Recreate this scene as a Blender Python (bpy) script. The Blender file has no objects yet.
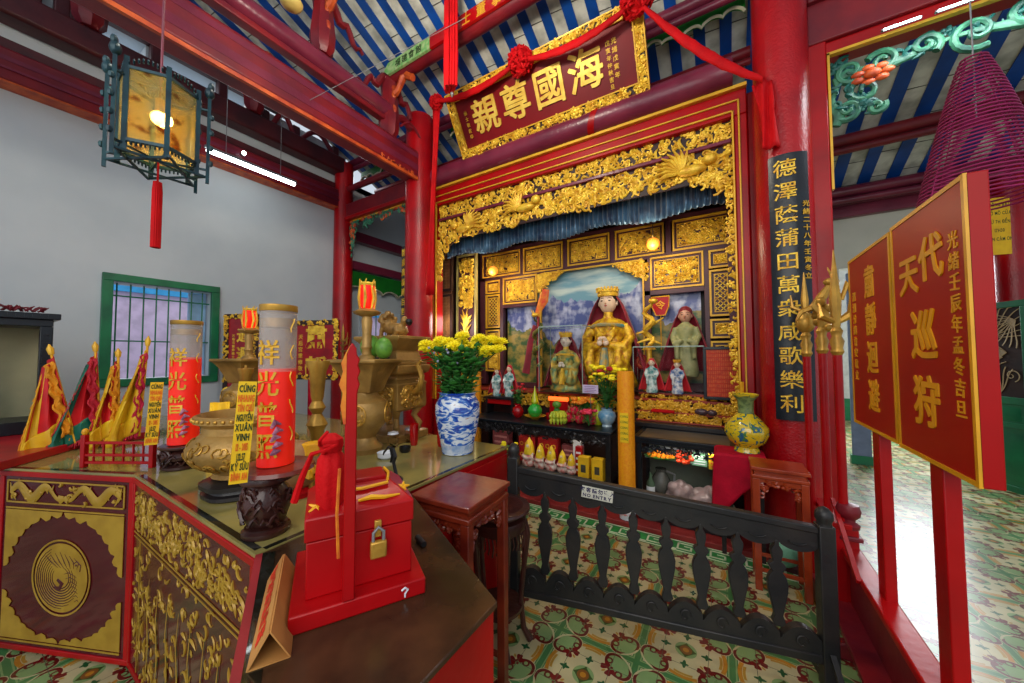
import bpy, bmesh, math, random
from math import sin, cos, pi, radians, sqrt
from mathutils import Vector, Matrix, Euler
SC = bpy.context.scene
COL = SC.collection
# ---------------------------------------------------------------- camera
F = 347.6; EYE = 1.55
def cam_axes(yaw, pitch, roll):
    cy, sy = cos(yaw), sin(yaw)
    r = Vector((cy, sy, 0)); fw = Vector((-sy, cy, 0)); u = Vector((0, 0, 1))
    f2 = fw*cos(pitch)+u*sin(pitch); u2 = u*cos(pitch)-fw*sin(pitch)
    return r*cos(roll)+u2*sin(roll), u2*cos(roll)-r*sin(roll), f2
RX, UX, FX = cam_axes(radians(31.34), radians(2.17), radians(-.225))
cd = bpy.data.cameras.new('camera'); cam = bpy.data.objects.new('camera', cd); COL.objects.link(cam)
cd.sensor_width = 36; cd.lens = F*36/1024; cd.clip_start = .02; cd.clip_end = 200
m = Matrix((RX, UX, -FX)).transposed().to_4x4(); m.translation = (0, 0, EYE); cam.matrix_world = m
SC.camera = cam
def ray(x, y): return RX*((x-512)/F) - UX*((y-341.5)/F) + FX
def aY(x, y, Y): d = ray(x, y); return Vector((0, 0, EYE)) + d*(Y/d.y)
def aX(x, y, X): d = ray(x, y); return Vector((0, 0, EYE)) + d*(X/d.x)
def aZ(x, y, Z): d = ray(x, y); return Vector((0, 0, EYE)) + d*((Z-EYE)/d.z)
# ---------------------------------------------------------------- light
w = bpy.data.worlds.new('world'); SC.world = w; w.use_nodes = True
bg = w.node_tree.nodes['Background']; bg.inputs[0].default_value = (.80, .88, 1, 1); bg.inputs[1].default_value = .62
def light(name, kind, loc, energy, color=(1, 1, 1), size=.1, rot=(0, 0, 0), sy=None):
    l = bpy.data.lights.new(name, kind); l.energy = energy; l.color = color
    if kind == 'AREA':
        l.size = size
        if sy: l.shape = 'RECTANGLE'; l.size_y = sy
    else: l.shadow_soft_size = size
    o = bpy.data.objects.new(name, l); o.location = loc; o.rotation_euler = rot; COL.objects.link(o); return o
# ceiling lamps and the open courtyard side of the hall, behind and beside the viewpoint
light('courtyard_daylight', 'AREA', (.8, -2.6, 3.4), 120, (1, .95, .88), 5, (radians(70), 0, radians(8)), 3)
light('hall_lamp', 'POINT', (-1.62, 1.5, 4.25), 85, (1, .88, .72), .12)
light('arch_lamp_light', 'AREA', (1.8, 3.40, 3.84), 16, (.95, .97, 1), 1.4, (0, 0, 0), .05)
light('street_daylight', 'AREA', (2.2, 9.5, 3.2), 300, (.9, .95, 1), 3, (radians(-75), 0, 0), 2.5)
light('alley_daylight', 'AREA', (-6.75, 2.4, 5.2), 130, (.95, .97, 1), 1.2, (0, 0, 0), 6)
SC.view_settings.view_transform = 'Standard'; SC.view_settings.look = 'None'
SC.view_settings.gamma = 1; SC.view_settings.use_curve_mapping = False
SC.view_settings.exposure = 0.3
# ---------------------------------------------------------------- materials
def lin(c): 
    c = c/255; return c/12.92 if c <= .04045 else ((c+.055)/1.055)**2.4
def rgb(*c): return (lin(c[0]), lin(c[1]), lin(c[2]), 1)
MATS = {}
def mat(name, c1, rough=.45, metal=0, c2=None, scale=8, bump=0, bscale=40, spec=.5, trans=0, alpha=1, emit=None, es=0, coat=0, ior=1.45, sheen=0):
    m = bpy.data.materials.new(name); m.use_nodes = True; nt = m.node_tree; N = nt.nodes; L = nt.links
    b = N['Principled BSDF']; b.inputs['Roughness'].default_value = rough; b.inputs['Metallic'].default_value = metal
    b.inputs['Specular IOR Level'].default_value = spec; b.inputs['Transmission Weight'].default_value = trans
    b.inputs['Alpha'].default_value = alpha; b.inputs['Coat Weight'].default_value = coat; b.inputs['IOR'].default_value = ior
    b.inputs['Sheen Weight'].default_value = sheen
    tc = N.new('ShaderNodeTexCoord')
    n = N.new('ShaderNodeTexNoise'); n.inputs['Scale'].default_value = scale; n.inputs['Detail'].default_value = 5
    L.new(tc.outputs['Object'], n.inputs['Vector'])
    mx = N.new('ShaderNodeMix'); mx.data_type = 'RGBA'
    k = c2 if c2 else tuple(v*.78 for v in c1[:3])+(1,)
    mx.inputs[6].default_value = c1; mx.inputs[7].default_value = k
    r = N.new('ShaderNodeValToRGB'); r.color_ramp.elements[0].position = .38; r.color_ramp.elements[1].position = .66
    L.new(n.outputs[0], r.inputs[0]); L.new(r.outputs[0], mx.inputs[0]); L.new(mx.outputs[2], b.inputs['Base Color'])
    if bump:
        n2 = N.new('ShaderNodeTexNoise'); n2.inputs['Scale'].default_value = bscale; n2.inputs['Detail'].default_value = 4
        L.new(tc.outputs['Object'], n2.inputs['Vector'])
        bp = N.new('ShaderNodeBump'); bp.inputs['Strength'].default_value = bump; bp.inputs['Distance'].default_value = .01
        L.new(n2.outputs[0], bp.inputs['Height']); L.new(bp.outputs[0], b.inputs['Normal'])
    if emit: b.inputs['Emission Color'].default_value = emit; b.inputs['Emission Strength'].default_value = es
    MATS[name] = m; return m
RED = mat('red lacquer', rgb(172, 6, 12), .34, c2=rgb(142, 5, 11), scale=3, bump=.15, bscale=18, spec=.35)
PRED = mat('pillar red', rgb(172, 7, 16), .28, c2=rgb(132, 5, 16), scale=2.5, bump=.4, bscale=60, spec=.45)
BEAM = mat('maroon beam paint', rgb(128, 22, 30), .42, c2=rgb(96, 18, 34), scale=3, bump=.15, bscale=20)
BEAMD = mat('dark maroon wood', rgb(82, 24, 30), .45, c2=rgb(58, 22, 28), scale=4, bump=.2, bscale=30)
PLUM = mat('plum beam', rgb(122, 40, 62), .3, c2=rgb(98, 28, 50), scale=3, bump=.25, bscale=25)
ORANGE = mat('orange carved paint', rgb(206, 92, 36), .45, c2=rgb(160, 50, 28), scale=9, bump=.3)
GOLD = mat('gilded carving', rgb(246, 206, 64), .36, .25, c2=rgb(206, 150, 36), scale=14, bump=.5, bscale=80)
GOLDT = mat('gold paint', rgb(226, 176, 44), .4, .15, c2=rgb(206, 156, 40), scale=8)
BRASS = mat('aged brass', rgb(198, 152, 62), .34, .5, c2=rgb(150, 112, 44), scale=8, bump=.2, bscale=40)
BRASSW = mat('worn brass casting', rgb(176, 138, 72), .4, .3, c2=rgb(134, 102, 52), scale=6, bump=.25, bscale=60)
BLACK = mat('black lacquer', rgb(24, 24, 28), .3, c2=rgb(34, 30, 30), scale=5, bump=.15, bscale=50)
BLUEBLK = mat('blue black lacquer', rgb(18, 28, 36), .32, c2=rgb(12, 16, 24), scale=5, bump=.15, bscale=40)
DARK = mat('dark recess wood', rgb(52, 26, 20), .5, c2=rgb(34, 18, 16), scale=6)
WOOD = mat('reddish rosewood', rgb(128, 46, 24), .3, c2=rgb(96, 30, 20), scale=7, bump=.15, bscale=30, coat=.3)
WOODO = mat('orange rosewood', rgb(168, 62, 24), .3, c2=rgb(132, 42, 18), scale=6, bump=.15, bscale=30, coat=.3)
WOODB = mat('dark brown wood', rgb(66, 32, 26), .32, c2=rgb(46, 22, 20), scale=8, bump=.3, bscale=40, coat=.2)
WHITE = mat('white plaster', rgb(196, 204, 208), .8, c2=rgb(182, 192, 198), scale=1.2, bump=.15, bscale=10)
CREAM = mat('cream plaster', rgb(206, 206, 190), .8, c2=rgb(186, 188, 174), scale=1.5)
TILEW = mat('white roof tile', rgb(222, 224, 212), .7, c2=rgb(158, 160, 150), scale=5, bump=.2)
BLUE = mat('blue batten paint', rgb(10, 78, 168), .45, c2=rgb(10, 58, 126), scale=3)
GREEN = mat('green paint', rgb(14, 118, 72), .4, c2=rgb(10, 92, 60), scale=4)
GREENB = mat('bright green board', rgb(20, 120, 30), .5, c2=rgb(14, 96, 26), scale=4)
JADE = mat('jade green carving', rgb(56, 124, 92), .5, c2=rgb(22, 72, 62), scale=12, bump=.3)
IRON = mat('blue green iron', rgb(26, 66, 74), .4, .3, c2=rgb(18, 44, 54), scale=10, bump=.2)
CLOTH = mat('red cloth', rgb(196, 8, 16), .7, c2=rgb(172, 6, 14), scale=6, bump=.3, bscale=90, spec=.2)
CRIMS = mat('crimson cloth', rgb(190, 10, 44), .7, c2=rgb(150, 6, 34), scale=6, bump=.2, bscale=60, spec=.2)
YEL = mat('yellow paper', rgb(244, 196, 20), .6, c2=rgb(230, 176, 16), scale=10)
YELG = mat('golden yellow satin', rgb(238, 178, 20), .5, c2=rgb(206, 140, 12), scale=12, bump=.3)
INK = mat('dark green ink', rgb(30, 60, 20), .6)
REDINK = mat('red ink', rgb(214, 50, 20), .6)
FROST = mat('frosted clear plastic', rgb(206, 196, 188), .25, trans=.35, alpha=.42, c2=rgb(190, 180, 172), scale=3)
GLASS = mat('clear glass', (1, 1, 1, 1), .03, trans=1, c2=(1, 1, 1, 1), ior=1.05, spec=.5)
PORC = mat('white porcelain', rgb(222, 226, 230), .15, c2=rgb(206, 212, 222), scale=6, coat=.5)
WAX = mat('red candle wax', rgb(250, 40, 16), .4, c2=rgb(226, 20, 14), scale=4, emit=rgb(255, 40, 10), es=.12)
LEAF = mat('green leaves', rgb(58, 128, 44), .5, c2=rgb(28, 90, 34), scale=20)
SKIN = mat('painted face', rgb(232, 208, 180), .4, c2=rgb(226, 196, 166), scale=5)
CARD = mat('tan cardboard', rgb(190, 136, 70), .7, c2=rgb(166, 112, 54), scale=6)
GREY = mat('grey metal', rgb(140, 142, 146), .4, .5)
PLASTIC = mat('black plastic', rgb(20, 20, 22), .4)
MAGENTA = mat('magenta incense', rgb(142, 22, 84), .8, c2=rgb(120, 18, 66), scale=10)
def emis(name, c, s):
    m = bpy.data.materials.new(name); m.use_nodes = True; nt = m.node_tree
    b = nt.nodes['Principled BSDF']; b.inputs['Base Color'].default_value = c
    b.inputs['Emission Color'].default_value = c; b.inputs['Emission Strength'].default_value = s
    return m
TUBE = emis('lit fluorescent tube', (.9, 1, 1, 1), 9)
LED = emis('lit cool lamp', (.8, .95, 1, 1), 10)
WARM = emis('lit warm globe', rgb(255, 130, 40), 1.4)
BULB = emis('lit warm bulb', rgb(255, 230, 140), 14)
# ---------------------------------------------------------------- mesh helpers
GL = {}
def glyph(ch, bold=.012):
    k = (ch, bold)
    if k not in GL:
        c = bpy.data.curves.new('t', 'FONT'); c.body = ch; c.size = 1; c.resolution_u = 2; c.offset = bold; c.extrude = .5; c.align_x = 'CENTER'
        o = bpy.data.objects.new('t', c); COL.objects.link(o)
        dg = bpy.context.evaluated_depsgraph_get(); me = bpy.data.meshes.new_from_object(o.evaluated_get(dg))
        GL[k] = ([v.co.copy() for v in me.vertices], [tuple(p.vertices) for p in me.polygons])
        bpy.data.objects.remove(o); bpy.data.curves.remove(c); bpy.data.meshes.remove(me)
    return GL[k]
GW = {}
class MB:
    def __init__(s): s.v = []; s.f = []; s.T = Matrix(); s.sm = []
    def add(s, vs, fs, smooth=False):
        b = len(s.v); s.v += [s.T @ Vector(v) for v in vs]; s.f += [tuple(i+b for i in f) for f in fs]; s.sm += [smooth]*len(fs); return s
    def at(s, x=0, y=0, z=0, rz=0, rx=0, ry=0, sc=1):
        s.T = Matrix.Translation((x, y, z)) @ Euler((rx, ry, rz)).to_matrix().to_4x4() @ Matrix.Scale(sc, 4); return s
    def box(s, x0, x1, y0, y1, z0, z1):
        return s.add([(x0,y0,z0),(x1,y0,z0),(x1,y1,z0),(x0,y1,z0),(x0,y0,z1),(x1,y0,z1),(x1,y1,z1),(x0,y1,z1)],
              [(0,3,2,1),(4,5,6,7),(0,1,5,4),(1,2,6,5),(2,3,7,6),(3,0,4,7)])
    def bar(s, a, b, wx, wz, up=(0, 0, 1)):
        a = Vector(a); b = Vector(b); d = (b-a).normalized(); sd = d.cross(Vector(up))
        if sd.length < .01: sd = d.cross(Vector((0, 1, 0)))
        sd.normalize(); u = sd.cross(d); vs = []
        for p in (a, b):
            for i, j in ((-1,-1),(1,-1),(1,1),(-1,1)): vs.append(p+sd*i*wx/2+u*j*wz/2)
        return s.add(vs, [(0,3,2,1),(4,5,6,7),(0,1,5,4),(1,2,6,5),(2,3,7,6),(3,0,4,7)])
    def prism(s, pts, z0, z1, smooth=False):
        n = len(pts); return s.add([(p[0],p[1],z0) for p in pts]+[(p[0],p[1],z1) for p in pts],
            [tuple(range(n-1,-1,-1)), tuple(range(n,2*n))]+[(i,(i+1)%n,(i+1)%n+n,i+n) for i in range(n)])
    def slab(s, pts, y0, y1):   # outline in the XZ plane, extruded along Y
        n = len(pts); return s.add([(p[0],y0,p[1]) for p in pts]+[(p[0],y1,p[1]) for p in pts],
            [tuple(range(n)), tuple(range(2*n-1,n-1,-1))]+[(i,i+n,(i+1)%n+n,(i+1)%n) for i in range(n)])
    def lathe(s, prof, x=0, y=0, z=0, seg=24, sq=1, flute=0, nf=8):
        vs = []; fs = []; n = len(prof)
        for i in range(seg):
            a = 2*pi*i/seg
            k = 1+flute*cos(nf*a)
            for r, h in prof: vs.append((x+r*k*cos(a), y+r*k*sin(a)*sq, z+h))
        for i in range(seg):
            j = (i+1) % seg
            for k in range(n-1): fs.append((i*n+k, j*n+k, j*n+k+1, i*n+k+1))
        if prof[0][0] > 1e-4: fs.append(tuple(i*n for i in range(seg-1,-1,-1)))
        if prof[-1][0] > 1e-4: fs.append(tuple(i*n+n-1 for i in range(seg)))
        return s.add(vs, fs, True)
    def cyl(s, x, y, z0, z1, r, seg=16, r2=None): return s.lathe([(r, z0), (r if r2 is None else r2, z1)], x, y, 0, seg)
    def rod(s, a, b, r, seg=8, r2=None): return s.tube([a, b], [r, r if r2 is None else r2], seg)
    def tube(s, pts, r, seg=8, closed=False, flat=1):
        P = [Vector(p) for p in pts]; n = len(P); R = r if isinstance(r, (list, tuple)) else [r]*n
        vs = []; pn = None
        for i in range(n):
            if closed: d = P[(i+1) % n]-P[i-1]
            else: d = P[min(i+1, n-1)]-P[max(i-1, 0)]
            if d.length < 1e-9: d = Vector((0, 0, 1))
            d.normalize()
            if pn is None:
                pn = d.cross(Vector((0, 1, 0)))
                if pn.length < .2: pn = d.cross(Vector((1, 0, 0)))
            pn = pn - d*pn.dot(d)
            if pn.length < 1e-6: pn = d.orthogonal()
            pn.normalize(); q = d.cross(pn)
            for k in range(seg):
                a = 2*pi*k/seg; vs.append(P[i]+(pn*cos(a)+q*sin(a)*flat)*R[i])
        fs = []
        for i in range(n if closed else n-1):
            j = (i+1) % n
            for k in range(seg): fs.append((i*seg+k, i*seg+(k+1) % seg, j*seg+(k+1) % seg, j*seg+k))
        if not closed: fs += [tuple(range(seg-1,-1,-1)), tuple(range((n-1)*seg, n*seg))]
        return s.add(vs, fs, True)
    def ell(s, c, r, seg=14, rings=8):
        if not isinstance(r, (list, tuple)): r = (r, r, r)
        vs = [(c[0], c[1], c[2]-r[2])]; fs = []
        for i in range(1, rings):
            t = pi*i/rings-pi/2
            for k in range(seg): a = 2*pi*k/seg; vs.append((c[0]+r[0]*cos(t)*cos(a), c[1]+r[1]*cos(t)*sin(a), c[2]+r[2]*sin(t)))
        vs.append((c[0], c[1], c[2]+r[2])); L = len(vs)-1
        for k in range(seg): fs.append((0, 1+(k+1) % seg, 1+k)); fs.append((L, L-seg+k, L-seg+(k+1) % seg))
        for i in range(rings-2):
            for k in range(seg):
                a = 1+i*seg; b = a+seg; fs.append((a+k, a+(k+1) % seg, b+(k+1) % seg, b+k))
        return s.add(vs, fs, True)
    def grid(s, fn, nu, nv, smooth=True):   # fn(u,v) -> point
        vs = [fn(i/nu, j/nv) for i in range(nu+1) for j in range(nv+1)]
        return s.add(vs, [(i*(nv+1)+j, (i+1)*(nv+1)+j, (i+1)*(nv+1)+j+1, i*(nv+1)+j+1) for i in range(nu) for j in range(nv)], smooth)
    def fat(s, ch, x, y, z, size, dep, w=.02, wx=1):
        vs, fs = glyph(ch, .0)
        for k, (du, dv) in enumerate(((0, 0), (w, 0), (-w, 0), (0, w), (0, -w), (w*.7, w*.7), (-w*.7, w*.7), (w*.7, -w*.7), (-w*.7, -w*.7))):
            s.add([(x+(v.x+du)*size*wx, y-(v.z+.002*k)*dep, z+(v.y-.36+dv)*size) for v in vs], fs)
        return s
    def text(s, body, x, y, z, size, dep=.004, vert=False, gap=1.05, wx=1, bold=.012, wild=0):
        # upright lettering facing -Y, centre of the first glyph (vertical) or of the line (horizontal) at x, z
        rr = random.Random(len(body))
        if vert:
            for i, ch in enumerate(body):
                vs, fs = glyph(ch, bold); a = rr.uniform(-wild, wild)
                s.add([(x+(v.x*cos(a)-(v.y-.36)*sin(a))*size*wx, y-v.z*dep, z-i*size*gap+((v.y-.36)*cos(a)+v.x*sin(a))*size) for v in vs], fs)
        else:
            ws = []
            for ch in body:
                if ch == ' ': ws.append(.35); continue
                vs, fs = glyph(ch, bold); ws.append(max(v.x for v in vs)-min(v.x for v in vs)+.1)
            cx = x-sum(ws)*size*wx*gap/2
            for ch, ww in zip(body, ws):
                if ch != ' ':
                    vs, fs = glyph(ch, bold); mid = (max(v.x for v in vs)+min(v.x for v in vs))/2
                    s.add([(cx+(ww/2*gap+v.x-mid)*size*wx, y-v.z*dep, z+(v.y-.36)*size) for v in vs], fs)
                cx += ww*size*wx*gap
        return s
    def curls(s, x0, x1, z0, z1, y, n, r, seed=1, th=None, inside=None, dep=1.0):
        # scrollwork: spirals, leaves and blossoms standing out from a board towards -Y
        rr = random.Random(seed); th = th or r*.17
        for i in range(n):
            cx = rr.uniform(x0, x1); cz = rr.uniform(z0, z1); R = r*rr.uniform(.6, 1.25)
            R = min(R, max(.004, (cx-x0+th*2)), max(.004, x1-cx+th*2), max(.004, cz-z0+th*2), max(.004, z1-cz+th*2)) if inside is None else R
            if inside and not inside(cx, cz): continue
            a0 = rr.uniform(0, 2*pi); sg = rr.choice((-1, 1)); q = rr.random()
            if q < .62:
                P = []; Rd = []
                for k in range(9):
                    t = k/8; rad = R*(1-.8*t); a = a0+sg*t*4.4
                    P.append((cx+rad*cos(a), y-th*dep*(.3+t*.9), cz+rad*sin(a))); Rd.append(th*(.45+.75*sin(pi*min(1, t+.15))))
                s.tube(P, Rd, 5)
            elif q < .9:
                P = []; Rd = []
                for k in range(5):
                    t = k/4; P.append((cx+cos(a0)*R*(t-.5)*1.8-sin(a0)*R*.35*sin(pi*t), y-th*dep*(.4+sin(pi*t)), cz+sin(a0)*R*(t-.5)*1.8+cos(a0)*R*.35*sin(pi*t))); Rd.append(th*(.2+1.5*sin(pi*(t*.9+.08))))
                s.tube(P, Rd, 5)
            else:
                s.ell((cx, y-th*.8*dep, cz), (th*1.7, th*1.5*dep, th*1.7), 7, 5)
                for k in range(5):
                    a = a0+k*2*pi/5; s.ell((cx+cos(a)*th*2.4, y-th*.5*dep, cz+sin(a)*th*2.4), (th*1.4, th*dep, th*1.4), 6, 4)
        return s
    def build(s, name, m, parent=None, loc=None, rz=0, bevel=0, sharp=40, weld=False):
        me = bpy.data.meshes.new(name); me.from_pydata([tuple(v) for v in s.v], [], s.f)
        me.polygons.foreach_set('use_smooth', [True]*len(me.polygons)); me.update()
        bm = bmesh.new(); bm.from_mesh(me)
        if weld: bmesh.ops.remove_doubles(bm, verts=bm.verts, dist=1e-4)
        bmesh.ops.recalc_face_normals(bm, faces=bm.faces); bm.to_mesh(me); bm.free()
        me.set_sharp_from_angle(angle=radians(sharp)); me.materials.append(m)
        o = bpy.data.objects.new(name, me); COL.objects.link(o)
        if parent: o.parent = parent
        if loc: o.location = loc
        if rz: o.rotation_euler.z = rz
        if bevel:
            b = o.modifiers.new('bevel', 'BEVEL'); b.width = bevel; b.segments = 2; b.limit_method = 'ANGLE'; b.angle_limit = radians(50)
        return o
def thing(name, label, cat, loc=(0, 0, 0), rz=0, group=None):
    o = bpy.data.objects.new(name, None); COL.objects.link(o); o.location = loc; o.rotation_euler = (0, 0, rz)
    o.empty_display_size = .1; o['label'] = label; o['category'] = cat
    if group: o['group'] = group
    return o
def tag(o, label, cat, group=None):
    o['label'] = label; o['category'] = cat
    if group: o['group'] = group
    return o
def struct(mb, name, m, **k): o = mb.build(name, m, **k); o['kind'] = 'structure'; return o
def lab(o, s): o['label'] = s; return o
def dup(root, loc, rz=0, label=None, group=None, scale=None):
    kids = {}
    for o in COL.objects:
        if o.parent: kids.setdefault(o.parent.name, []).append(o)
    def cp(o, par):
        c = o.copy(); COL.objects.link(c)
        if par: c.parent = par
        for ch in kids.get(o.name, []): cp(ch, c)
        return c
    r = cp(root, None); r.location = loc; r.rotation_euler = (0, 0, rz)
    if scale: r.scale = (scale,)*3
    if label: r['label'] = label
    if group: r['group'] = group
    return r
# ================================================================ floor
class NX:   # small node-expression helper
    nt = None
    def __init__(s, k): s.k = k
    def op(s, o, b=None, c=None):
        n = NX.nt.nodes.new('ShaderNodeMath'); n.operation = o
        for i, q in enumerate((s, b, c)):
            if q is None: continue
            if isinstance(q, NX): NX.nt.links.new(q.k, n.inputs[i])
            else: n.inputs[i].default_value = q
        return NX(n.outputs[0])
    def __add__(s, b): return s.op('ADD', b)
    def __sub__(s, b): return s.op('SUBTRACT', b)
    def __mul__(s, b): return s.op('MULTIPLY', b)
    def lt(s, b): return s.op('LESS_THAN', b)
    def gt(s, b): return s.op('GREATER_THAN', b)
    def mx(s, b): return s.op('MAXIMUM', b)
    def mn(s, b): return s.op('MINIMUM', b)
    def ab(s): return s.op('ABSOLUTE')
def hyp(a, b): return (a*a+b*b).op('SQRT')
def floor_mat():
    m = bpy.data.materials.new('patterned cement tile'); m.use_nodes = True; nt = m.node_tree; NX.nt = nt; L = nt.links; N = nt.nodes
    tc = N.new('ShaderNodeTexCoord'); sp = N.new('ShaderNodeSeparateXYZ'); L.new(tc.outputs['Object'], sp.inputs[0])
    X = NX(sp.outputs[0]); Y = NX(sp.outputs[1]); P = .413
    u = ((X*(1/P)+101.998).op('FRACT')-.5); v = ((Y*(1/P)+100.47).op('FRACT')-.5)
    a = u.ab(); b = v.ab(); M = a.mx(b); n = a.mn(b); r = hyp(a, b)
    def put(prev, mask, c):
        x = N.new('ShaderNodeMix'); x.data_type = 'RGBA'; L.new(mask.k, x.inputs[0])
        if isinstance(prev, tuple): x.inputs[6].default_value = prev
        else: L.new(prev, x.inputs[6])
        x.inputs[7].default_value = c; return x.outputs[2]
    green = rgb(84, 146, 84); lgreen = rgb(150, 186, 118); cream = rgb(222, 212, 160); maroon = rgb(134, 22, 24); brown = rgb(120, 34, 28)
    orange = rgb(214, 148, 44); dgreen = rgb(30, 104, 56); yel = rgb(206, 160, 60)
    p = (a+b)*.7071; d = (a-b).ab()*.7071
    c = put(green, (M-.46).ab().lt(.008), lgreen); c = put(c, (M-.435).ab().lt(.005), cream)
    c = put(c, r.lt(.45), orange); c = put(c, r.lt(.405), cream)
    c = put(c, r.lt(.40)*r.gt(.37)*(n.lt(.10)), yel)
    c = put(c, hyp(p-.455, d*.72).lt(.145), cream)
    c = put(c, hyp(p-.46, d*.72).lt(.12), lgreen)
    c = put(c, (hyp(p-.455, d*.72)-.125).ab().lt(.014)*(p-.56).lt(0), brown)
    c = put(c, (hyp(p-.40, d-.10)-.035).ab().lt(.011), brown)
    fl = hyp((p-.315)*.8, (d-.045)*1.6).lt(.052).mx(hyp(p-.355, d-.075).lt(.026)).mx(hyp(p-.29, d-.07).lt(.022)).mx(hyp(p-.37, d*1.2).lt(.02))
    c = put(c, fl, maroon); c = put(c, hyp(p-.26, d*2).lt(.026), yel)
    c = put(c, hyp((M-.23)*.8, n*2.4).lt(.05).mx(hyp((M-.23)*2.6, n*.9).lt(.045)), dgreen)
    c = put(c, r.lt(.125), lgreen); c = put(c, (r-(((a-b)*(a-b)*3.0)+.08)).lt(0)*r.lt(.12), rgb(70, 96, 40)); c = put(c, r.lt(.07), rgb(150, 96, 40)); c = put(c, r.lt(.035), orange)
    jo = ((X*(2/P)+203.996+.5).op('FRACT')-.5).ab().mx(((Y*(2/P)+200.94+.5).op('FRACT')-.5).ab()).gt(.494)
    c = put(c, jo, rgb(96, 106, 82))
    nz = N.new('ShaderNodeTexNoise'); nz.inputs['Scale'].default_value = 2.2; nz.inputs['Detail'].default_value = 6; L.new(tc.outputs['Object'], nz.inputs['Vector'])
    mr = N.new('ShaderNodeMapRange'); L.new(nz.outputs[0], mr.inputs[0]); mr.inputs[1].default_value = .3; mr.inputs[2].default_value = .75; mr.inputs[3].default_value = .42; mr.inputs[4].default_value = .78
    hv = N.new('ShaderNodeMix'); hv.data_type = 'RGBA'; hv.blend_type = 'MULTIPLY'; hv.inputs[0].default_value = 1; L.new(c, hv.inputs[6]); L.new(mr.outputs[0], hv.inputs[7])
    B = N['Principled BSDF']; L.new(hv.outputs[2], B.inputs['Base Color'])
    r2 = N.new('ShaderNodeMapRange'); L.new(nz.outputs[0], r2.inputs[0]); r2.inputs[3].default_value = .18; r2.inputs[4].default_value = .42; L.new(r2.outputs[0], B.inputs['Roughness'])
    return m
struct(MB().box(-6.2, 7, -4, 13, -.1, 0), 'floor', floor_mat())
KG = mat('tile border green', rgb(40, 140, 66), .4); KW = mat('tile border white', rgb(214, 222, 190), .4)
struct(MB().box(-3.6, .75, 3.06, 3.24, 0, .002), 'trim_1', KG)
kb = MB(); x = -3.58
kb.box(-3.6, .75, 3.065, 3.078, .002, .003); kb.box(-3.6, .75, 3.222, 3.235, .002, .003)
while x < .62:
    t = .014
    for (a0, a1, b0, b1) in ((0,.16,.125,.14),(0,.014,.05,.14),(0,.11,.035,.05),(.096,.11,.035,.1),(.05,.11,.088,.1),(.146,.16,.02,.14),(.146,.23,.02,.035)):
        kb.box(x+a0, x+a1, 3.065+b0, 3.065+b1, .002, .003)
    x += .23
struct(kb, 'trim_2', KW)
STEP = mat('worn red step', rgb(150, 44, 40), .5, c2=rgb(120, 30, 30), scale=5, bump=.2)
struct(MB().box(-3.6, .72, 3.24, 4.9, 0, .045), 'floor_platform', STEP, bevel=.006)
# ================================================================ walls
wl = MB(); X0, X1 = -5.85, -5.6; WY0, WY1, WZ0, WZ1 = .93, 1.80, 1.30, 2.36
wl.box(X0, X1, -4, WY0, 0, 4.6); wl.box(X0, X1, WY1, 3.95, 0, 4.6); wl.box(X0, X1, WY0, WY1, 0, WZ0); wl.box(X0, X1, WY0, WY1, WZ1, 4.6)
wl.box(X0, X1, 3.95, 4.75, 0, 1.3); wl.box(X0, X1, 3.95, 4.75, 2.35, 4.6); wl.box(X0, X1, 4.75, 6.7, 0, 4.6)
struct(wl, 'wall_left', WHITE)
up = MB(); cur = -4
for y0, y1 in ((.62, 1.12), (1.26, 1.76), (1.86, 2.22)):
    up.box(X0, X1, cur, y0, 4.6, 7.9 if cur < 0 else 6.6); up.box(X0, X1, y0, y1, 5.14, 6.6); up.box(X0, X1, y0, y1, 4.6, 4.93); cur = y1
up.box(X0, X1, cur, 3.6, 4.6, 5.1); up.box(X0, X1, 3.6, 6.7, 4.5, 4.6)
struct(up, 'wall_upper_left', WHITE)
wb = MB(); wb.box(-5.6, 6.2, 6.6, 6.8, 3.45, 3.75).box(-5.6, 1.42, 6.6, 6.8, 0, 3.45).box(2.75, 6.2, 6.6, 6.8, 0, 3.45).box(1.42, 2.75, 6.6, 6.8, 2.75, 3.45)
struct(wb, 'wall_back', CREAM)
struct(MB().box(-5.6, 6.2, 6.5, 6.6, 3.45, 3.62).box(-5.6, 6.2, 6.42, 6.5, 3.6, 3.72), 'trim_3', PLUM, bevel=.01)
# window on the left wall
wn = MB(); fx0, fx1 = -5.62, -5.56
a, b, c, d = .86, 1.86, 1.22, 2.44
wn.box(fx0, fx1, a, b, d-.08, d).box(fx0, fx1, a, b, c, c+.08).box(fx0, fx1, a, a+.08, c+.08, d-.08).box(fx0, fx1, b-.08, b, c+.08, d-.08)
win = struct(wn, 'window_1', GREEN, bevel=.005)
bars = MB()
for i in range(8): yy = a+.13+i*(b-a-.26)/7; bars.cyl(-5.72, yy, c+.08, d-.08, .007, 8)
for zz in (1.72, 2.22): bars.rod((-5.72, a+.06, zz), (-5.72, b-.06, zz), .008)
bars.build('window_bars', GREEN, win)
sh = MB().box(-5.84, -5.8, 1.62, 1.79, 1.31, 2.35); sh.build('window_shutter', mat('pale blue shutter', rgb(150, 190, 226), .5), win)
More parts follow.
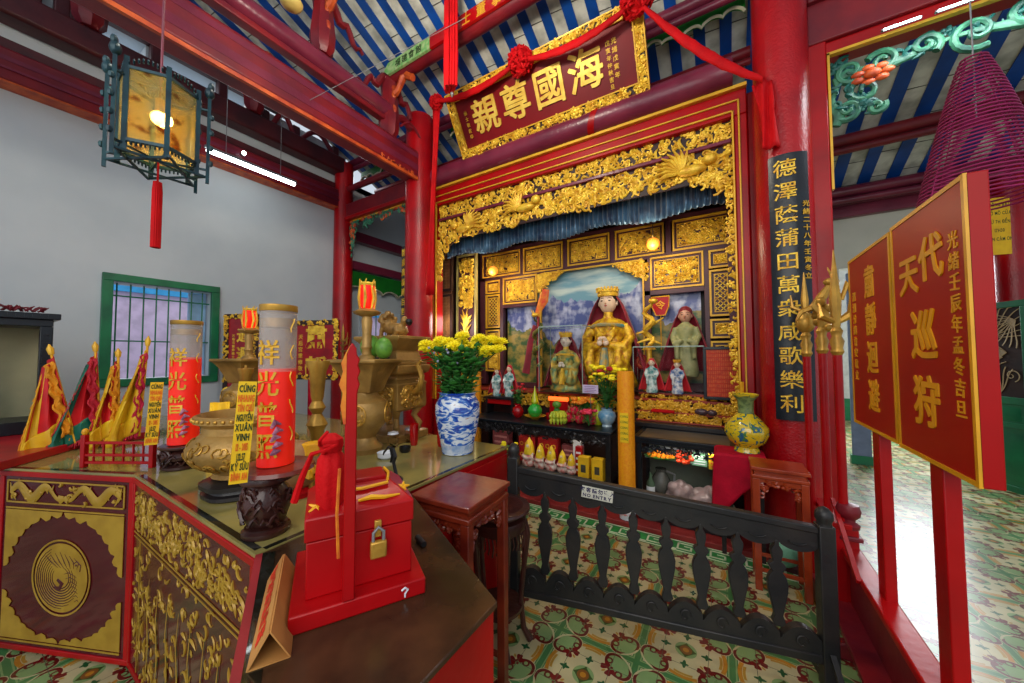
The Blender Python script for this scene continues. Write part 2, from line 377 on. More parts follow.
# small window further along the left wall, seen through the side bay
w2 = MB(); w2.box(fx0, fx1, 3.9, 4.8, 2.3, 2.38).box(fx0, fx1, 3.9, 4.8, 1.26, 1.34).box(fx0, fx1, 3.9, 3.97, 1.34, 2.3).box(fx0, fx1, 4.73, 4.8, 1.34, 2.3)
win2 = struct(w2, 'window_2', mat('pale window frame', rgb(200, 216, 226), .5))
b2 = MB()
for i in range(7): b2.cyl(-5.72, 4.02+i*.11, 1.33, 2.31, .009, 8)
b2.rod((-5.72, 3.95, 1.85), (-5.72, 4.75, 1.85), .009); b2.build('window_bars', GREEN, win2)
# neighbouring house outside the windows
nb = thing('neighbouring_house', 'pale pink outside wall with blue band seen through window bars', 'building', (-7.6, 2.5, 0))
MB().box(-.1, .1, -6, 6, 0, 2.5).build('wall', mat('pink render', rgb(214, 190, 214), .8), nb)
MB().box(-.12, .14, -6, 6, 2.5, 2.95).build('band', mat('blue render', rgb(60, 160, 214), .7), nb)
# beams stacked on top of the left wall
t = struct(MB().box(-5.6, -5.42, -4, 3.45, 4.02, 4.32), 'trim_4', BEAM, bevel=.02)
struct(MB().box(-5.42, -5.405, -4, 3.45, 4.12, 4.14).box(-5.43, -5.415, -4, 3.45, 4.20, 4.24), 'trim_16', PLUM)
struct(MB().box(-5.6, -5.41, -4, 3.45, 4.005, 4.02), 'trim_5', ORANGE, bevel=.005)
struct(MB().box(-5.6, -5.50, -4, 3.45, 4.32, 4.44), 'trim_6', BEAMD)
struct(MB().box(-5.6, -5.36, -4, 3.45, 4.60, 4.86), 'trim_7', BEAMD, bevel=.03)
struct(MB().box(-5.6, -5.45, 3.55, 6.5, 3.05, 3.2).box(-5.6, -5.42, 3.55, 6.5, 3.55, 3.72), 'trim_8', PLUM, bevel=.02)
cl = MB()
for yy in (.35, .52, 1.19, 1.81, 2.3, 2.72, 3.35): cl.box(-5.6, -5.48, yy-.05, yy+.05, 4.86, 6.2 if yy < 2 else 5.05)
cl.box(-5.6, -5.5, .5, 2.6, 5.12, 5.22).box(-5.6, -5.52, .5, 2.4, 4.86, 4.93).box(-5.6, -5.5, .5, 2.6, 5.34, 5.44)
struct(cl, 'trim_9', BEAMD, bevel=.01)
# carved arches and brackets along the clerestory
for i, (y0, y1) in enumerate(((2.4, 2.68), (2.8, 3.3), (-.3, .3))):
    ar = MB(); P = [(-5.5, y0+(y1-y0)*k/12, 4.9+.22*sin(pi*k/12)) for k in range(13)]; ar.tube(P, [.035]*13, 8)
    tag(ar.build('arched_bracket', BEAM), ['maroon arched bracket between posts, above right end of lit tube', 'maroon arched bracket nearest the corner pillar above left wall', 'maroon arched bracket at far left top of wall'][i], 'bracket', 'arched brackets on the left wall')
# ================================================================ roof
def roof_z(Y): return 3.75+.42*(6.5-Y)
def roof(x0, x1, y0, y1, per, ph, name, sub):
    zz = lambda Y, o: roof_z(Y)+o
    s = MB(); s.add([(x0,y0,zz(y0,.03)),(x1,y0,zz(y0,.03)),(x1,y1,zz(y1,.03)),(x0,y1,zz(y1,.03)),(x0,y0,zz(y0,.12)),(x1,y0,zz(y0,.12)),(x1,y1,zz(y1,.12)),(x0,y1,zz(y1,.12))],
        [(0,3,2,1),(4,5,6,7),(0,1,5,4),(1,2,6,5),(2,3,7,6),(3,0,4,7)])
    rnd = random.Random(4); j = MB(); bt = MB(); x = x0+ph
    while x < x1-.05:
        a, b = x, min(x+per*.45, x1)
        bt.add([(a,y0,zz(y0,.018)),(b,y0,zz(y0,.018)),(b,y1,zz(y1,.018)),(a,y1,zz(y1,.018)),(a,y0,zz(y0,.031)),(b,y0,zz(y0,.031)),(b,y1,zz(y1,.031)),(a,y1,zz(y1,.031))],
            [(0,3,2,1),(4,5,6,7),(0,1,5,4),(1,2,6,5),(2,3,7,6),(3,0,4,7)])
        Y = y0+rnd.uniform(0, .3)
        while Y < y1-.05:
            if x+per < x1: j.bar((b, Y, zz(Y, .028)), (x+per, Y+.01, zz(Y, .028)), .008, .008)
            Y += .36
        x += per
    struct(s, name, TILEW); struct(bt, name+'_battens', BLUE); struct(j, name+'_joints', mat('dark joint', rgb(90, 90, 84), .8))
roof(-5.6, .62, -.6, 6.6, .232, .07, 'ceiling', 1)
roof(.62, 6.2, 1.2, 6.6, .28, .12, 'ceiling_side', 2)
# purlins (run across the hall)
def purlin(y, r, x0, x1, m, label, dz=0):
    p = MB().at(); p.rod((x0, y, roof_z(y)-r-.03+dz), (x1, y, roof_z(y)-r-.03+dz), r, 14); p.rod((x0, y-.01, roof_z(y)-2*r-.08+dz), (x1, y-.01, roof_z(y)-2*r-.08+dz), r*.6, 12)
    o = p.build('roof_purlin', m); tag(o, label, 'beam', 'roof purlins'); return o
purlin(3.62, .06, -5.55, .3, PLUM, 'plum purlin under striped roof just above the green cloud-edged board')
purlin(4.2, .055, -5.55, .3, BEAM, 'maroon purlin below the green board, crossing behind hanging plaque')
purlin(5.5, .07, .65, 6.1, BEAM, 'upper maroon purlin on right beyond the jade green arch')
purlin(6.3, .07, .65, 6.1, PLUM, 'lowest purlin on right directly above the back wall beam')
purlin(1.1, .09, -5.55, .4, BEAM, 'maroon purlin at the top left, above round struts')
# green boards with a cloud edge
def cloud(x0, x1, y, zt, zb, nm, lb, grp='green cloud boards'):
    t = thing(nm, lb, 'board', ((x0+x1)/2, y, zb), group=grp)
    pts = []; hw = (x1-x0)/2; n = max(3, int((x1-x0)/.17)); 
    for i in range(n*10+1):
        u = i/10; pts.append((-hw+(x1-x0)*i/(n*10), .06*abs(sin(pi*u))**.6*(1 if int(u) % 2 else .6)+.02*sin(u*2.1)))
    MB().slab([(-hw, zt-zb)]+pts+[(hw, zt-zb)], -.015, .015).build('board', GREENB, t)
    MB().tube([(p[0], -.02, p[1]) for p in pts], .014, 6).build('scroll_edge', mat('cream scroll', rgb(190, 186, 160), .6), t)
    return t
cloud(-3.3, .24, 3.75, roof_z(3.75)-.03, 4.70, 'cloud_board', 'green cloud-edged board under roof behind plaque')
cloud(-5.5, -3.75, 3.85, roof_z(3.85)-.03, 4.68, 'cloud_board', 'green cloud-edged board under roof above left side bay')
def cloudx(y0, y1, x, zt, zb, lb):
    t = thing('cloud_board', lb, 'board', (x, (y0+y1)/2, zb), radians(90), 'green cloud boards'); hw = (y1-y0)/2; pts = []
    n = 5
    for i in range(n*10+1): pts.append((-hw+2*hw*i/(n*10), .08*abs(sin(pi*i/10))**.6))
    MB().slab([(-hw, zt-zb)]+pts+[(hw, zt-zb)], -.015, .015).build('board', GREENB, t)
    MB().tube([(p[0], .02, p[1]) for p in pts], .013, 6).tube([(p[0], -.02, p[1]) for p in pts], .013, 6).build('scroll_edge', mat('cream scroll', rgb(190, 186, 160), .6), t)
cloudx(3.6, 5.4, -5.5, 3.02, 2.68, 'green cloud-edged board on left wall behind the side bay')
# ---------------------------------------------------------------- pillars
def pillar(x, y, r, z1, label, base=True, m=PRED):
    t = thing('round_pillar', label, 'pillar', (x, y, 0))
    MB().lathe([(r*1.02, .1), (r*1.02, 1.2), (r, 2.5), (r*.97, z1)], seg=32).build('shaft', m, t)
    MB().lathe([(r*1.35, 0), (r*1.35, .04), (r*1.25, .06), (r*1.25, .09), (r*1.1, .12), (r*1.02, .14)], seg=32).build('base', BEAMD, t)
    return t
pillar(.43, 3.4, .18, 4.95, 'thick red pillar right of altar carrying a black couplet board')
pillar(-3.57, 3.4, .19, 4.85, 'red pillar left of altar beneath the end of the big beam')
pillar(-5.48, 3.50, .15, 4.8, 'slim red corner pillar against the left white wall')
pillar(2.86, 6.40, .13, 3.72, 'red column at far right above the green lattice door', m=PRED)
# ---------------------------------------------------------------- big beams along the hall
t = thing('main_beam', 'massive maroon beam running from upper left down to the left pillar', 'beam', (-3.57, 1.3, 3.92))
MB().box(-.12, .12, -2.4, 2.0, 0, .38).build('beam', BEAM, t, bevel=.035); MB().box(.118, .123, -2.4, 1.98, .10, .18).box(.118, .123, -2.4, 1.98, .27, .33).build('plum_bands', PLUM, t)
cg = MB()
for y0 in (-1.9, 1.35): cg.at(.125, 0, 0, rz=pi/2); cg.curls(y0, y0+.55, -.01, .05, 0, 26, .03, 3)
cg.at(); cg.box(.10, .135, -2.4, 1.95, -.03, .005); cg.build('gilt_edge', ORANGE, t)
t = thing('upper_beam', 'round maroon beam lying above the massive main beam', 'beam', (-3.55, 1.1, 4.62))
MB().rod((0, -1.6, 0), (0, 1.75, 0), .1, 16).build('beam', PLUM, t)
MB().box(-.05, .05, -1.6, 1.7, -.16, -.1).build('fillet', BEAM, t, bevel=.01)
def strut(y, z0, z1, label):
    t = thing('roof_strut', label, 'strut', (-3.55, y, z0), group='carved roof struts')
    h = z1-z0
    MB().lathe([(.07, 0), (.11, .06), (.12, h*.3), (.09, h*.75), (.11, h)], seg=16, flute=.06, nf=8).build('post', BEAM, t)
    for sg in (-1, 1):
        P = [(0, sg*(.06+.42*k/10), h*.95-.30*(k/10)**1.2+.05*sin(k*1.5)) for k in range(11)]
        MB().tube(P, [.05-.03*k/10 for k in range(11)], 8).build('side_bracket', BEAM, t)
    P = [(.08+.34*k/8, 0, h*.9-.05*sin(k)-.10*(1-k/8)**2) for k in range(9)]
    o = MB().tube(P, [.03+.02*sin(k*1.3)**2 for k in range(9)], 7)
    P = [(.08+.03*sin(k*1.4), 0, h*.85-.42*k/8) for k in range(9)]
    o.tube(P, [.035-.002*k for k in range(9)], 7); o.build('orange_scroll', ORANGE, t)
strut(2.86, 4.3, 5.02, 'lower carved strut with orange scroll, under green end of lettered beam')
strut(2.0, 4.72, 5.38, 'upper carved strut with orange scroll beside the pale disc lamp')
st_o = [o for o in COL.objects if o.name.startswith('roof_strut') and not o.parent][0]
dup(st_o, (-5.40, .68, 4.86), 0, 'carved strut on left wall beams at the top left, above lantern'); dup(st_o, (-5.40, 2.12, 4.86), 0, 'carved strut on left wall beams between clerestory opening and fluorescent tube')
# curved yokes linking strut and pillar
y_ = MB().tube([(-3.57, 2.9+.42*k/10, 4.52+.16*sin(pi*k/10)) for k in range(11)], [.05]*11, 8).tube([(-3.44, 2.95+.35*k/10, 4.46+.12*sin(pi*k/10)) for k in range(11)], [.015]*11, 6)
tag(y_.build('arched_yoke', BEAM), 'maroon arched yoke between lower strut and left pillar top', 'bracket')
# beam with gilt lettering
t = thing('lettered_beam', 'maroon crossbeam under roof carrying painted gilt inscription strip', 'beam', (-1.6, 2.87, 5.06))
MB().rod((-2.05, 0, 0), (2.2, 0, 0), .09, 16).build('beam', BEAM, t)
MB().box(-1.85, -1.15, -.115, -.085, -.06, .085).slab([(-1.85, -.06), (-1.93, .012), (-1.85, .085)], -.115, -.085).build('green_end', mat('pale green paint', rgb(110, 176, 96), .5, c2=rgb(176, 200, 140), scale=20), t)
MB().box(-1.15, 1.9, -.115, -.085, -.06, .085).build('red_strip', RED, t)
tx = MB().text('信士董事人等仝立吉旦年歲次', .35, -.115, .012, .14, .004, wx=.9, gap=1.5); tx.build('gilt_lettering', GOLDT, t)
tx = MB().text('福建會館', -1.5, -.115, .012, .1, .004, wx=1, gap=1.1); tx.build('dark_lettering', INK, t)
# left bay lintel + cloud arch
struct(MB().box(-5.35, -3.72, 3.45, 3.6, 3.86, 4.08), 'trim_10', BEAM, bevel=.015)
struct(MB().box(-5.35, -3.72, 3.43, 3.62, 3.80, 3.86), 'trim_11', RED, bevel=.01)
purl = MB().rod((-5.45, 3.5, 4.35), (-3.6, 3.5, 4.35), .05, 10); tag(purl.build('tie_rod_beam', BEAM), 'thin maroon rail above the left side bay lintel', 'beam')
def arch(x0, x1, y, z, drop, label, seed, r=.055, mirror=False, right=True):
    t = thing('openwork_arch', label, 'carving', ((x0+x1)/2, y, z)); hw = (x1-x0)/2
    def ins(cx, cz):
        u = abs(cx)/hw if right else (hw-cx)/(2*hw)
        lim = .10+.06*sin(cx*14)+drop*max(0, (u-.72)/.28)**1.5 if right else .12+.03*sin(cx*9)+drop*max(0, (u-.86)/.14)**1.4
        return -cz < lim
    n = int(220*hw)
    MB().curls(-hw+.02, hw-.02, -drop, -.02, 0, n*3, r, seed, inside=ins, th=r*.2).build('green_scrolls', JADE, t)
    MB().curls(-hw+.02, hw-.02, -drop, -.02, -.01, n, r*.8, seed+5, inside=ins, th=r*.2).build('orange_blossoms', ORANGE, t)
    MB().box(-hw, hw, -.015, .015, -.02, .0).build('rail', GOLDT, t)
arch(-5.3, -3.74, 3.52, 3.8, .6, 'green openwork cloud arch spanning the left side bay', 2)
# right bay lintel
struct(MB().box(.62, 6.2, 3.5, 3.72, 3.98, 4.38).box(.62, 6.2, 3.46, 3.52, 4.3, 4.34), 'trim_12', BEAM, bevel=.012)
struct(MB().box(.62, 6.2, 3.53, 3.68, 3.87, 3.98), 'trim_13', RED, bevel=.008)
struct(MB().box(.735, .75, 3.5, 3.54, 2.8, 3.87).box(.735, 6.2, 3.5, 3.54, 3.855, 3.875), 'trim_14', GOLDT)
struct(MB().box(.60, .735, 3.5, 3.72, 0, 3.98), 'trim_15', RED, bevel=.012)
t = thing('openwork_arch', 'long jade green scrollwork arch with orange flower over right bay', 'carving', (.76, 3.6, 3.85))
g = MB(); rr = random.Random(8)
def spiral(mb, cx, cz, R, a0, sg, th, y=0, turns=1.4):
    P = []; Rd = []
    for k in range(26): t_ = k/25; a = a0+sg*t_*turns*2*pi; q = R*(1-.85*t_); P.append((cx+q*cos(a), y-.02*t_, cz+q*sin(a))); Rd.append(th*(1-.4*t_))
    mb.tube(P, Rd, 7)
P = [(.03+.02*sin(k*1.1), 0, -.52+.045*k) for k in range(9)]+[(.10+.11*k, 0, -.13-.03*sin(k*.9)-.0*k) for k in range(24)]
g.tube(P, [.03+.014*sin(k*.8) for k in range(len(P))], 8, flat=.6)
for k, (cx, cz, R) in enumerate(((.12, -.12, .1), (.2, -.3, .1), (.30, -.12, .09), (.10, -.42, .08), (.75, -.12, .12), (.98, -.1, .1), (1.35, -.13, .11), (1.75, -.1, .11), (2.2, -.12, .1), (.52, -.1, .08), (.26, -.45, .05))): spiral(g, cx, cz, R, k*1.3, 1 if k % 2 else -1, .024)
g.build('green_scrolls', JADE, t)
MB().curls(.02, .35, -.5, -.02, .0, 50, .05, 5, th=.012, inside=lambda a, b: a-b*0 < .12-b*.3).curls(.35, 2.6, -.17, -.02, .01, 60, .05, 6, th=.011).build('green_leaves', mat('dark jade', rgb(20, 92, 84), .5), t)
o = MB(); o.ell((.24, -.03, -.2), (.05, .03, .035))
for k in range(7): a = k*2*pi/7; o.ell((.24+.085*cos(a), -.02, -.2+.055*sin(a)), (.04, .02, .025), 8, 5)
o.ell((1.15, -.01, -.13), (.1, .02, .02)); o.ell((1.9, -.01, -.12), (.1, .02, .02)); o.build('orange_flower', ORANGE, t)
for k in range(5):
    x = 1.12+k*.26; f = thing('arch_lamp', 'short lit tube under jade arch, %s' % ['first beyond the red pillar', 'second beyond the red pillar', 'middle of the five', 'second from right frame edge', 'nearest the right frame edge'][k], 'lamp', (x, 3.44, 3.86), group='lit tubes on the right arch')
    MB().box(-.1, .1, 0, .02, 0, .012).build('housing', GREY, f); MB().rod((-.09, -.006, 0), (.09, -.006, 0), .007, 8).build('tube', LED, f)
# ================================================================ altar niche
def rrect(x0, x1, z0, z1, r=.03, n=4):
    P = []
    for cx, cz, a0 in ((x1-r, z1-r, 0), (x0+r, z1-r, 90), (x0+r, z0+r, 180), (x1-r, z0+r, 270)):
        for k in range(n+1): a = radians(a0+90*k/n); P.append((cx+r*cos(a), cz+r*sin(a)))
    return P
def frame_box(mb, x0, x1, z0, z1, w, y0, y1):
    return mb.box(x0, x1, y0, y1, z1-w, z1).box(x0, x1, y0, y1, z0, z0+w).box(x0, x0+w, y0, y1, z0+w, z1-w).box(x1-w, x1, y0, y1, z0+w, z1-w)
AX0, AX1 = -3.52, .22
fr = thing('altar_arch', 'tall red and gold framed arch of the main altar between the pillars', 'arch', ((AX0+AX1)/2, 3.6, .045))
hw = (AX1-AX0)/2; cx0 = (AX0+AX1)/2; zb = .045
f = MB(); f.box(-hw, hw, -.03, .12, 3.60, 3.84).box(-hw, -hw+.10, -.03, .12, 0, 3.60).box(hw-.10, hw, -.03, .12, 0, 3.60)
f.box(hw, hw+.36, .02, .1, 0, 3.8).box(-hw-.2, -hw, .02, .1, 0, 3.8)
f.build('red_frame', RED, fr, bevel=.01)
g = MB()
for o, w_ in ((.055, .014), (.10, .016), (-.004, .012)):
    g.box(-hw+o, hw-o, -.045, -.02, 3.84-o*1.9-w_, 3.84-o*1.9)
    if o > 0: g.box(hw-o-w_, hw-o, -.045, -.02, .9, 3.84-o*1.9).box(-hw+o, -hw+o+w_, -.045, -.02, .9, 3.84-o*1.9)
g.build('gilt_moulding', GOLDT, fr, bevel=.004)
MB().box(-hw+.12, hw-.12, .03, .05, 3.1, 3.62).build('backing_board', DARK, fr)
ux0, ux1 = -hw+.12, hw-.12
c = MB().curls(ux0, ux1, 3.43, 3.61, .03, 430, .05, 11, th=.0105); c.build('upper_carved_frieze', GOLD, fr)
MB().box(ux0, ux1, -.01, .05, 3.385, 3.42).build('plum_divider', PLUM, fr, bevel=.006)
edge = [(aY(px, py, 3.6).x-cx0, aY(px, py, 3.6).z-zb) for px, py in ((436, 275), (440, 262), (445, 250), (460, 236), (478, 233), (500, 228), (525, 220), (555, 214), (580, 211), (600, 205), (622, 197), (645, 193), (672, 184), (695, 186), (715, 190), (733, 188), (735, 205), (737, 225))]
def ez(x):
    for (a, b), (c_, d) in zip(edge, edge[1:]):
        if a <= x <= c_: return b+(d-b)*(x-a)/(c_-a+1e-9)
    return edge[0][1] if x < edge[0][0] else edge[-1][1]
MB().slab([(ux0, 3.39), (ux1, 3.39)]+[(e[0], e[1]+.03) for e in reversed(edge) if ux0 < e[0] < ux1], .035, .055).build('valance_board', DARK, fr)
c = MB().curls(ux0, ux1, 2.8, 3.38, .035, 1450, .055, 12, th=.012, inside=lambda x, z: z > ez(x)+.02)
c.build('scalloped_carved_valance', GOLD, fr)
for sx, px_, sg in ((ux1-.32, 3.22, 1), (ux0+.45, 3.2, -1), (-.35, 3.27, 1)):
    b = MB()
    b.ell((sx, .0, px_), (.13, .05, .05)); b.ell((sx+sg*.15, -.02, px_+.06), (.06, .04, .05))
    for k in range(9): a = k*.3-.3; b.tube([(sx-sg*.08, 0, px_), (sx-sg*(.1+.12*cos(a)), -.03, px_+.12*sin(a)+.03), (sx-sg*(.13+.2*cos(a)), -.02, px_+.2*sin(a)+.02)], [.014, .02, .006], 5)
    b.build('gilt_phoenix', GOLD, fr)
# hanging carved strips inside the jambs
MB().curls(ux1-.05, ux1+.02, .95, 3.05, .0, 160, .03, 14, th=.009).build('jamb_carving', GOLD, fr); MB().curls(ux0-.02, ux0+.06, 2.55, 3.1, 0, 90, .04, 15, th=.012).build('jamb_carving', GOLD, fr)
# beam above frame
t = thing('frame_beam', 'plum painted log beam above altar frame below the hanging plaque', 'beam', (cx0, 3.55, 4.02))
MB().rod((-hw+.08, 0, 0), (hw-.1, 0, 0), .13, 24).build('log', PLUM, t)
o = MB()
for x in (-.2, .95): o.lathe([(.134, -.04), (.134, .04)], seg=24)
o = MB().add([( .55+ (.035 if i%2 else -.035)+.05*sin(2*pi*(i//2)/24), .134*cos(2*pi*(i//2)/24), .134*sin(2*pi*(i//2)/24)) for i in range(48)], [(2*k, 2*k+1, (2*k+3)%48, (2*k+2)%48) for k in range(24)]); lab(o.build('red_band', RED, t), 'red painted band')
MB().box(-hw, hw, -.02, .05, -.155, -.125).build('gilt_line', GOLDT, t)
# pleated curtain
def curtain(x0, x1, y, z1, fn, name, m, label, n=300, amp=.02, per=.055):
    me = MB(); 
    def p(u, v): x = x0+(x1-x0)*u; zb_ = fn(u); return (x-(x0+x1)/2, amp*sin(x/per*2*pi)+.01*sin(x*31), z1+(zb_-z1)*v-z1)
    me.grid(p, n, 6); o = me.build(name, m, loc=((x0+x1)/2, y, z1)); s = o.modifiers.new('solid', 'SOLIDIFY'); s.thickness = .004; return tag(o, label, 'curtain')
CURT = mat('blue silver curtain', rgb(70, 110, 140), .35, .2, c2=rgb(30, 50, 80), scale=6, sheen=.4)
curtain(-3.42, .12, 3.82, 3.55, lambda u: 2.96+.03*sin(u*22), 'pleated_curtain', CURT, 'blue grey pleated curtain hanging behind the gilded valance')
# niche side walls, ceiling, back
struct(MB().box(-3.9, -3.8, 3.75, 4.56, .045, 4.1), 'wall_niche_left', DARK)
struct(MB().box(.15, .2, 3.74, 4.56, .045, 3.7), 'wall_niche_right', DARK)
struct(MB().box(-3.9, .2, 4.56, 4.62, .045, 3.7), 'wall_niche_back', DARK)
struct(MB().box(-3.9, .2, 3.86, 4.56, 3.6, 3.68), 'ceiling_niche', DARK)
# back framework
bk = thing('altar_backdrop_screen', 'brown and gold panelled screen framing mural at back of altar', 'screen', (-1.53, 4.4, .045))
bx, bz = -1.53, .045
PL = mat('purple brown frame wood', rgb(84, 42, 50), .4, c2=rgb(66, 32, 40), scale=6)
stile = MB(); mould = MB(); field = MB(); carve = MB()
def panel(x0, x1, z0, z1, kind='scroll', seed=0):
    x0 -= bx; x1 -= bx; z0 -= bz; z1 -= bz
    q = MB(); q.box(x0, x1, .0, .02, z0, z1); q.build('panel_board', PL, bk)
    frame_box(mould, x0, x1, z0, z1, .02, -.03, .0); frame_box(mould, x0+.045, x1-.045, z0+.045, z1-.045, .008, -.016, 0)
    a = (x1-x0)*(z1-z0)
    if kind == 'scroll': carve.curls(x0+.06, x1-.06, z0+.06, z1-.06, -.002, int(1500*a)+6, .032, seed, th=.0065)
    else:
        d = .055; x = x0-1
        while x < x1+1:
            for sg in (1, -1):
                # clipped diagonal lattice
                A = None; pts = []
                for z in [z0+.05+(z1-z0-.1)*k/40 for k in range(41)]:
                    xx = x+sg*(z-z0)
                    if x0+.05 < xx < x1-.05: pts.append((xx, z))
                if len(pts) > 1: carve.bar((pts[0][0], -.008, pts[0][1]), (pts[-1][0], -.008, pts[-1][1]), .009, .009, up=(0, 1, 0))
            x += d
for i, (a, b_, z0) in enumerate(((-3.2, -2.52, 2.74), (-2.47, -1.85, 2.72), (-1.78, -1.21, 2.74), (-1.14, -.57, 2.73), (-.48, .11, 2.74))): panel(a, b_, z0, 3.1, 'scroll', 20+i)
panel(-2.82, -2.25, 2.3, 2.7, 'scroll', 31); panel(-.73, -.17, 2.31, 2.7, 'scroll', 32)
for sx0, sx1 in ((-.12, .1), (-3.14, -2.88)):
    panel(sx0, sx1, 2.49, 2.69, 'scroll', 41); panel(sx0, sx1, 1.96, 2.47, 'lattice'); panel(sx0, sx1, 1.72, 1.93, 'scroll', 43); panel(sx0, sx1, 1.3, 1.69, 'scroll', 44)
st = MB()
for a, b_, z0, z1 in ((-3.25, .13, 3.1, 3.16), (-3.25, .13, 2.69, 2.745), (-3.25, -3.14, 1.1, 3.1), (-2.88, -2.82, 1.1, 2.7), (-.17, -.12, 1.1, 2.7), (.1, .13, 1.1, 3.1), (-2.27, -2.2, 1.1, 2.3), (-.8, -.73, 1.1, 2.7), (-2.82, -2.2, 2.25, 2.3), (-.8, -.17, 2.25, 2.31), (-.8, -.12, 1.1, 1.22), (-2.88, -2.2, 1.05, 1.15)):
    st.box(a-bx, b_-bx, -.02, .05, z0-bz, z1-bz)
for x in (-2.495, -1.815, -1.175, -.525): st.box(x-.03-bx, x+.03-bx, -.025, .05, 2.7-bz, 3.1-bz)
st.box(.06-bx-.0, .13-bx, -.04, 0, 1.1-bz, 3.1-bz)
st.build('framework', PL, bk, bevel=.004)
for sx, sg in ((-2.24, 1), (-.76, -1)):
    P = [(sx-bx, 2.69-bz), (sx+sg*.42-bx, 2.69-bz), (sx+sg*.30-bx, 2.62-bz), (sx+sg*.18-bx, 2.58-bz), (sx+sg*.12-bx, 2.50-bz), (sx-bx, 2.42-bz)]
    MB().slab(P, -.02, .01).curls(min(sx, sx+sg*.4)-bx, max(sx, sx+sg*.4)-bx, 2.42-bz, 2.68-bz, -.02, 140, .03, 9, th=.008, inside=lambda x, z, sx=sx, sg=sg: (x+bx-sx)*sg*.55 < z-(2.42-bz)-.01).build('corner_spandrel', GOLD, bk)
mould.box(-2.18-bx, -.82-bx, -.03, 0, 2.68-bz, 2.70-bz).box(-2.2-bx, -2.18-bx, -.03, 0, 1.1-bz, 2.68-bz).box(-.82-bx, -.80-bx, -.03, 0, 1.1-bz, 2.68-bz)
mould.build('gilt_moulding', GOLDT, bk); carve.build('carved_scrolls', GOLD, bk)
# mural painted with mountains, sky and foothills
def mural_mat():
    m = bpy.data.materials.new('painted mountain mural'); m.use_nodes = True; nt = m.node_tree; NX.nt = nt; L = nt.links; N = nt.nodes
    tc = N.new('ShaderNodeTexCoord'); sp = N.new('ShaderNodeSeparateXYZ'); L.new(tc.outputs['Object'], sp.inputs[0])
    X = NX(sp.outputs[0]); Z = NX(sp.outputs[2])
    def noise(sx, sz, d=6, off=0):
        cb = N.new('ShaderNodeCombineXYZ'); L.new((X*sx+off).k, cb.inputs[0]); L.new((Z*sz).k, cb.inputs[1]); n = N.new('ShaderNodeTexNoise'); n.inputs['Scale'].default_value = 1; n.inputs['Detail'].default_value = d
        L.new(cb.outputs[0], n.inputs['Vector']); return NX(n.outputs[0])
    def mix(a, b, f):
        x = N.new('ShaderNodeMix'); x.data_type = 'RGBA'; L.new(f.k, x.inputs[0])
        for i, q in ((6, a), (7, b)):
            if isinstance(q, tuple): x.inputs[i].default_value = q
            else: L.new(q, x.inputs[i])
        return x.outputs[2]
    def step(v, a, b): return ((v-a)*(1/(b-a))).op('MINIMUM', 1).op('MAXIMUM', 0)
    sky = mix(rgb(112, 160, 176), rgb(196, 214, 206), step(noise(1.5, 7), .42, .62))
    ridge = noise(2.2, 0, 5)*.9; rock = mix(rgb(78, 92, 150), rgb(190, 198, 220), step(noise(9, 5, 8)+(noise(3, 9)-.5)*.6, .42, .64))
    c = mix(sky, rock, (Z-ridge-.72+(X*.9).ab()*-.12).lt(0)*1)
    c = mix(c, rgb(112, 132, 96), (Z-noise(3, 0, 6, 7)*.7-.22).lt(0)); c = mix(c, mix(rgb(60, 96, 50), rgb(176, 150, 70), step(noise(7, 9, 6, 3), .42, .6)), (Z-noise(4, 1, 6, 2)*.8-.05-(X*.9).ab()*.42).lt(0))
    L.new(c, N['Principled BSDF'].inputs['Base Color']); N['Principled BSDF'].inputs['Roughness'].default_value = .35; return m
o = MB().slab([(-1.3, 0), (1.3, 0), (1.3, 1.66), (-1.3, 1.66)], -.01, .01).build('mountain_mural', mural_mat(), loc=(-1.51, 4.5, 1.1)); tag(o, 'painted mural of blue mountains, sky and hills behind the statues', 'mural')
# red lattice screens flanking (left jamb)
t = thing('lattice_screen', 'brown openwork lattice screen on left inner side of altar arch', 'screen', (-3.6, 3.9, 1.1))
q = MB(); frame_box(q, -.2, .2, 0, 1.35, .035, -.02, .02); frame_box(q, -.2, .2, 1.4, 2.2, .035, -.02, .02); q.build('frame', DARK, t)
q = MB()
BRN = mat('fretwork brown gold', rgb(150, 104, 60), .45, c2=rgb(120, 76, 44))
for k in range(13): q.box(-.17+k*.028, -.17+k*.028+.008, -.008, .006, .03, 1.33).box(-.17+k*.028, -.17+k*.028+.008, -.008, .006, 1.42, 2.18)
for k in range(48): q.box(-.17, .17, -.01, .004, .05+k*.045, .058+k*.045)
q.build('fretwork', BRN, t); MB().box(-.17, .17, .012, .018, .03, 2.18).build('backing', mat('dull brown board', rgb(110, 70, 46), .7), t)
t = thing('wall_light_tube', 'slim vertical white light beside the left altar lattice', 'lamp', (-3.52, 3.72, 1.35)); MB().box(-.02, .02, 0, .03, 0, 1.3).build('housing', GREY, t); light('wall_tube_light', 'POINT', (-3.35, 3.78, 2.0), 8, (1, .96, .9), .15); MB().rod((0, -.015, .03), (0, -.015, 1.27), .012, 8).build('tube', emis('soft white tube', (1, .97, .9, 1), 3), t)
t = thing('carved_tall_panel', 'tall panel of golden flower carving on left inside of altar', 'panel', (-3.31, 4.12, 1.077))
q = MB(); frame_box(q, -.19, .19, 0, 2.0, .03, -.02, .03); q.build('frame', mat('pale gold frame', rgb(196, 180, 110), .4, .2), t); MB().box(-.16, .16, 0, .02, .03, 1.97).build('board', PL, t)
q = MB().curls(-.12, .12, 1.2, 1.92, -.0, 150, .05, 51, th=.014)
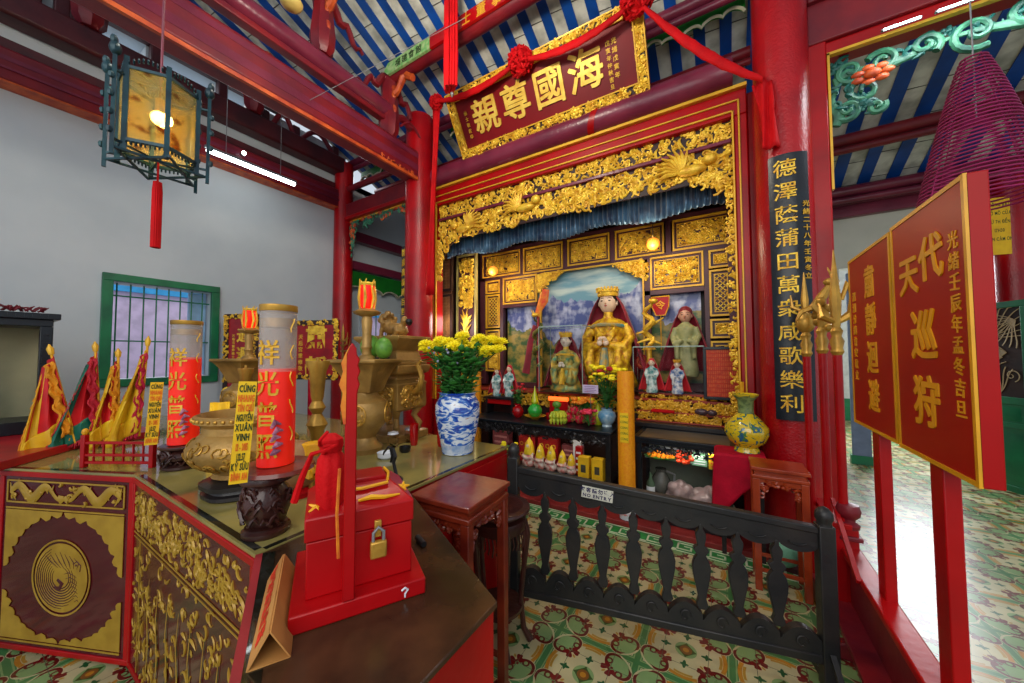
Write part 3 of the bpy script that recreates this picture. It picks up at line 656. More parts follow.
for k in range(60):
    a = random.Random(k).uniform(-1.2, 1.2); z = .08+.95*k/60; q.tube([(0, -.01, z), (.06*sin(a), -.02, z+.06), (.12*sin(a), -.015, z+.12*cos(a)+.05)], [.012, .016, .004], 5)
q.tube([(0, -.01, .06), (.02, -.02, .5), (-.01, -.01, .95)], .02, 6).ell((0, -.02, .18), (.09, .03, .1)); q.build('gilt_carving', GOLD, t)
# altar tiers
tr = thing('altar_tiers', 'stepped altar shelves with red ledges and gilded carved fronts', 'altar', (-1.5, 4.2, .045))
MB().box(-1.95, 1.62, -.12, .35, 0, 1.0).build('core', DARK, tr); MB().box(.70, 1.63, -.28, -.12, 0, .80).build('lower_core', DARK, tr)
lg = MB(); lg.box(.68, 1.64, -.20, .33, 1.0, 1.03).box(.68, 1.64, -.26, -.1, .88, .905).box(.68, 1.64, -.3, -.1, .80, .815).box(-1.95, .68, -.16, .35, 1.0, 1.03).box(.68, 1.64, -.14, .33, 1.06, 1.085); lg.build('red_ledge', mat('red brown ledge', rgb(160, 60, 34), .35, c2=rgb(128, 40, 26)), tr, bevel=.004)
cv = MB().curls(.7, 1.62, .905, 1.0, -.20, 230, .032, 61, th=.009).curls(.7, 1.62, .815, .88, -.26, 180, .026, 62, th=.008).curls(.7, 1.62, 1.03, 1.06, -.15, 90, .018, 63, th=.006).curls(-1.9, .66, .85, 1.0, -.13, 300, .04, 64, th=.01); cv.build('gilded_carving', GOLDT, tr)
MB().box(.68, 1.66, -.4, -.1, .755, .80).build('black_shelf', BLACK, tr, bevel=.006)
# ================================================================ statues
def remesh(o, v): r = o.modifiers.new('skin', 'REMESH'); r.mode = 'VOXEL'; r.voxel_size = v; r.use_smooth_shade = True; s = o.modifiers.new('sm', 'SMOOTH'); s.factor = .5; s.iterations = 3; return o
GLDROBE = mat('gold embroidered robe', rgb(240, 196, 40), .4, .2, c2=rgb(176, 116, 34), scale=22, bump=.5)
VEIL = mat('crimson veil', rgb(150, 8, 36), .6, c2=rgb(110, 4, 28), scale=5, bump=.2, bscale=20, sheen=.3)
SAGE = mat('pale green stone robe', rgb(178, 176, 120), .5, c2=rgb(140, 146, 96), scale=12, bump=.3)
EYE_ = mat('dark eye paint', rgb(30, 20, 20), .3); LIP = mat('red lip paint', rgb(170, 40, 40), .4); HAIR = mat('black hair', rgb(24, 18, 20), .4)
def veil(t, h, w, m=VEIL, d=.55, off=0, name='veil', top=None):
    def p(u, v):
        b_ = radians(-118+236*u); s = sin(min(1, v*3.2)*pi/2)
        R = w*(.33*s+.74*max(0, v-.15)**.9); zz = (top or h)*(1-v*.93)+off
        if v < .3: zz = (top or h)*(1-.279*(1-cos(v/.3*pi/2))*1.0)+off
        fold = 1+.06*sin(u*34)*v
        de = d+(1-d)*max(0, 1-v*2.4); return (R*sin(b_)*fold, R*cos(b_)*de*fold+.012*h, zz)
    o = MB().grid(p, 40, 18).build(name, m, t); s = o.modifiers.new('s', 'SOLIDIFY'); s.thickness = .006*h; return o
def deity(label, loc, h, robe, veilm=VEIL, rz=0, name='goddess_statue', crown=True, seated=True, vox=.012, face=SKIN, trim=None, group=None, fan=None):
    t = thing(name, label, 'statue', loc, rz, group); k = h
    b = MB()
    hd = .84; r = .105
    if seated:
        b.lathe([(.25*k, 0), (.27*k, .04*k), (.24*k, .13*k), (.19*k, .25*k), (.145*k, .38*k), (.135*k, .5*k), (.15*k, .6*k), (.06*k, .68*k)], seg=28, sq=.72, flute=.035, nf=9)
        for s in (-1, 1):
            for j in range(3): b.tube([(s*.12*k, -.06*k, (.64-.03*j)*k), (s*.07*k, -.125*k, (.55-.04*j)*k), (0, -.14*k, (.50-.045*j)*k)], .012*k, 6)
            b.tube([(s*.13*k, -.15*k, .36*k), (s*.14*k, -.19*k, .24*k), (s*.12*k, -.2*k, .14*k)], [.03*k, .055*k, .04*k], 8)
        b.ell((0, .01*k, .60*k), (.18*k, .095*k, .09*k)); b.ell((.12*k, -.09*k, .17*k), (.1*k, .13*k, .08*k)); b.ell((-.12*k, -.09*k, .17*k), (.1*k, .13*k, .08*k))
        for s in (-1, 1):
            b.tube([(s*.16*k, 0, .61*k), (s*.215*k, -.03*k, .48*k), (s*.17*k, -.12*k, .38*k), (s*.05*k, -.17*k, .41*k)], [.05*k, .055*k, .058*k, .034*k], 10)
            b.tube([(s*.2*k, -.04*k, .46*k), (s*.2*k, -.1*k, .34*k), (s*.17*k, -.13*k, .2*k)], [.03*k, .05*k, .045*k], 10)
        hx = .035
    else:
        b.lathe([(.15*k, 0), (.16*k, .05*k), (.13*k, .3*k), (.105*k, .5*k), (.125*k, .62*k), (.13*k, .68*k), (.06*k, .74*k)], seg=20, sq=.75)
        for s in (-1, 1): b.tube([(s*.12*k, 0, .68*k), (s*.155*k, -.02*k, .55*k), (s*.12*k, -.1*k, .46*k), (s*.03*k, -.13*k, .5*k)], [.045*k, .05*k, .055*k, .03*k], 10)
        b.tube([(.1*k, -.1*k, .46*k), (.11*k, -.1*k, .25*k)], [.045*k, .03*k], 8).tube([(-.1*k, -.1*k, .46*k), (-.11*k, -.1*k, .25*k)], [.045*k, .03*k], 8)
        hd = .85; r = .098
    b.tube([(0, 0, (hd-.2)*k), (0, 0, (hd-.05)*k)], [.05*k, .045*k], 10)
    remesh(b.build('robed_body', robe, t), vox*k)
    f = MB(); z = hd*k
    f.ell((0, -.005*k, z), (r*.82*k, r*.85*k, r*1.08*k), 18, 12).ell((0, -.03*k, z-.045*k), (r*.5*k, r*.5*k, r*.45*k)).tube([(0, -r*.80*k, z+.012*k), (0, -r*1.02*k, z-.018*k), (0, -r*.85*k, z-.026*k)], [.006*k, .011*k, .006*k], 6).tube([(0, 0, z-.06*k), (0, 0, z-.14*k)], .035*k, 10)
    for s in (-1, 1): f.ell((s*r*.84*k, 0, z-.01*k), (.012*k, .015*k, .028*k), 8, 6)
    f.build('face', face, t)
    if seated:
        hh = MB()
        for s in (-1, 1):
            hh.ell((s*.03*k, -.20*k, .43*k), (.028*k, .018*k, .03*k), 8, 6)
            for q in range(4): hh.tube([(s*(.012+.011*q)*k, -.208*k, .445*k), (s*(.008+.009*q)*k, -.218*k, .47*k+.004*k*(q % 2)), (s*(.002+.006*q)*k, -.205*k, .488*k)], [.0065*k, .006*k, .004*k], 5)
            hh.tube([(s*.045*k, -.2*k, .44*k), (s*.03*k, -.222*k, .462*k)], [.008*k, .005*k], 5)
        hh.build('hands', face, t)
    e = MB()
    for s in (-1, 1):
        e.ell((s*.036*k, -r*.80*k, z+.008*k), (.015*k, .006*k, .006*k), 8, 5).tube([(s*.014*k, -r*.83*k, z+.03*k), (s*.036*k, -r*.80*k, z+.038*k), (s*.058*k, -r*.68*k, z+.03*k)], .003*k, 5)
    e.build('eyes', EYE_, t); MB().ell((0, -r*.83*k, z-.042*k), (.015*k, .008*k, .006*k), 8, 5).build('lips', LIP, t)
    MB().ell((0, .02*k, z+(.03 if crown else .038)*k), (r*.95*k, r*.95*k, r*1.0*k), 16, 10).build('hair' if crown else 'hood', HAIR if crown else veilm, t)
    if crown:
        c = MB().lathe([(r*.92*k, z+.055*k), (r*1.0*k, z+.075*k), (r*.98*k, z+.1*k), (r*1.08*k, z+.125*k)], seg=20)
        for q in range(9):
            a = -pi/2+(q-4)*.3; x, y = r*1.05*k*cos(a), r*1.05*k*sin(a); c.tube([(x, y, z+.1*k), (x, y, z+.15*k-.004*k*abs(q-4))], [.012*k, .003*k], 6).ell((x, y, z+.135*k), .012*k, 7, 5)
        for q in range(-3, 4): c.tube([(q*.02*k, -r*.98*k, z+.07*k), (q*.02*k, -r*1.0*k, z+.05*k)], .003*k, 4)
        c.build('crown', GOLD, t)
    if trim:
        c = MB(); c.tube([(.17*k*cos(a)*(1 if 1 else 1), -.0*k+.125*k*sin(a), .58*k-.03*k*sin(a)) for a in [q*2*pi/16 for q in range(16)]], .018*k, 6, closed=True)
        if seated: c.tube([(0, -.15*k, .38*k), (0, -.17*k, .25*k), (0, -.2*k, .12*k)], [.03*k, .045*k, .05*k], 6)
        c.build('collar_trim', trim, t)
    if veilm: veil(t, (hd+.13)*k if seated else (hd+.115)*k, .42*k if seated else .38*k, veilm, d=.40)
    return t
deity('large golden crowned goddess seated before mural, crimson veil, central and highest', (-1.20, 4.24, 1.16), 1.22, GLDROBE, trim=mat('turquoise sash', rgb(60, 140, 150), .4, c2=rgb(200, 160, 50), scale=10))
deity('smaller veiled goddess with white face inside glass case left of large statue', (-1.67, 4.03, 1.1), .74, mat('multicolour robe', rgb(210, 170, 60), .45, .2, c2=rgb(90, 150, 110), scale=14), face=mat('pale face', rgb(226, 216, 200), .4), trim=GOLD)
deity('standing pale green figure with crimson veil and pink face at right', (-.36, 4.32, 1.3), .80, SAGE, seated=False, crown=False, face=mat('pink face', rgb(226, 170, 140), .45))
WR = mat('white and teal painted robe', rgb(216, 226, 220), .35, c2=rgb(40, 130, 130), scale=22); RV = mat('scarlet cape', rgb(206, 10, 30), .6, sheen=.3)
deity('white robed porcelain figurine in red cape, right one of left pair', (-2.40, 3.87, 1.005), .42, WR, RV, seated=False, crown=False, name='porcelain_figurine')
deity('white robed porcelain figurine in red cape, left one of left pair', (-2.60, 3.88, 1.005), .38, WR, RV, seated=False, crown=True, name='porcelain_figurine')
deity('white faced figurine in scarlet cape standing in front of glass case', (-.67, 4.0, 1.135), .38, WR, RV, seated=False, crown=False, name='porcelain_figurine')
w_ = deity('bearded warrior figurine with blue headdress beside yellow framed tablet', (-.42, 4.0, 1.135), .36, mat('blue white armour', rgb(226, 226, 220), .4, c2=rgb(30, 90, 150), scale=26), RV, seated=False, crown=True, name='warrior_figurine')
# glass cases
def case(label, loc, w, d, h, frame=GREY):
    t = thing('glass_case', label, 'glass case', loc)
    for n_, (a, b_, c_, e_) in {'front_pane': (-w/2, w/2, -d/2, -d/2+.004), 'back_pane': (-w/2, w/2, d/2-.004, d/2), 'side_pane': (-w/2, -w/2+.004, -d/2, d/2), 'side_pane ': (w/2-.004, w/2, -d/2, d/2)}.items():
        MB().box(a, b_, c_, e_, .01, h).build(n_.strip(), GLASS, t)
    MB().box(-w/2, w/2, -d/2, d/2, h, h+.005).build('top_pane', GLASS, t)
    q = MB()
    for x in (-w/2, w/2):
        for y in (-d/2, d/2): q.box(x-.003, x+.003, y-.003, y+.003, .01, h)
        q.box(x-.003, x+.003, -d/2, d/2, h-.003, h+.007)
    for y in (-d/2, d/2): q.box(-w/2, w/2, y-.003, y+.003, h-.003, h+.007)
    q.build('edge_strips', frame, t); MB().box(-w/2, w/2, -d/2, d/2, 0, .01).build('floor_plate', WOODB, t); return t
PALE = mat('pale glass edge', rgb(170, 196, 186), .2)
case('tall clear glass case around the smaller veiled goddess', (-1.68, 4.03, 1.09), .56, .34, .80, PALE)
case('wide low clear glass case behind the right figurines', (-.53, 4.2, 1.13), .7, .22, .50, PALE)
# dragons on staffs
def dragon_staff(label, x, y, z, h, red=True, hood=True):
    t = thing('dragon_staff', label, 'staff', (x, y, z))
    MB().rod((0, 0, 0), (0, 0, h), .014, 8).build('pole', GOLDT if not red else RED, t)
    P = [(.06*sin(q*1.0), -.05*cos(q*1.0)-.01, h*(.25+.6*q/18)) for q in range(19)]
    MB().tube(P, [.012+.02*sin(pi*min(1, (q+2)/20)) for q in range(19)], 8).build('coiled_dragon', mat('green gold scales', rgb(150, 130, 50), .4, .3, c2=rgb(30, 90, 50), scale=40), t)
    e = P[-1]; hd_ = MB().ell((e[0]+.03, e[1]-.03, e[2]+.02), (.045, .035, .03)).tube([(e[0]+.05, e[1]-.04, e[2]+.01), (e[0]+.1, e[1]-.06, e[2]+.02)], [.02, .012], 7)
    for s in (-1, 1): hd_.tube([(e[0], e[1]+s*.02, e[2]+.04), (e[0]-.03, e[1]+s*.03, e[2]+.1)], [.01, .003], 5)
    hd_.build('dragon_head', GOLD, t)
    if hood:
        q = MB().tube([(-.02, 0, h*.86), (.02, 0, h*.95), (.08, 0, h*1.05), (.12, 0, h*1.18)], [.04, .05, .075, .05], 10, flat=.4); q.build('red_flame_plume', mat('red gold plume', rgb(214, 50, 30), .5, c2=rgb(226, 160, 40), scale=9), t)
        veilp = MB().tube([(-.05, 0, h*.75), (-.12, .0, h*.55), (-.17, .01, h*.3), (-.2, .01, h*.16)], [.03, .045, .05, .06], 8, flat=.4); veilp.build('hanging_red_sash', VEIL, t)
dragon_staff('dragon staff with red flame plume and crimson sash left of mural', -2.12, 4.16, 1.12, 1.1)
t = thing('golden_dragon', 'small golden dragon climbing beside large statue, right side', 'dragon', (-.72, 4.16, 1.62))
MB().tube([(.05*sin(q*1.1), -.03*cos(q), .03+.52*q/14) for q in range(15)], [.01+.025*sin(pi*min(1, (q+2)/16)) for q in range(15)], 8).build('body', GOLD, t)
q = MB().ell((.06, -.05, .52), (.05, .035, .03)).tube([(-.02, 0, .2), (-.13, -.03, .16)], [.02, .008], 6).tube([(.02, 0, .25), (.16, -.03, .33)], [.02, .008], 6).tube([(0, 0, .1), (.14, -.04, .04)], [.02, .008], 6).tube([(0, 0, .1), (-.12, -.04, .06)], [.02, .01], 6); q.build('head_and_claws', GOLD, t)
MB().lathe([(.08, -.02), (.06, 0), (.03, .03), (.03, -.3), (.06, -.4), (.08, -.5)][::-1], seg=14).build('stand', GOLDT, t)
# small red lantern plaque on a rod in front of the right mural
t = thing('red_lantern_plaque', 'red and yellow lantern shaped plaque on thin rod before right mural', 'plaque', (-.62, 4.36, 1.6))
MB().slab([(-.05, .4), (.05, .4), (.09, .5), (.10, .62), (-.10, .62), (-.09, .5)], -.01, .01).build('plaque', RED, t); MB().rod((0, 0, 0), (0, 0, .4), .006).tube([(-.05, -.012, .4), (-.09, -.012, .5), (-.10, -.012, .62), (.10, -.012, .62), (.09, -.012, .5), (.05, -.012, .4)], .008, 5, closed=True).build('yellow_rim', YELG, t)
MB().text('令', 0, -.012, .52, .11, .004).build('yellow_lettering', YELG, t)
t = thing('red_token', 'small carved red octagonal token behind left end of low glass case', 'ornament', (-.82, 4.28, 1.36)); MB().slab([(.08*cos(a), .1+.09*sin(a)) for a in [pi/8+q*pi/4 for q in range(8)]], -.015, .015).build('plate', RED, t)
q = MB().tube([(.05*cos(a), -.02, .1+.055*sin(a)) for a in [k*pi/8 for k in range(16)]], .012, 6, closed=True).ell((0, -.02, .1), (.02, .01, .02)); q.build('raised_scroll', ORANGE, t); MB().box(-.03, .03, -.02, .02, -.24, .01).build('stand', WOODB, t)
# framed panel of little red tablets
t = thing('framed_tablet_board', 'black framed board with rows of tiny orange red tablets', 'board', (-.01, 3.98, 1.10))
q = MB(); frame_box(q, -.17, .17, 0, .52, .028, -.02, .02); q.build('frame', BLUEBLK, t, bevel=.003); MB().box(-.145, .145, 0, .012, .02, .5).build('backing', REDINK, t)
q = MB()
for i in range(16):
    for j in range(11): q.box(-.14+i*.0176, -.14+i*.0176+.012, -.008, 0, .035+j*.0425, .035+j*.0425+.034)
q.build('tablets', mat('orange red tablet', rgb(222, 96, 40), .5, c2=rgb(190, 60, 30), scale=30), t)
# hanging round lamps in the niche
for k, (x, y, zz, lb) in enumerate(((aY(493, 271, 4.05).x, 4.05, aY(493, 271, 4.05).z, 'glowing orange globe lamp hanging at left inside the altar'), (aY(653, 244, 3.95).x, 3.95, aY(653, 244, 3.95).z, 'glowing orange globe lamp hanging at right inside the altar'))):
    t = thing('globe_lamp', lb, 'lamp', (x, y, zz), group='orange globe lamps'); light('globe_lamp_light', 'POINT', (x, y-.13, zz-.1), 9, (1, .8, .55), .07); MB().ell((0, 0, 0), .065, 18, 12).build('globe', WARM, t); MB().rod((0, 0, .06), (0, 0, 3.6-zz), .003, 6).build('cord', BLACK, t); MB().cyl(0, 0, .06, .085, .02, 10).build('cap', BRASS, t)
# ================================================================ plaque over the altar
pq = bpy.data.objects.new('hanging_plaque', None); COL.objects.link(pq); tag(pq, 'large tilted red plaque with four big gilt characters and carved border', 'plaque')
BLc = Vector((-2.80, 3.47, 4.06)); tilt = math.atan2(.36, .62)
pq.location = (-1.68, 3.46, 4.07); pq.rotation_euler = (tilt, 0, 0)
W2, H = 1.14, .72
MB().box(-W2, W2, 0, .05, 0, H).build('board', mat('deep red plaque', rgb(122, 10, 16), .42, c2=rgb(104, 8, 14), scale=2, spec=.3), pq, bevel=.006)
q = MB(); frame_box(q, -W2, W2, 0, H, .10, -.012, .0); q.build('border_board', DARK, pq)
q = MB(); frame_box(q, -W2, W2, 0, H, .012, -.03, 0); frame_box(q, -W2+.09, W2-.09, .09, H-.09, .012, -.03, 0); q.build('gilt_fillet', GOLDT, pq)
q = MB(); n = 260
q.curls(-W2+.015, W2-.015, .015, .085, -.012, n, .034, 71, th=.009).curls(-W2+.015, W2-.015, H-.085, H-.015, -.012, n, .034, 72, th=.009).curls(-W2+.015, -W2+.085, .09, H-.09, -.012, 90, .034, 73, th=.009).curls(W2-.085, W2-.015, .09, H-.09, -.012, 90, .034, 74, th=.009)
q.build('carved_border', GOLD, pq)
for x in (-.86, .42):
    q = MB()
    for k in range(6): a = k*pi/3; q.ell((x+.035*cos(a), -.03, .04+.035*sin(a)), (.026, .016, .026), 8, 6)
    q.ell((x, -.045, .04), .02, 8, 6); q.build('border_blossom', GOLD, pq)
q = MB()
for ch, x in zip('親尊國海', (-.66, -.25, .16, .56)): q.fat(ch, x, -.008, .37, .37, .014, .018)
q.build('great_characters', mat('bright gilt letters', rgb(240, 206, 90), .35, .3, c2=rgb(214, 170, 60)), pq)
q = MB(); q.text('光緒戊寅年', .86, -.004, .50, .05, .006, vert=True, gap=1.35, bold=.02).text('戊寅年仲秋吉旦', .80, -.004, .50, .045, .006, vert=True, gap=1.3, bold=.02).text('信士敬獻印', -.93, -.004, .47, .045, .006, vert=True, gap=1.4, bold=.02); q.build('small_inscription', GOLDT, pq)
# cloth swag
def swag(a, b, sag, w0, n=20, name='cloth_swag', label='', fold=3):
    A = Vector(a); B = Vector(b); L_ = B-A
    def p(u, v):
        c_ = A+L_*u; c_.z -= sag*4*u*(1-u); aa = 2*pi*v; ww = w0*(.45+.75*sin(pi*u))
        return (c_.x-A.x, c_.y-A.y-.03-.022*sin(aa), c_.z-A.z+ww*cos(aa)*(1+.12*sin(u*40+v*9)))
    o = MB().grid(p, n, 16).build(name, CLOTH, loc=tuple(A)); return tag(o, label, 'cloth')
R0 = aY(437, 103, 3.12); R1 = aY(521, 62, 3.08); R2 = aY(637, 3, 3.05); R3 = aY(762, 82, 3.2)
swag(R0, R1, .10, .035, label='red cloth swag between the left and middle rosettes of plaque')
swag(R1, R2, .12, .035, label='red cloth swag between the middle and right rosettes of plaque')
swag(R2, R3, .09, .05, label='broad red cloth sweeping from plaque corner down to right pillar')
def rosette(p, r, label):
    t = thing('cloth_rosette', label, 'rosette', tuple(p), group='red cloth rosettes'); rr = random.Random(5); q = MB()
    for k in range(110):
        a = rr.uniform(0, 2*pi); s = rr.uniform(-1, .3); d = sqrt(max(0, 1-s*s)); c_ = Vector((d*cos(a), s, d*sin(a)))*r*.8
        u = Vector((rr.uniform(-1, 1), rr.uniform(-1, 1), rr.uniform(-1, 1))).normalized()*r*.28
        q.tube([c_-u, c_*1.15, c_+u], [r*.06, r*.11, r*.06], 5)
    q.build('petals', CLOTH, t); MB().ell((0, 0, 0), r*.82, 14, 9).build('core', CLOTH, t)
rosette(R0, .095, 'small red cloth rosette at top left corner of plaque'); rosette(R1, .14, 'red cloth rosette at top middle of plaque'); rosette(R2+Vector((0, 0, .03)), .145, 'red cloth rosette at top right corner of plaque, cut by frame')
def strip(a, b, w, label, name='cloth_streamer'):
    A = Vector(a); B = Vector(b)
    def p(u, v): c_ = A.lerp(B, u); return (c_.x-A.x+w*(v-.5)*(1-.2*sin(pi*u)), c_.y-A.y+.02*sin(v*9+u*5), c_.z-A.z)
    o = MB().grid(p, 14, 12).build(name, CLOTH, loc=tuple(A)); s = o.modifiers.new('s', 'SOLIDIFY'); s.thickness = .012; return tag(o, label, 'cloth')
strip(R0+Vector((-.02, 0, -.05)), aY(430, 295, 3.12), .10, 'long red streamer hanging from left rosette past the left pillar')
strip(R3+Vector((.0, 0, 0)), aY(772, 147, 3.18), .11, 'short red streamer hanging on right pillar top')
t = thing('vertical_tassel', 'long bundle of red cords hanging from roof above plaque left end', 'tassel', tuple(aY(452, 92, 2.6)))
q = MB(); rr = random.Random(2)
for k in range(30): a = rr.uniform(0, 2*pi); r = .075*sqrt(rr.random()); q.tube([(r*cos(a), r*sin(a), .02), (r*cos(a)*1.1, r*sin(a), .3), (r*cos(a), r*sin(a), 1.12)], .014, 5)
q.build('cords', CLOTH, t); MB().ell((0, 0, -.02), .018).rod((0, 0, -.02), (0, 0, -.05), .008).build('clasp', GREY, t)
# couplet boards on pillars
def couplet(label, x, y, z0, z1, w, text, side, r=.2, rz=0, small=True):
    t = thing('couplet_board', label, 'sign', (x, y, z0), rz); h = z1-z0; P = []
    def pt(a, rr_): return (rr_*sin(a), -rr_*cos(a)+r-.0)
    n = 12; A = w/2/r; outer = [pt(-A+2*A*k/n, r+.02) for k in range(n+1)]; inner = [pt(A-2*A*k/n, r+.002) for k in range(n+1)]
    MB().prism(outer+inner, 0, h).build('curved_board', BLUEBLK, t)
    q = MB(); cs = h/(len(text)+.35)
    for i, ch in enumerate(text):
        vs, fs = glyph(ch, .006); cz = h-cs*(i+.65)
        q.add([(lambda a: (( r+.021+v.z*.006+.003)*sin(a), r-(r+.021+v.z*.006+.003)*cos(a), cz+(v.y-.36)*cs*.80))(v.x*cs*.74/r+side) for v in vs], fs)
    q.build('gilt_characters', GOLD, t)
    if small:
        q = MB()
        for i, ch in enumerate('光緒二十八年壬寅冬立'):
            vs, fs = glyph(ch, .01); c2_ = h*.026; cz = h*.80-c2_*i*1.15
            q.add([(lambda a: ((r+.025+v.z*.004)*sin(a), r-(r+.025+v.z*.004)*cos(a), cz+(v.y-.36)*c2_*.9))(v.x*c2_*.9/r+A*.78) for v in vs], fs)
        q.build('small_characters', GOLDT, t)
couplet('curved black board with gold characters mounted on right pillar', .435, 3.20, 1.07, 3.02, .225, '德澤蔭蒲田萬衆咸歌樂利', -.12, .19, radians(4))
couplet('curved black board with gold characters seen edge-on at left pillar', -3.74, 3.30, 1.5, 3.05, .26, '恩波流福建百世永慶安瀾', -.0, .19, radians(-12), small=False)
# ================================================================ big altar table
T = .95
GLZ = mat('glass covered greenish table top', rgb(150, 138, 78), .09, c2=rgb(112, 108, 66), scale=2.5, coat=.2, spec=.5)
MARB = mat('dark brown polished top', rgb(74, 48, 30), .2, c2=rgb(44, 30, 20), scale=7, spec=.4, bump=.05)
MAROONP = mat('maroon painted panel', rgb(84, 10, 26), .16, c2=rgb(72, 9, 22), scale=2, coat=.25)
GOLDF = mat('flat gold leaf painting', rgb(178, 142, 46), .35, .1, c2=rgb(160, 124, 36), scale=12)
A = (-2.555, .528); Bp = (-1.218, .512)
tb = thing('altar_table', 'large glass-topped altar table with red frame and gold painted front panels', 'table', (-2.4, 1.1, 0))
ox, oy = -2.4, 1.1
def L2(p): return (p[0]-ox, p[1]-oy)
poly = [L2(p) for p in (Bp, (-1.218, 1.95), (-4.5, 1.95), (-4.9, 1.0), (-4.9, .19), (-4.0, -.03), (-3.339, .19), A)]
MB().prism(poly, T-.012, T).build('glass_top', GLZ, tb)
def inset(P, d):
    n = len(P); c = Vector((sum(p[0] for p in P)/n, sum(p[1] for p in P)/n)); return [(p[0]+(c.x-p[0])*d/(Vector(p)-c).length, p[1]+(c.y-p[1])*d/(Vector(p)-c).length) for p in P]
MB().prism(inset(poly, .01), T-.045, T-.012).build('red_edge', RED, tb, bevel=.003)
MB().prism(inset(poly, .045), 0.0, T-.045).build('carcass', BLACK, tb)
DK = mat('black top border', rgb(24, 28, 22), .15, coat=.6)
q = MB()
for a, b in ((Bp, A), (A, (-3.339, .19)), ((-1.218, 1.95), Bp)):
    a = L2(a); b = L2(b); d = Vector((b[0]-a[0], b[1]-a[1])).normalized(); nn = Vector((d.y, -d.x))*-1
    c1 = Vector(a)+d*.03; c2_ = Vector(b)-d*.03
    cc = Vector((0, 0)); s_ = 1 if (cc-c1).dot(nn) > 0 else -1; nn = nn*s_
    q.prism([tuple(c1+nn*.008), tuple(c2_+nn*.008), tuple(c2_+nn*.028), tuple(c1+nn*.028)], T+.0002, T+.001)
q.build('black_border', DK, tb)
def face_panel(a, b, kind):
    a = Vector(a); b = Vector(b); w = (b-a).length; ang = math.atan2(b.y-a.y, b.x-a.x)
    def m(): q = MB(); q.T = Matrix.Translation((a.x-ox, a.y-oy, 0)) @ Matrix.Rotation(ang, 4, 'Z'); return q
    q = m(); q.box(0, w, -.012, .04, .84, T-.04) if 0 else None
    q = m(); frame_box(q, .0, w, .02, T-.012, .026, -.006, .05); fo = q.build('panel_frame', RED, tb, bevel=.003)
    m().box(.02, w-.02, .0, .04, .04, T-.036).build('panel_field', MAROONP, tb)
    q = m()
    if kind == 'medallion':
        x0, x1 = .05, w-.05
        z1 = T-.055; z0 = .775
        for (aa, bb, cc, dd) in ((x0, x1, z0, z0+.008), (x0, x1, z1-.008, z1), (x0, x0+.008, z0, z1), (x1-.008, x1, z0, z1), (x0, x1, .745, .753), (x0, x1, .065, .073)): q.box(aa, bb, -.005, -.002, cc, dd)
        # dragon band: two facing dragons
        for sg in (0, 1):
            P = []; R = []
            for k in range(26):
                t_ = k/25; xx = .03+t_*(x1-x0)*.42; P.append((x1-xx if sg else x0+xx, -.004, (z0+z1)/2+.032*sin(t_*11))); R.append(.010+.016*sin(pi*min(1, t_*1.1+.05)))
            q.tube(P, R, 6, flat=.25)
            e = P[-1]; q.tube([(e[0], -.004, e[2]), (e[0]+(.03 if not sg else -.03), -.004, e[2]+.01)], [.024, .012], 6, flat=.2)
            for k in range(3, 24, 3): q.tube([P[k], (P[k][0]+.01, -.004, P[k][2]+.035*(1 if k % 2 else -1))], [.008, .002], 5, flat=.3)
            tx_ = x1-.03 if sg else x0+.03
            for k in range(6): q.tube([(tx_, -.004, (z0+z1)/2), (tx_+(.02 if sg else -.02)*(k % 3-1)+(-.01 if sg else .01), -.004, (z0+z1)/2-.045+.018*k)], [.01, .002], 5, flat=.3)
        q.curls(x0+.01, x1-.01, z0+.012, z1-.012, -.003, 16, .018, 4, th=.006, dep=.2)
        # corner scrolls
        zc0, zc1 = .08, .74; W_ = (x1-x0)
        for sx, sz in ((0, 0), (1, 0), (0, 1), (1, 1)):
            cr = [(.42, .0, .05), (.33, .03, .05), (.24, .05, .05), (.165, .105, .05), (.11, .17, .05), (.06, .25, .05), (.035, .34, .045), (.0, .42, .04)]; pts = [(0, 0)]+[(max(0, u_+rr_*cos(radians(g_))), max(0, v_+rr_*sin(radians(g_)))) for (u_, v_, rr_) in cr for g_ in ((0, 40, 80) if v_ < .1 else (10, 50, 90))]+[(0, .46)]
            P = []
            for u, v in pts:
                X_ = x0+u*W_*1.05 if not sx else x1-u*W_*1.05; kz = v*.62 if sz else v*.55; Z_ = zc1-kz*1.05 if sz else zc0+kz*.95
                P.append((X_, Z_))
            if sx != sz: P = P[::-1]
            q.slab(P, -.0045, -.002)
        # round phoenix medallion
        cx_, cz_ = w/2+.0, .41; R_ = .175
        q.tube([(cx_+R_*1.04*cos(k*pi/20), -.004, cz_+R_*1.08*sin(k*pi/20)) for k in range(40)], .005, 5, closed=True, flat=.4)
        q.slab([(cx_+R_*.95*cos(k*pi/24), cz_+R_*.99*sin(k*pi/24)) for k in range(48)], -.004, -.002)
        ln = MB(); ln.T = q.T
        for k in range(9):      # sweeping wing and tail feathers drawn as dark lines
            a0 = 2.0+.06*k; rr_ = R_*(.88-.072*k)
            ln.tube([(cx_+rr_*cos(a0+j*.28), -.0045, cz_+rr_*sin(a0+j*.28)) for j in range(11+k)], [.0008+.0026*sin(pi*(j+1)/(12+k)) for j in range(11+k)], 5, flat=.4)
        for k in range(7):
            u = k/6; ln.tube([(cx_-.10+.03*k, -.0045, cz_+.13-.05*abs(u-.5)), (cx_-.07+.03*k, -.0045, cz_+.08), (cx_-.02+.02*k, -.0045, cz_+.05)], [.001, .003, .001], 5, flat=.4)
            ln.tube([(cx_+.02+.012*k, -.0045, cz_+.02-.022*k), (cx_+.05+.01*k, -.0045, cz_+.03-.022*k), (cx_+.10+.003*k, -.0045, cz_+.01-.02*k)], [.001, .0022, .001], 5, flat=.4)
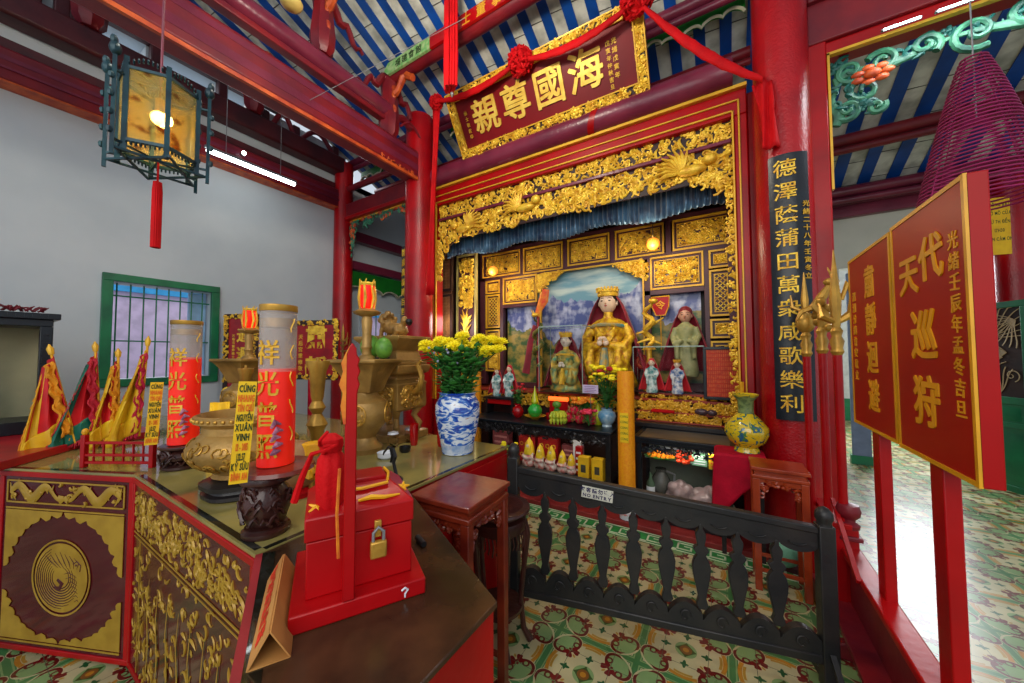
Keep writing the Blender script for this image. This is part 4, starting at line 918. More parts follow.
        ln.tube([(cx_+.075, -.0045, cz_+.075), (cx_+.10, -.0045, cz_+.09), (cx_+.125, -.0045, cz_+.07), (cx_+.12, -.0045, cz_+.04)], .003, 5, flat=.4).ell((cx_+.095, -.0045, cz_+.07), (.006, .002, .006), 8, 5)
        ln.tube([(cx_-.02, -.0045, cz_-.01), (cx_+.01, -.0045, cz_-.03), (cx_-.005, -.0045, cz_-.055), (cx_-.04, -.0045, cz_-.05)], [.008, .014, .012, .004], 6, flat=.2)
        ln.build('dark_feather_lines', MAROONP, tb)
    else:
        x0, x1 = .05, w-.05
        for (aa, bb, cc, dd) in ((x0, x1, .685, .69), (x0, x1, .665, .668), (x0+.1, x0+.104, .06, .67)): q.box(aa, bb, -.005, -.002, cc, dd)
        q.curls(x0, x1, .70, T-.06, -.001, 240, .032, 5, th=.0042, dep=.12)
        q.curls(x0, x1, .06, .66, -.001, 170, .035, 6, th=.0038, dep=.12)
        for k in range(9):
            xx = x0+.12+k*.13; q.tube([(xx, -.004, .1), (xx+.02, -.004, .25), (xx-.01, -.004, .4), (xx+.015, -.004, .54)], [.002, .008, .005, .002], 6, flat=.2)
    q.build('gold_painting', GOLDF, tb)
face_panel((-3.339, .19), A, 'medallion'); face_panel(A, Bp, 'filigree')
MB().box(-1.24-ox, -1.215-ox, .55-oy, 1.93-oy, .05, T-.045).build('red_side_panel', RED, tb, bevel=.003)
# corner unit in front
cu = thing('corner_cabinet', 'dark brown topped low cabinet with red sides in the near foreground', 'cabinet', (-.85, .45, 0)); ox2, oy2 = -.85, .45
P = [(-1.212, .508), (-.85, .324), (-.487, .14), (-.4865, .40), (-.484, .722), (-1.212, 1.10)]
P = [(p[0]-ox2, p[1]-oy2) for p in P]
MB().prism(P, T-.014, T+.001).build('brown_top', MARB, cu, bevel=.003)
MB().prism(inset(P, .01), .02, T-.014).build('red_body', RED, cu); MB().prism(inset(P, .03), 0, .02).build('plinth', BLACK, cu)
q = MB(); a, b = Vector((P[0][0], P[0][1])), Vector((P[2][0], P[2][1])); d = (b-a).normalized(); nn = Vector((-d.y, d.x))
q.prism([tuple(a+nn*.0), tuple(b), tuple(b+nn*.018), tuple(a+nn*.018)], T+.001, T+.004); q.build('red_lip', mat('worn red lip', rgb(150, 44, 50), .4), cu)
q = MB().prism([tuple(a+nn*.018), tuple(b+nn*.018), tuple(b+nn*.05), tuple(a+nn*.05)], T+.001, T+.002); q.build('black_band', DK, cu)
# ---------------------------------------------------------------- donation box
bxr = math.atan2(.205, .12)
db = thing('donation_box', 'bright red wooden offering box with brass padlock on stepped base', 'box', (-.803, .399, T+.001), bxr)
MB().box(0, .294, 0, .29, 0, .04).build('base', RED, db, bevel=.004)
MB().box(.03, .268, .045, .25, .04, .168).build('body', RED, db, bevel=.003)
q = MB(); q.add([(.026,.041,.17),(.272,.041,.17),(.272,.254,.17),(.026,.254,.17),(.026,.041,.222),(.272,.041,.222),(.272,.254,.222),(.026,.254,.222),(.075,.10,.262),(.225,.10,.262),(.225,.215,.262),(.075,.215,.262)],
    [(0,3,2,1),(0,1,5,4),(1,2,6,5),(2,3,7,6),(3,0,4,7),(4,5,9,8),(5,6,10,9),(6,7,11,10),(7,4,8,11),(8,9,10,11)]); lid = q.build('lid', RED, db, bevel=.003)
MB().box(.10, .215, .12, .205, .255, .272).build('lid_panel', RED, lid, bevel=.003)
q = MB()
def fl(x, y, z, r): 
    for k in range(5): a = k*2*pi/5; q.tube([(x, y, z), (x+r*cos(a), y+r*sin(a)*.7, z+r*sin(a)*.45)], [.006, .002], 5)
q.tube([(.095, .09, .262), (.15, .085, .258), (.215, .09, .262)], .004, 5).tube([(.215, .10, .266), (.225, .15, .268), (.22, .2, .268)], .004, 5); fl(.255, .1, .24, .018); fl(.05, .07, .238, .02); q.tube([(.14, .06, .238), (.17, .06, .242), (.2, .055, .238), (.24, .06, .236)], [.003, .006, .005, .002], 5); q.build('gold_motifs', YELG, lid)
pl = MB().box(.165, .203, .018, .034, .106, .146).build('padlock', BRASS, db, bevel=.004)
MB().tube([(.172, .026, .146), (.172, .026, .166), (.184, .026, .178), (.196, .026, .166), (.196, .026, .146)], .004, 8).build('shackle', GREY, pl); MB().box(.176, .192, .034, .047, .15, .19).build('hasp', BRASS, db, bevel=.002)
MB().tube([(.235, -.001, .025), (.243, -.001, .03), (.25, -.001, .024), (.243, -.001, .016), (.243, -.001, .008)], .0025, 5).build('white_scratch', PORC, db)
# red staff board standing in front of box
stf = thing('flame_topped_board', 'narrow upright red board with orange flame carving, before offering box', 'board', (-.752, .505, T+.042), bxr)
MB().slab([(-.013, 0), (.013, 0), (.013, .47), (.018, .49), (.014, .505), (.019, .52), (.014, .535), (.018, .548), (.011, .56), (.010, .575), (.001, .588), (-.008, .575), (-.014, .54), (-.012, .46)], -.014, .0).build('board', RED, stf, bevel=.003)
q = MB().slab([(-.016, .40), (-.011, .40), (-.011, .56), (-.004, .58), (-.012, .565), (-.022, .54), (-.018, .52), (-.026, .49), (-.018, .47), (-.022, .44)], -.015, .0); q.tube([(-.022, -.01, .1), (-.026, -.01, .2), (-.022, -.01, .3)], .0035, 5)
q.build('flame_edge', mat('orange yellow flame', rgb(226, 140, 30), .45, c2=rgb(190, 70, 24), scale=20), stf)
# wrapped wooden fish mallet
wr = thing('wrapped_cloth_bundle', 'tall bundle tied in red cloth standing on offering box lid', 'cloth bundle', (-.835, .51, T+.224), 0)
q = MB(); q.lathe([(.026, 0), (.032, .02), (.034, .09), (.03, .125), (.021, .138), (.027, .155), (.025, .17), (.01, .182)], seg=56, flute=.05, nf=7); q.build('bundle', CLOTH, wr)
q = MB(); q.tube([(.02*cos(k*.8), .02*sin(k*.8), .139+.0008*k) for k in range(9)], .0045, 6).tube([(0, -.02, .14), (.03, -.04, .15), (.05, -.02, .165), (.02, -.03, .16)], .0045, 6).tube([(-.02, -.01, .14), (-.05, -.02, .13), (-.075, -.03, .07), (-.09, -.04, .01)], [.004, .006, .008, .009], 6).tube([(.0, -.03, .16), (.035, -.05, .18), (.05, -.04, .2)], .004, 6); q.build('cloth_ties', CLOTH, wr)
# tent shaped cardboard sign
a = Vector((-.765, .348)); b = Vector((-1.03, .50)); ang = math.atan2(b.y-a.y, b.x-a.x)
ts = thing('tent_card', 'folded triangular tan card sign lying beside offering box', 'sign', (a.x, a.y, T+.002), ang); Ln = (b-a).length; wv, hv = .034, .06
def sheet(p): q = MB(); q.add(p+[(v[0], v[1], v[2]) for v in p], [(0, 1, 2, 3)]); return q
for y0, z0, y1, z1, nm in ((-wv, 0, 0, hv, 'side_flap'), (0, hv, wv, 0, 'side_flap'), (-wv, 0, wv, 0, 'bottom_flap')):
    dn = Vector((y1-y0, z1-z0)).normalized(); nx = Vector((-dn.y, dn.x))*.0025
    MB().add([(x, y+o*nx.x, z+o*nx.y) for o in (0, 1) for x in (0, Ln) for y, z in ((y0, z0), (y1, z1))], [(0, 1, 3, 2), (4, 6, 7, 5), (0, 2, 6, 4), (1, 5, 7, 3), (0, 4, 5, 1), (2, 3, 7, 6)]).build(nm, CARD, ts)
q = MB()
tl = math.atan2(hv, wv)
for i, ch in enumerate('請勿觸摸供品'):
    vs, fs = glyph(ch, .02); s_ = .042
    for v in [None]:
        pass
    c_ = .05+i*.045
    # lettering on the flap that faces the box
    q.add([(c_+(v.y-.36)*-s_*1.0, (wv*.5)-(v.x*s_*.8)*cos(tl)*-1*1+.0035*sin(tl), hv*.5-(v.x*s_*.8)*sin(tl)+.0035*cos(tl)+v.z*.001) for v in vs], fs)
q.build('red_lettering', REDINK, ts)
# ---------------------------------------------------------------- table-top things
def sz(px_, p): return px_/F*abs((Vector(p)-Vector((0, 0, EYE))).dot(FX))
def scroll_jar(label, x, y, s, wide):
    t = thing('carved_jar_stand', label, 'stand', (x, y, T), group='carved brown jar stands')
    MB().lathe([(.075*s, 0), (.08*s, .006), (.08*s, .018), (.066*s, .024), (.07*s, .03)], seg=24).build('foot_disc', WOODB, t)
    q = MB().lathe([(.05*s, .03), (.066*s, .045), (.08*s, .085*wide), (.083*s, .11*wide), (.07*s, .145*wide), (.055*s, .165*wide), (.06*s, .175*wide)], seg=28, flute=.03, nf=9)
    rr = random.Random(3)
    for k in range(46):
        a = rr.uniform(0, 2*pi); z = rr.uniform(.05, .15)*wide; R = (.062+.022*sin(pi*(z/wide-.03)/.13))*s; sg = rr.choice((-1, 1))
        q.tube([((R+.004)*cos(a+j*.12*sg), (R+.004)*sin(a+j*.12*sg), z+.014*sin(j*1.3)) for j in range(5)], [.003, .006, .006, .005, .003], 5)
    q.build('carved_bowl', WOODB, t); MB().lathe([(.06*s, .175*wide), (.088*s, .178*wide), (.09*s, .19*wide), (.085*s, .2*wide)], seg=28).build('upper_rim', WOODB, t)
    return t
TXT_INK = ('KÍNH', 'LỄ')
def candle(label, x, y, z, r, h, fill, sticker):
    t = thing('candle_cylinder', label, 'candle', (x, y, z))
    MB().cyl(0, 0, 0, h*fill, r*.985, 40).build('red_wax', WAX, t)
    q = MB().lathe([(r, h*fill-.01), (r, h), (r*.97, h), (r*.97, h*fill-.01)], seg=40); q.build('clear_sleeve', FROST, t)
    q = MB().lathe([(r*1.01, h-.02), (r*1.03, h-.018), (r*1.03, h+.002), (r*.98, h+.002)], seg=32).lathe([(r*.96, h-.075), (r*.96, h-.045)], seg=32); q.build('gold_rim', BRASS, t)
    q = MB(); fz = math.atan2(-y, -x)
    for i, ch in enumerate('祥光普照'):
        vs, fs = glyph(ch, .012); s_ = r*1.3
        q.add([((r+.003+v.z*.003)*cos(fz-.55+v.x*s_/r), (r+.003+v.z*.003)*sin(fz-.55+v.x*s_/r), h*(.70-.19*i)+(v.y-.36)*s_*1.2) for v in vs], fs)
    for a0 in (.75, -2.2):
        for k in range(5): q.tube([((r+.004)*cos(fz+a0+.12*sin(j+k)), (r+.004)*sin(fz+a0+.12*sin(j+k)), h*(.15+.17*k)+j*.012) for j in range(5)], .0022, 4)
    q.build('gold_calligraphy', GOLDT, t)
    q = MB()
    for k in range(5):
        a0 = fz-.25+.1*(k % 2); q.tube([((r+.003)*cos(a0), (r+.003)*sin(a0), h*(.08+.04*k)), ((r+.012)*cos(a0+.2), (r+.012)*sin(a0+.2), h*(.10+.045*k)), ((r+.004)*cos(a0+.45), (r+.004)*sin(a0+.45), h*(.10+.04*k))], [.004, .011, .003], 6)
    q.build('pink_lotus', mat('mauve pink print', rgb(190, 130, 160), .5, c2=rgb(120, 70, 100), scale=30), t)
    return t
TAG = mat('yellow tag paper', rgb(240, 198, 20), .55, c2=rgb(226, 182, 16)); TOR = mat('orange tag print', rgb(236, 110, 20), .6)
def yellow_tag(label, p, w, h, rz, tilt, big=True):
    t = thing('yellow_paper_tag', label, 'label', tuple(p), rz); t.rotation_euler = (0, tilt, rz)
    MB().box(-w/2, w/2, -.0015, .0015, -h/2, h/2).build('paper', TAG, t)
    rows = ['CÚNG', 'NHANG', 'TÍN CHỦ', 'NGUYỄN', 'XUÂN', 'VINH', '12 - 2015', '1.12.57', 'KỶ SỬU', 'BÌNH AN']
    q1 = MB(); q2 = MB(); n = len(rows)
    for i, rw in enumerate(rows):
        z = h*(.44-.88*i/(n-1))*.98; wid = w*.82/max(3, len(rw.replace(' ', '')))/.72
        (q1 if i in (0, 3, 4, 5, 7, 8) else q2).text(rw, 0, -.003, z, h/n*.95, .001, wx=wid/(h/n*.95), gap=1.0, bold=.03)
    q1.build('dark_print', INK, t); q2.build('orange_print', TOR, t); return t
j2 = (-1.345, .595)
scroll_jar('carved brown jar stand at the table edge beside the offering box', *j2, .88, 1.0)
MB_ = MB().lathe([(.0, .0), (.11, .004), (.125, .012), (.12, .024), (.0, .026)], seg=32, sq=.9); tag(MB_.build('wooden_dish', WOOD, loc=(j2[0]+.02, j2[1]+.02, T+.2)), 'shallow turned wooden dish under the taller red candle', 'dish')
candle('tall red candle cylinder nearest the viewpoint, with gold calligraphy', j2[0]+.01, j2[1]+.02, T+.228, .056, .545, .60, True)
d = Vector((-j2[0], -j2[1], 0)).normalized()
yellow_tag('yellow name tag leaning on nearest tall red candle over bronze urn', Vector((-1.272, .492, 1.315)), .046, .31, math.atan2(1.33, .515), .06)
j1 = (-2.52, .70)
scroll_jar('low carved brown jar stand beside the little red rail, left of urn', *j1, 1.12, .62)
candle('red candle cylinder in front of barred window, left of bronze urn', j1[0], j1[1], T+.13, .066, .66, .70, True)
yellow_tag('yellow name tag leaning on the left red candle by flags', Vector((-2.60, .60, 1.245)), .05, .33, math.atan2(2.6, .60), .05)
q = MB().grid(lambda u, v: (.09*(u-.5), .012*sin(u*9)+.03*v, .34*v), 8, 6); o = q.build('yellow_cloth', YEL, loc=(-2.38, .80, .952), rz=radians(55)); s = o.modifiers.new('s', 'SOLIDIFY'); s.thickness = .004; tag(o, 'small plain yellow paper behind left red candle', 'paper')
# bronze urn
un = thing('bronze_incense_urn', 'big round bronze incense urn with cloud reliefs on black stand', 'urn', (-1.84, .72, T))
MB().lathe([(.13, 0), (.145, .006), (.145, .02), (.128, .026), (.125, .036), (.15, .044), (.152, .062), (.135, .07), (.12, .078)], seg=6*6, flute=.03, nf=6).build('black_stand', BLACK, un)
prof = [(.10, .078), (.115, .085), (.105, .10), (.13, .12), (.175, .15), (.2, .19), (.2, .215), (.175, .25), (.15, .272), (.148, .30), (.165, .315), (.178, .32), (.178, .345), (.165, .35), (.158, .34), (.14, .29), (.0, .285)]
MB().lathe(prof, seg=40).build('bowl', BRASSW, un)
q = MB(); rr = random.Random(7)
def Rz(z):
    for (r0, z0), (r1, z1) in zip(prof, prof[1:]):
        if z0 <= z <= z1: return r0+(r1-r0)*(z-z0)/(z1-z0+1e-9)
    return .2
for k in range(110):
    a = rr.uniform(0, 2*pi); z = rr.uniform(.13, .24); sg = rr.choice((-1, 1)); P = []
    for j in range(9): t_ = j/8; rad = .024*(1-.75*t_); aa = a*3+sg*t_*4.6; zz = z+rad*sin(aa); P.append(((Rz(zz)+.003)*cos(a+rad*cos(aa)/.19), (Rz(zz)+.003)*sin(a+rad*cos(aa)/.19), zz))
    q.tube(P, .0035, 5)
for k in range(40): a = k*2*pi/40; q.ell((.179*cos(a), .179*sin(a), .333), (.008, .008, .008), 6, 4)
q.build('cloud_relief', BRASS, un); MB().cyl(0, 0, .284, .296, .14, 28).build('ash', mat('grey ash', rgb(130, 120, 104), .9, bump=.4), un)
# little red rail with flags
rl = thing('miniature_red_rail', 'miniature red fence rail holding flags on the left of the table', 'rail', (-2.97, .42, T), math.atan2(.19, .33)); Lr = .38
q = MB()
for z in (.02, .06, .125): q.box(0, Lr, -.008, .008, z, z+.014)
q.build('rails', RED, rl, bevel=.002)
for i in range(2): MB().box(-.012+i*Lr, .012+i*Lr, -.012, .012, 0, .175).build('post', RED, rl, bevel=.003)
for i in range(6): MB().box(.05+i*.055, .056+i*.055, -.004, .004, .02, .13).build('slat', RED, rl)
MB().ell((Lr, 0, .19), (.014, .014, .02), 8, 6).ell((0, 0, .19), (.014, .014, .02), 8, 6).build('orange_knobs', YELG, rl)
tp = [aZ(x, y, 1.0) for x, y in ((-8, 464), (80, 440.5), (160, 430), (130, 423), (50, 427), (-8, 432))]
q = MB().prism([(p.x+3.6, p.y-.4) for p in tp], 0, .048); tray = thing('red_plinth_board', 'red painted low plinth board under the flags and black cabinet', 'board', (-3.6, .4, T+.001)); q.build('board', mat('worn red board', rgb(186, 24, 34), .3, c2=rgb(150, 14, 28), scale=4), tray, bevel=.004)
# table flags
def flag(label, base, top, w, h, m1, m2, fringe, seed, flip=1):
    b_ = Vector(base); t_ = Vector(top); t = thing('ceremonial_flag', label, 'flag', tuple(b_), group='ceremonial flags on the left table')
    d = t_-b_; MB().rod((0, 0, 0), tuple(d), .007, 8).build('pole', YELG, t); L_ = d.length
    MB().tube([tuple(d*.97), tuple(d*1.03), tuple(d*1.08)], [.012, .016, .002], 8).build('finial', GOLDT, t)
    def p(u, v):   # triangular pennant hanging limp beside the pole, edge v = 1 is the free edge
        k = .95-u*.66*h; bp_ = d*k; out = w*v*(.18+.82*min(1, u*1.15))
        return (bp_.x-out*.12+.022*sin(v*11+u*2+seed), bp_.y+flip*out*.9+.006*sin(v*14), bp_.z-.42*w*v-.06*v*u)
    o = MB().grid(p, 18, 20).build('cloth', m1, t); s = o.modifiers.new('s', 'SOLIDIFY'); s.thickness = .004
    def p2(u, v): q_ = p(u, .68+v*.36); return (q_[0]+.007, q_[1], q_[2])
    def p4(u, v): q_ = p(.80+u*.22, v); return (q_[0]+.007, q_[1], q_[2])
    o = MB().grid(p2, 16, 6).grid(p4, 6, 16).build('border', m2, t); s = o.modifiers.new('s', 'SOLIDIFY'); s.thickness = .005
    q = MB(); rr = random.Random(seed)
    for k in range(60):
        u = k/30; a = p(min(u, 1), 1.05) if u <= 1 else p(1.02, 2.02-u); q.tube([a, (a[0]+.006, a[1]+flip*.012*rr.random(), a[2]-.02-.02*rr.random())], [.004, .002], 4)
    q.build('fringe', fringe, t)
    def p3(u, v): q_ = d*(.9-u*.62*h); return (q_.x+.02+.012*sin(v*8+u*20), q_.y+flip*(.005+.035*v)+.008*sin(u*30), q_.z-.03*v)
    o = MB().grid(p3, 24, 4).build('hanging_ribbon', fringe, t); s = o.modifiers.new('s', 'SOLIDIFY'); s.thickness = .004
YS = mat('yellow silk', rgb(226, 186, 30), .5, c2=rgb(206, 150, 24), scale=7); RS = mat('red silk', rgb(206, 24, 30), .55, c2=rgb(160, 12, 26), scale=7); GS = mat('green silk', rgb(20, 110, 90), .5, c2=rgb(12, 80, 66), scale=7); OF = mat('orange fringe', rgb(226, 146, 20), .7)
Yf = .55
def fp(x, y, Y_): v = aY(x, y, Y_); return (v.x, v.y, v.z)
def fb(x, y): v = aZ(x, y, 1.0); return (v.x, v.y, v.z)
b1 = aZ(76, 443, 1.0); flag('red and yellow ceremonial flag leaning left, nearest the black cabinet', tuple(b1), tuple(aZ(55, 342, 1.0+.0001) if 0 else (b1.x-.03, b1.y-.11, b1.z+.58)), .20, 1.25, RS, YS, OF, 1, -1)
b1 = aZ(101, 440, 1.0); flag('red and green ceremonial flag between two yellow flags', tuple(b1), (b1.x+.0, b1.y-.04, 1.60), .22, 1.2, RS, GS, mat('red fringe', rgb(190, 30, 50), .7), 2, -1)
b1 = aZ(119, 438, 1.0); flag('gathered red and gold ceremonial flag left of window centre', tuple(b1), (b1.x+.01, b1.y-.02, 1.56), .15, 1.25, RS, YS, OF, 3, -1)
b1 = aZ(139, 436, 1.0); flag('pale yellow ceremonial flag with crimson edge beside left candle', tuple(b1), (b1.x+.03, b1.y+.02, 1.64), .17, 1.3, YS, YS, mat('crimson fringe', rgb(190, 20, 60), .7), 4, -1)
# white paper box between the flags
q = thing('white_paper_box', 'small white box with red lettering standing behind the flags', 'box', tuple(aZ(70, 434, 1.0)), radians(70)); MB().box(-.1, .1, -.04, .04, 0, .1).build('carton', PORC, q); MB().text('XIN', 0, -.041, .05, .05, .001, bold=.03).build('red_lettering', REDINK, q); MB().cyl(.0, 0, .1, .19, .03, 12, .015).build('bottle', PORC, q)
# black display cabinet at far left
cb = thing('black_display_cabinet', 'black carved display cabinet with glass front at left edge', 'cabinet', (-4.25, -.02, 1.0), radians(90)); cw, ch_, cdp = .90, .84, .42
q = MB(); q.box(-cw/2, cw/2, 0, cdp, 0, .09).box(-cw/2, cw/2, 0, cdp, ch_-.07, ch_-.02).box(-cw/2-.03, cw/2+.03, -.03, cdp+.03, ch_-.02, ch_+.025).box(-cw/2, cw/2, cdp-.02, cdp, .09, ch_-.07)
for s in (-1, 1): q.box(s*cw/2-s*.06 if s > 0 else -cw/2, s*cw/2 if s > 0 else -cw/2+.06, 0, .05, .09, ch_-.07)
q.build('frame', BLUEBLK, cb, bevel=.004)
q = MB()
for s in (-1, 1):
    for k in range(11): frame_box(q, s*(cw/2-.03)-.02, s*(cw/2-.03)+.02, .11+k*.056, .155+k*.056, .007, -.008, .0)
for k in range(26): q.box(-cw/2+.02+k*.034, -cw/2+.04+k*.034, -.035, -.03, ch_-.012, ch_+.015)
q.build('carved_fret', BLUEBLK, cb)
MB().box(-cw/2+.06, cw/2-.06, .012, .016, .09, ch_-.07).build('glass_pane', GLASS, cb)
MB().box(-cw/2+.02, cw/2-.02, cdp-.03, cdp-.02, .09, ch_-.07).build('olive_lining', mat('olive lining', rgb(150, 148, 116), .7, c2=rgb(120, 122, 96), scale=2), cb)
for k in range(2):
    t = thing('cabinet_side', '', '') if 0 else None
sh = thing('small_green_ornament', 'green leafy ornament lying in bottom of black display cabinet', 'ornament', (-4.45, .12, 1.092)); rr = random.Random(3); q = MB()
for k in range(30): a = rr.uniform(0, 2*pi); r = rr.uniform(.02, .13); q.tube([(0, 0, .01), (r*.6*cos(a), r*.9*sin(a), .04), (r*.7*cos(a), r*1.2*sin(a), .01)], [.006, .012, .002], 5)
q.build('leaves', mat('olive leaves', rgb(120, 132, 60), .5, c2=rgb(60, 90, 40), scale=20), sh); MB().tube([(.02, -.16, 0), (.03, -.2, .1), (.02, -.24, .24)], [.03, .04, .01], 8).build('green_stem', GS, sh)
tw = thing('red_twig_bundle', 'bundle of dried red peppers lying on top of black cabinet', 'twigs', (-4.3, .28, 1.866)); q = MB(); rr = random.Random(9)
for k in range(26): x, y = rr.uniform(-.03, .03), rr.uniform(-.12, .12); a = rr.uniform(0, 6); q.tube([(x, y, .012), (x+.02*cos(a), y+.03*sin(a), .03+.02*rr.random()), (x+.04*cos(a), y+.05*sin(a), .02+.03*rr.random())], [.006, .008, .002], 5)
q.build('peppers', mat('dried dark red', rgb(110, 20, 34), .6), tw)
tb_ = MB().box(-.08, .08, -.1, .06, 0, .035).build('tan_packet', CARD, loc=(-4.3, .05, 1.867), bevel=.005); tag(tb_, 'flat tan packet lying on top of black display cabinet', 'packet')
# ---------------------------------------------------------------- brass ware
def pedestal(label, x, y, s=1.0):
    t = thing('brass_pedestal_burner', label, 'burner', (x, y, T), group='brass pedestal burners'); t.scale = (.78, .78, 1)
    q = MB().lathe([(.13, 0), (.135, .03), (.09, .06), (.075, .09), (.11, .13), (.17, .19), (.185, .25), (.165, .31), (.1, .345), (.085, .37)], seg=32); q.build('bellied_body', BRASSW, t)
    def sqz(r, z): return [(-r, -r, z), (r, -r, z), (r, r, z), (-r, r, z)]
    vs = []; 
    for r, z in ((.09, .37), (.11, .41), (.12, .44), (.15, .5), (.185, .545), (.205, .555), (.205, .575)): vs += sqz(r, z)
    fs = [(i*4+j, i*4+(j+1) % 4, (i+1)*4+(j+1) % 4, (i+1)*4+j) for i in range(6) for j in range(4)]+[(24, 25, 26, 27), (3, 2, 1, 0)]
    q = MB(); q.at(rz=radians(20)).add(vs, fs); q.build('flared_square_plate', BRASSW, t, bevel=.006)
    q = MB()
    for a in (-.35-pi/2+.9, -pi/2-.6, .6, 2.4):
        q.at(rz=a+pi/2); q.tube([(.07*cos(k*pi/8), -.172+.0*k, .24+.06*sin(k*pi/8)) for k in range(16)], .006, 5, closed=True); q.curls(-.055, .055, .19, .29, -.165, 26, .02, 5, th=.006)
    q.at(); q.build('relief_medallions', BRASS, t)
    q = MB()
    for sg in (-1, 1): q.tube([(sg*.16, 0, .27), (sg*.24, 0, .30), (sg*.235, 0, .38), (sg*.18, 0, .36)], .016, 8)
    return t
pb = (-1.93, 1.40); pc = (aY(243, 360, 1.36).x, 1.36)
pedestal('brass pedestal burner with square flared top, right of the pair', *pb)
pedestal('brass pedestal burner behind urn, left of the pair', *pc)
POM = mat('green pomelo skin', rgb(96, 150, 50), .4, c2=rgb(70, 120, 40), scale=30)
def fruit(nm, label, loc, r, m, cat='fruit', gr=None, leaf=True):
    t = thing(nm, label, cat, loc, group=gr); q = MB().ell((0, 0, r[2]), r, 18, 12); q.build('fruit_body', m, t); 
    if leaf: MB().tube([(0, 0, r[2]*1.95), (.004, 0, r[2]*2.15)], .004, 6).build('stem', LEAF, t)
    return t
fruit('pomelo', 'green pomelo resting on right brass pedestal burner, behind its candlestick', (pb[0]-.07, pb[1]+.08, T+.575), (.065, .065, .08), POM)
fruit('pomelo', 'green pomelo at right on the right brass pedestal burner', (pb[0]+.05, pb[1]+.09, T+.575), (.055, .055, .07), POM)
def lantern_stand(label, x, y, z0, z1, pale=False):
    t = thing('lantern_candlestick', label, 'candlestick', (x, y, z0), group='candlesticks with red lamps'); h = z1-z0
    q = MB().lathe([(.055, 0), (.05, .015), (.03, .03), (.028, .06), (.036, .075), (.03, .09), (.028, h*.6), (.034, h*.9), (.028, h)], seg=18); q.build('column', BRASSW, t)
    q = MB().lathe([(.03, h), (.07, h+.015), (.08, h+.03), (.05, h+.045), (.04, h+.05)], seg=24, flute=.1, nf=8); q.build('petal_drip_pan', BRASSW, t)
    g_ = MB().lathe([(.032, h+.05), (.04, h+.07), (.04, h+.18), (.045, h+.21)], seg=20); g_.build('red_glass_lamp', mat('lit red lamp glass', rgb(220, 14, 10), .2, emit=rgb(255, 30, 10), es=.8), t)
    q = MB()
    for k in range(6): a = k*pi/3; q.tube([(.044*cos(a), .044*sin(a), h+.05), (.052*cos(a+.2), .052*sin(a+.2), h+.12), (.044*cos(a), .044*sin(a), h+.2), (.05*cos(a+.3), .05*sin(a+.3), h+.24)], [.006, .01, .007, .003], 6)
    q.lathe([(.046, h+.2), (.05, h+.21), (.046, h+.22)], seg=16); q.build('gilt_dragon_mount', GOLD, t); return t
lantern_stand('brass candlestick with lit red lamp rising above right pedestal burner', pb[0]-.04, pb[1]+.03, T+.575, 1.80)
lantern_stand('brass candlestick with lit red lamp behind the tall red candle', pc[0]+.03, pc[1]+.03, T+.575, 1.74)
def brass_stick(label, x, y, h, s):
    t = thing('brass_candlestick', label, 'candlestick', (x, y, T), group='plain brass candlesticks')
    MB().lathe([(.06*s, 0), (.055*s, .02), (.025*s, .05), (.02*s, .08), (.034*s, h*.35), (.05*s, h*.4), (.034*s, h*.46), (.022*s, h*.5), (.04*s, h*.56), (.024*s, h*.62), (.03*s, h*.66), (.04*s, h*.9), (.055*s, h*.97), (.055*s, h), (.02*s, h-.005)], seg=24, flute=.03, nf=8).build('turned_body', BRASS, t)
    MB().cyl(0, 0, h-.006, h+.02, .008, 8).build('spike', BRASS, t); return t
brass_stick('heavy brass candlestick before the red plaque lettered in gold', -1.89, 1.07, .57, 1.05)
brass_stick('slim brass candlestick between left red candle and bronze urn', -2.62, 1.02, .52, .8)
# golden lotus candle
lt = thing('golden_lotus_candle', 'golden yellow lotus shaped candle beside red wrapped bundle', 'candle', (-1.55, .86, T+.0)); q = MB()
for ring, (n, r0, z) in enumerate(((9, .05, .09), (8, .042, .105), (7, .03, .12))):
    for k in range(n): a = k*2*pi/n+ring*.3; q.tube([(r0*.4*cos(a), r0*.4*sin(a), z-.02), (r0*cos(a), r0*sin(a), z), (r0*1.1*cos(a), r0*1.1*sin(a), z+.025)], [.01, .016, .004], 7)
q.lathe([(.03, .16), (.045, .175), (.04, .215), (.03, .22)], seg=12, flute=.1, nf=6); q.build('petals', YELG, lt); MB().lathe([(.04, 0), (.035, .01), (.012, .03), (.012, .17)], seg=16).build('stem', BRASS, lt)
# wooden slit drum
wd = thing('wooden_fish_drum', 'pale brown wooden slit drum behind the tall red candle', 'drum', (-1.62, .82, T), radians(35)); q = MB().ell((0, 0, .12), (.12, .09, .11), 20, 14).ell((.1, 0, .16), (.05, .03, .05)).ell((-.1, 0, .15), (.04, .05, .05)); remesh(q.build('drum_body', mat('pale worn wood', rgb(160, 118, 74), .5, c2=rgb(130, 92, 56), scale=4), wd), .01); MB().lathe([(.1, 0), (.1, .02), (.07, .03)], seg=24).build('cushion_ring', CLOTH, wd)
wl_ = MB().box(-.28, .28, -.035, .035, 0, .02); tag(wl_.build('wooden_lath', mat('grey brown lath', rgb(130, 100, 66), .5), loc=(-1.62, 1.0, T+.001), rz=radians(32), bevel=.004), 'narrow wooden lath lying on glass top behind the slit drum', 'lath')
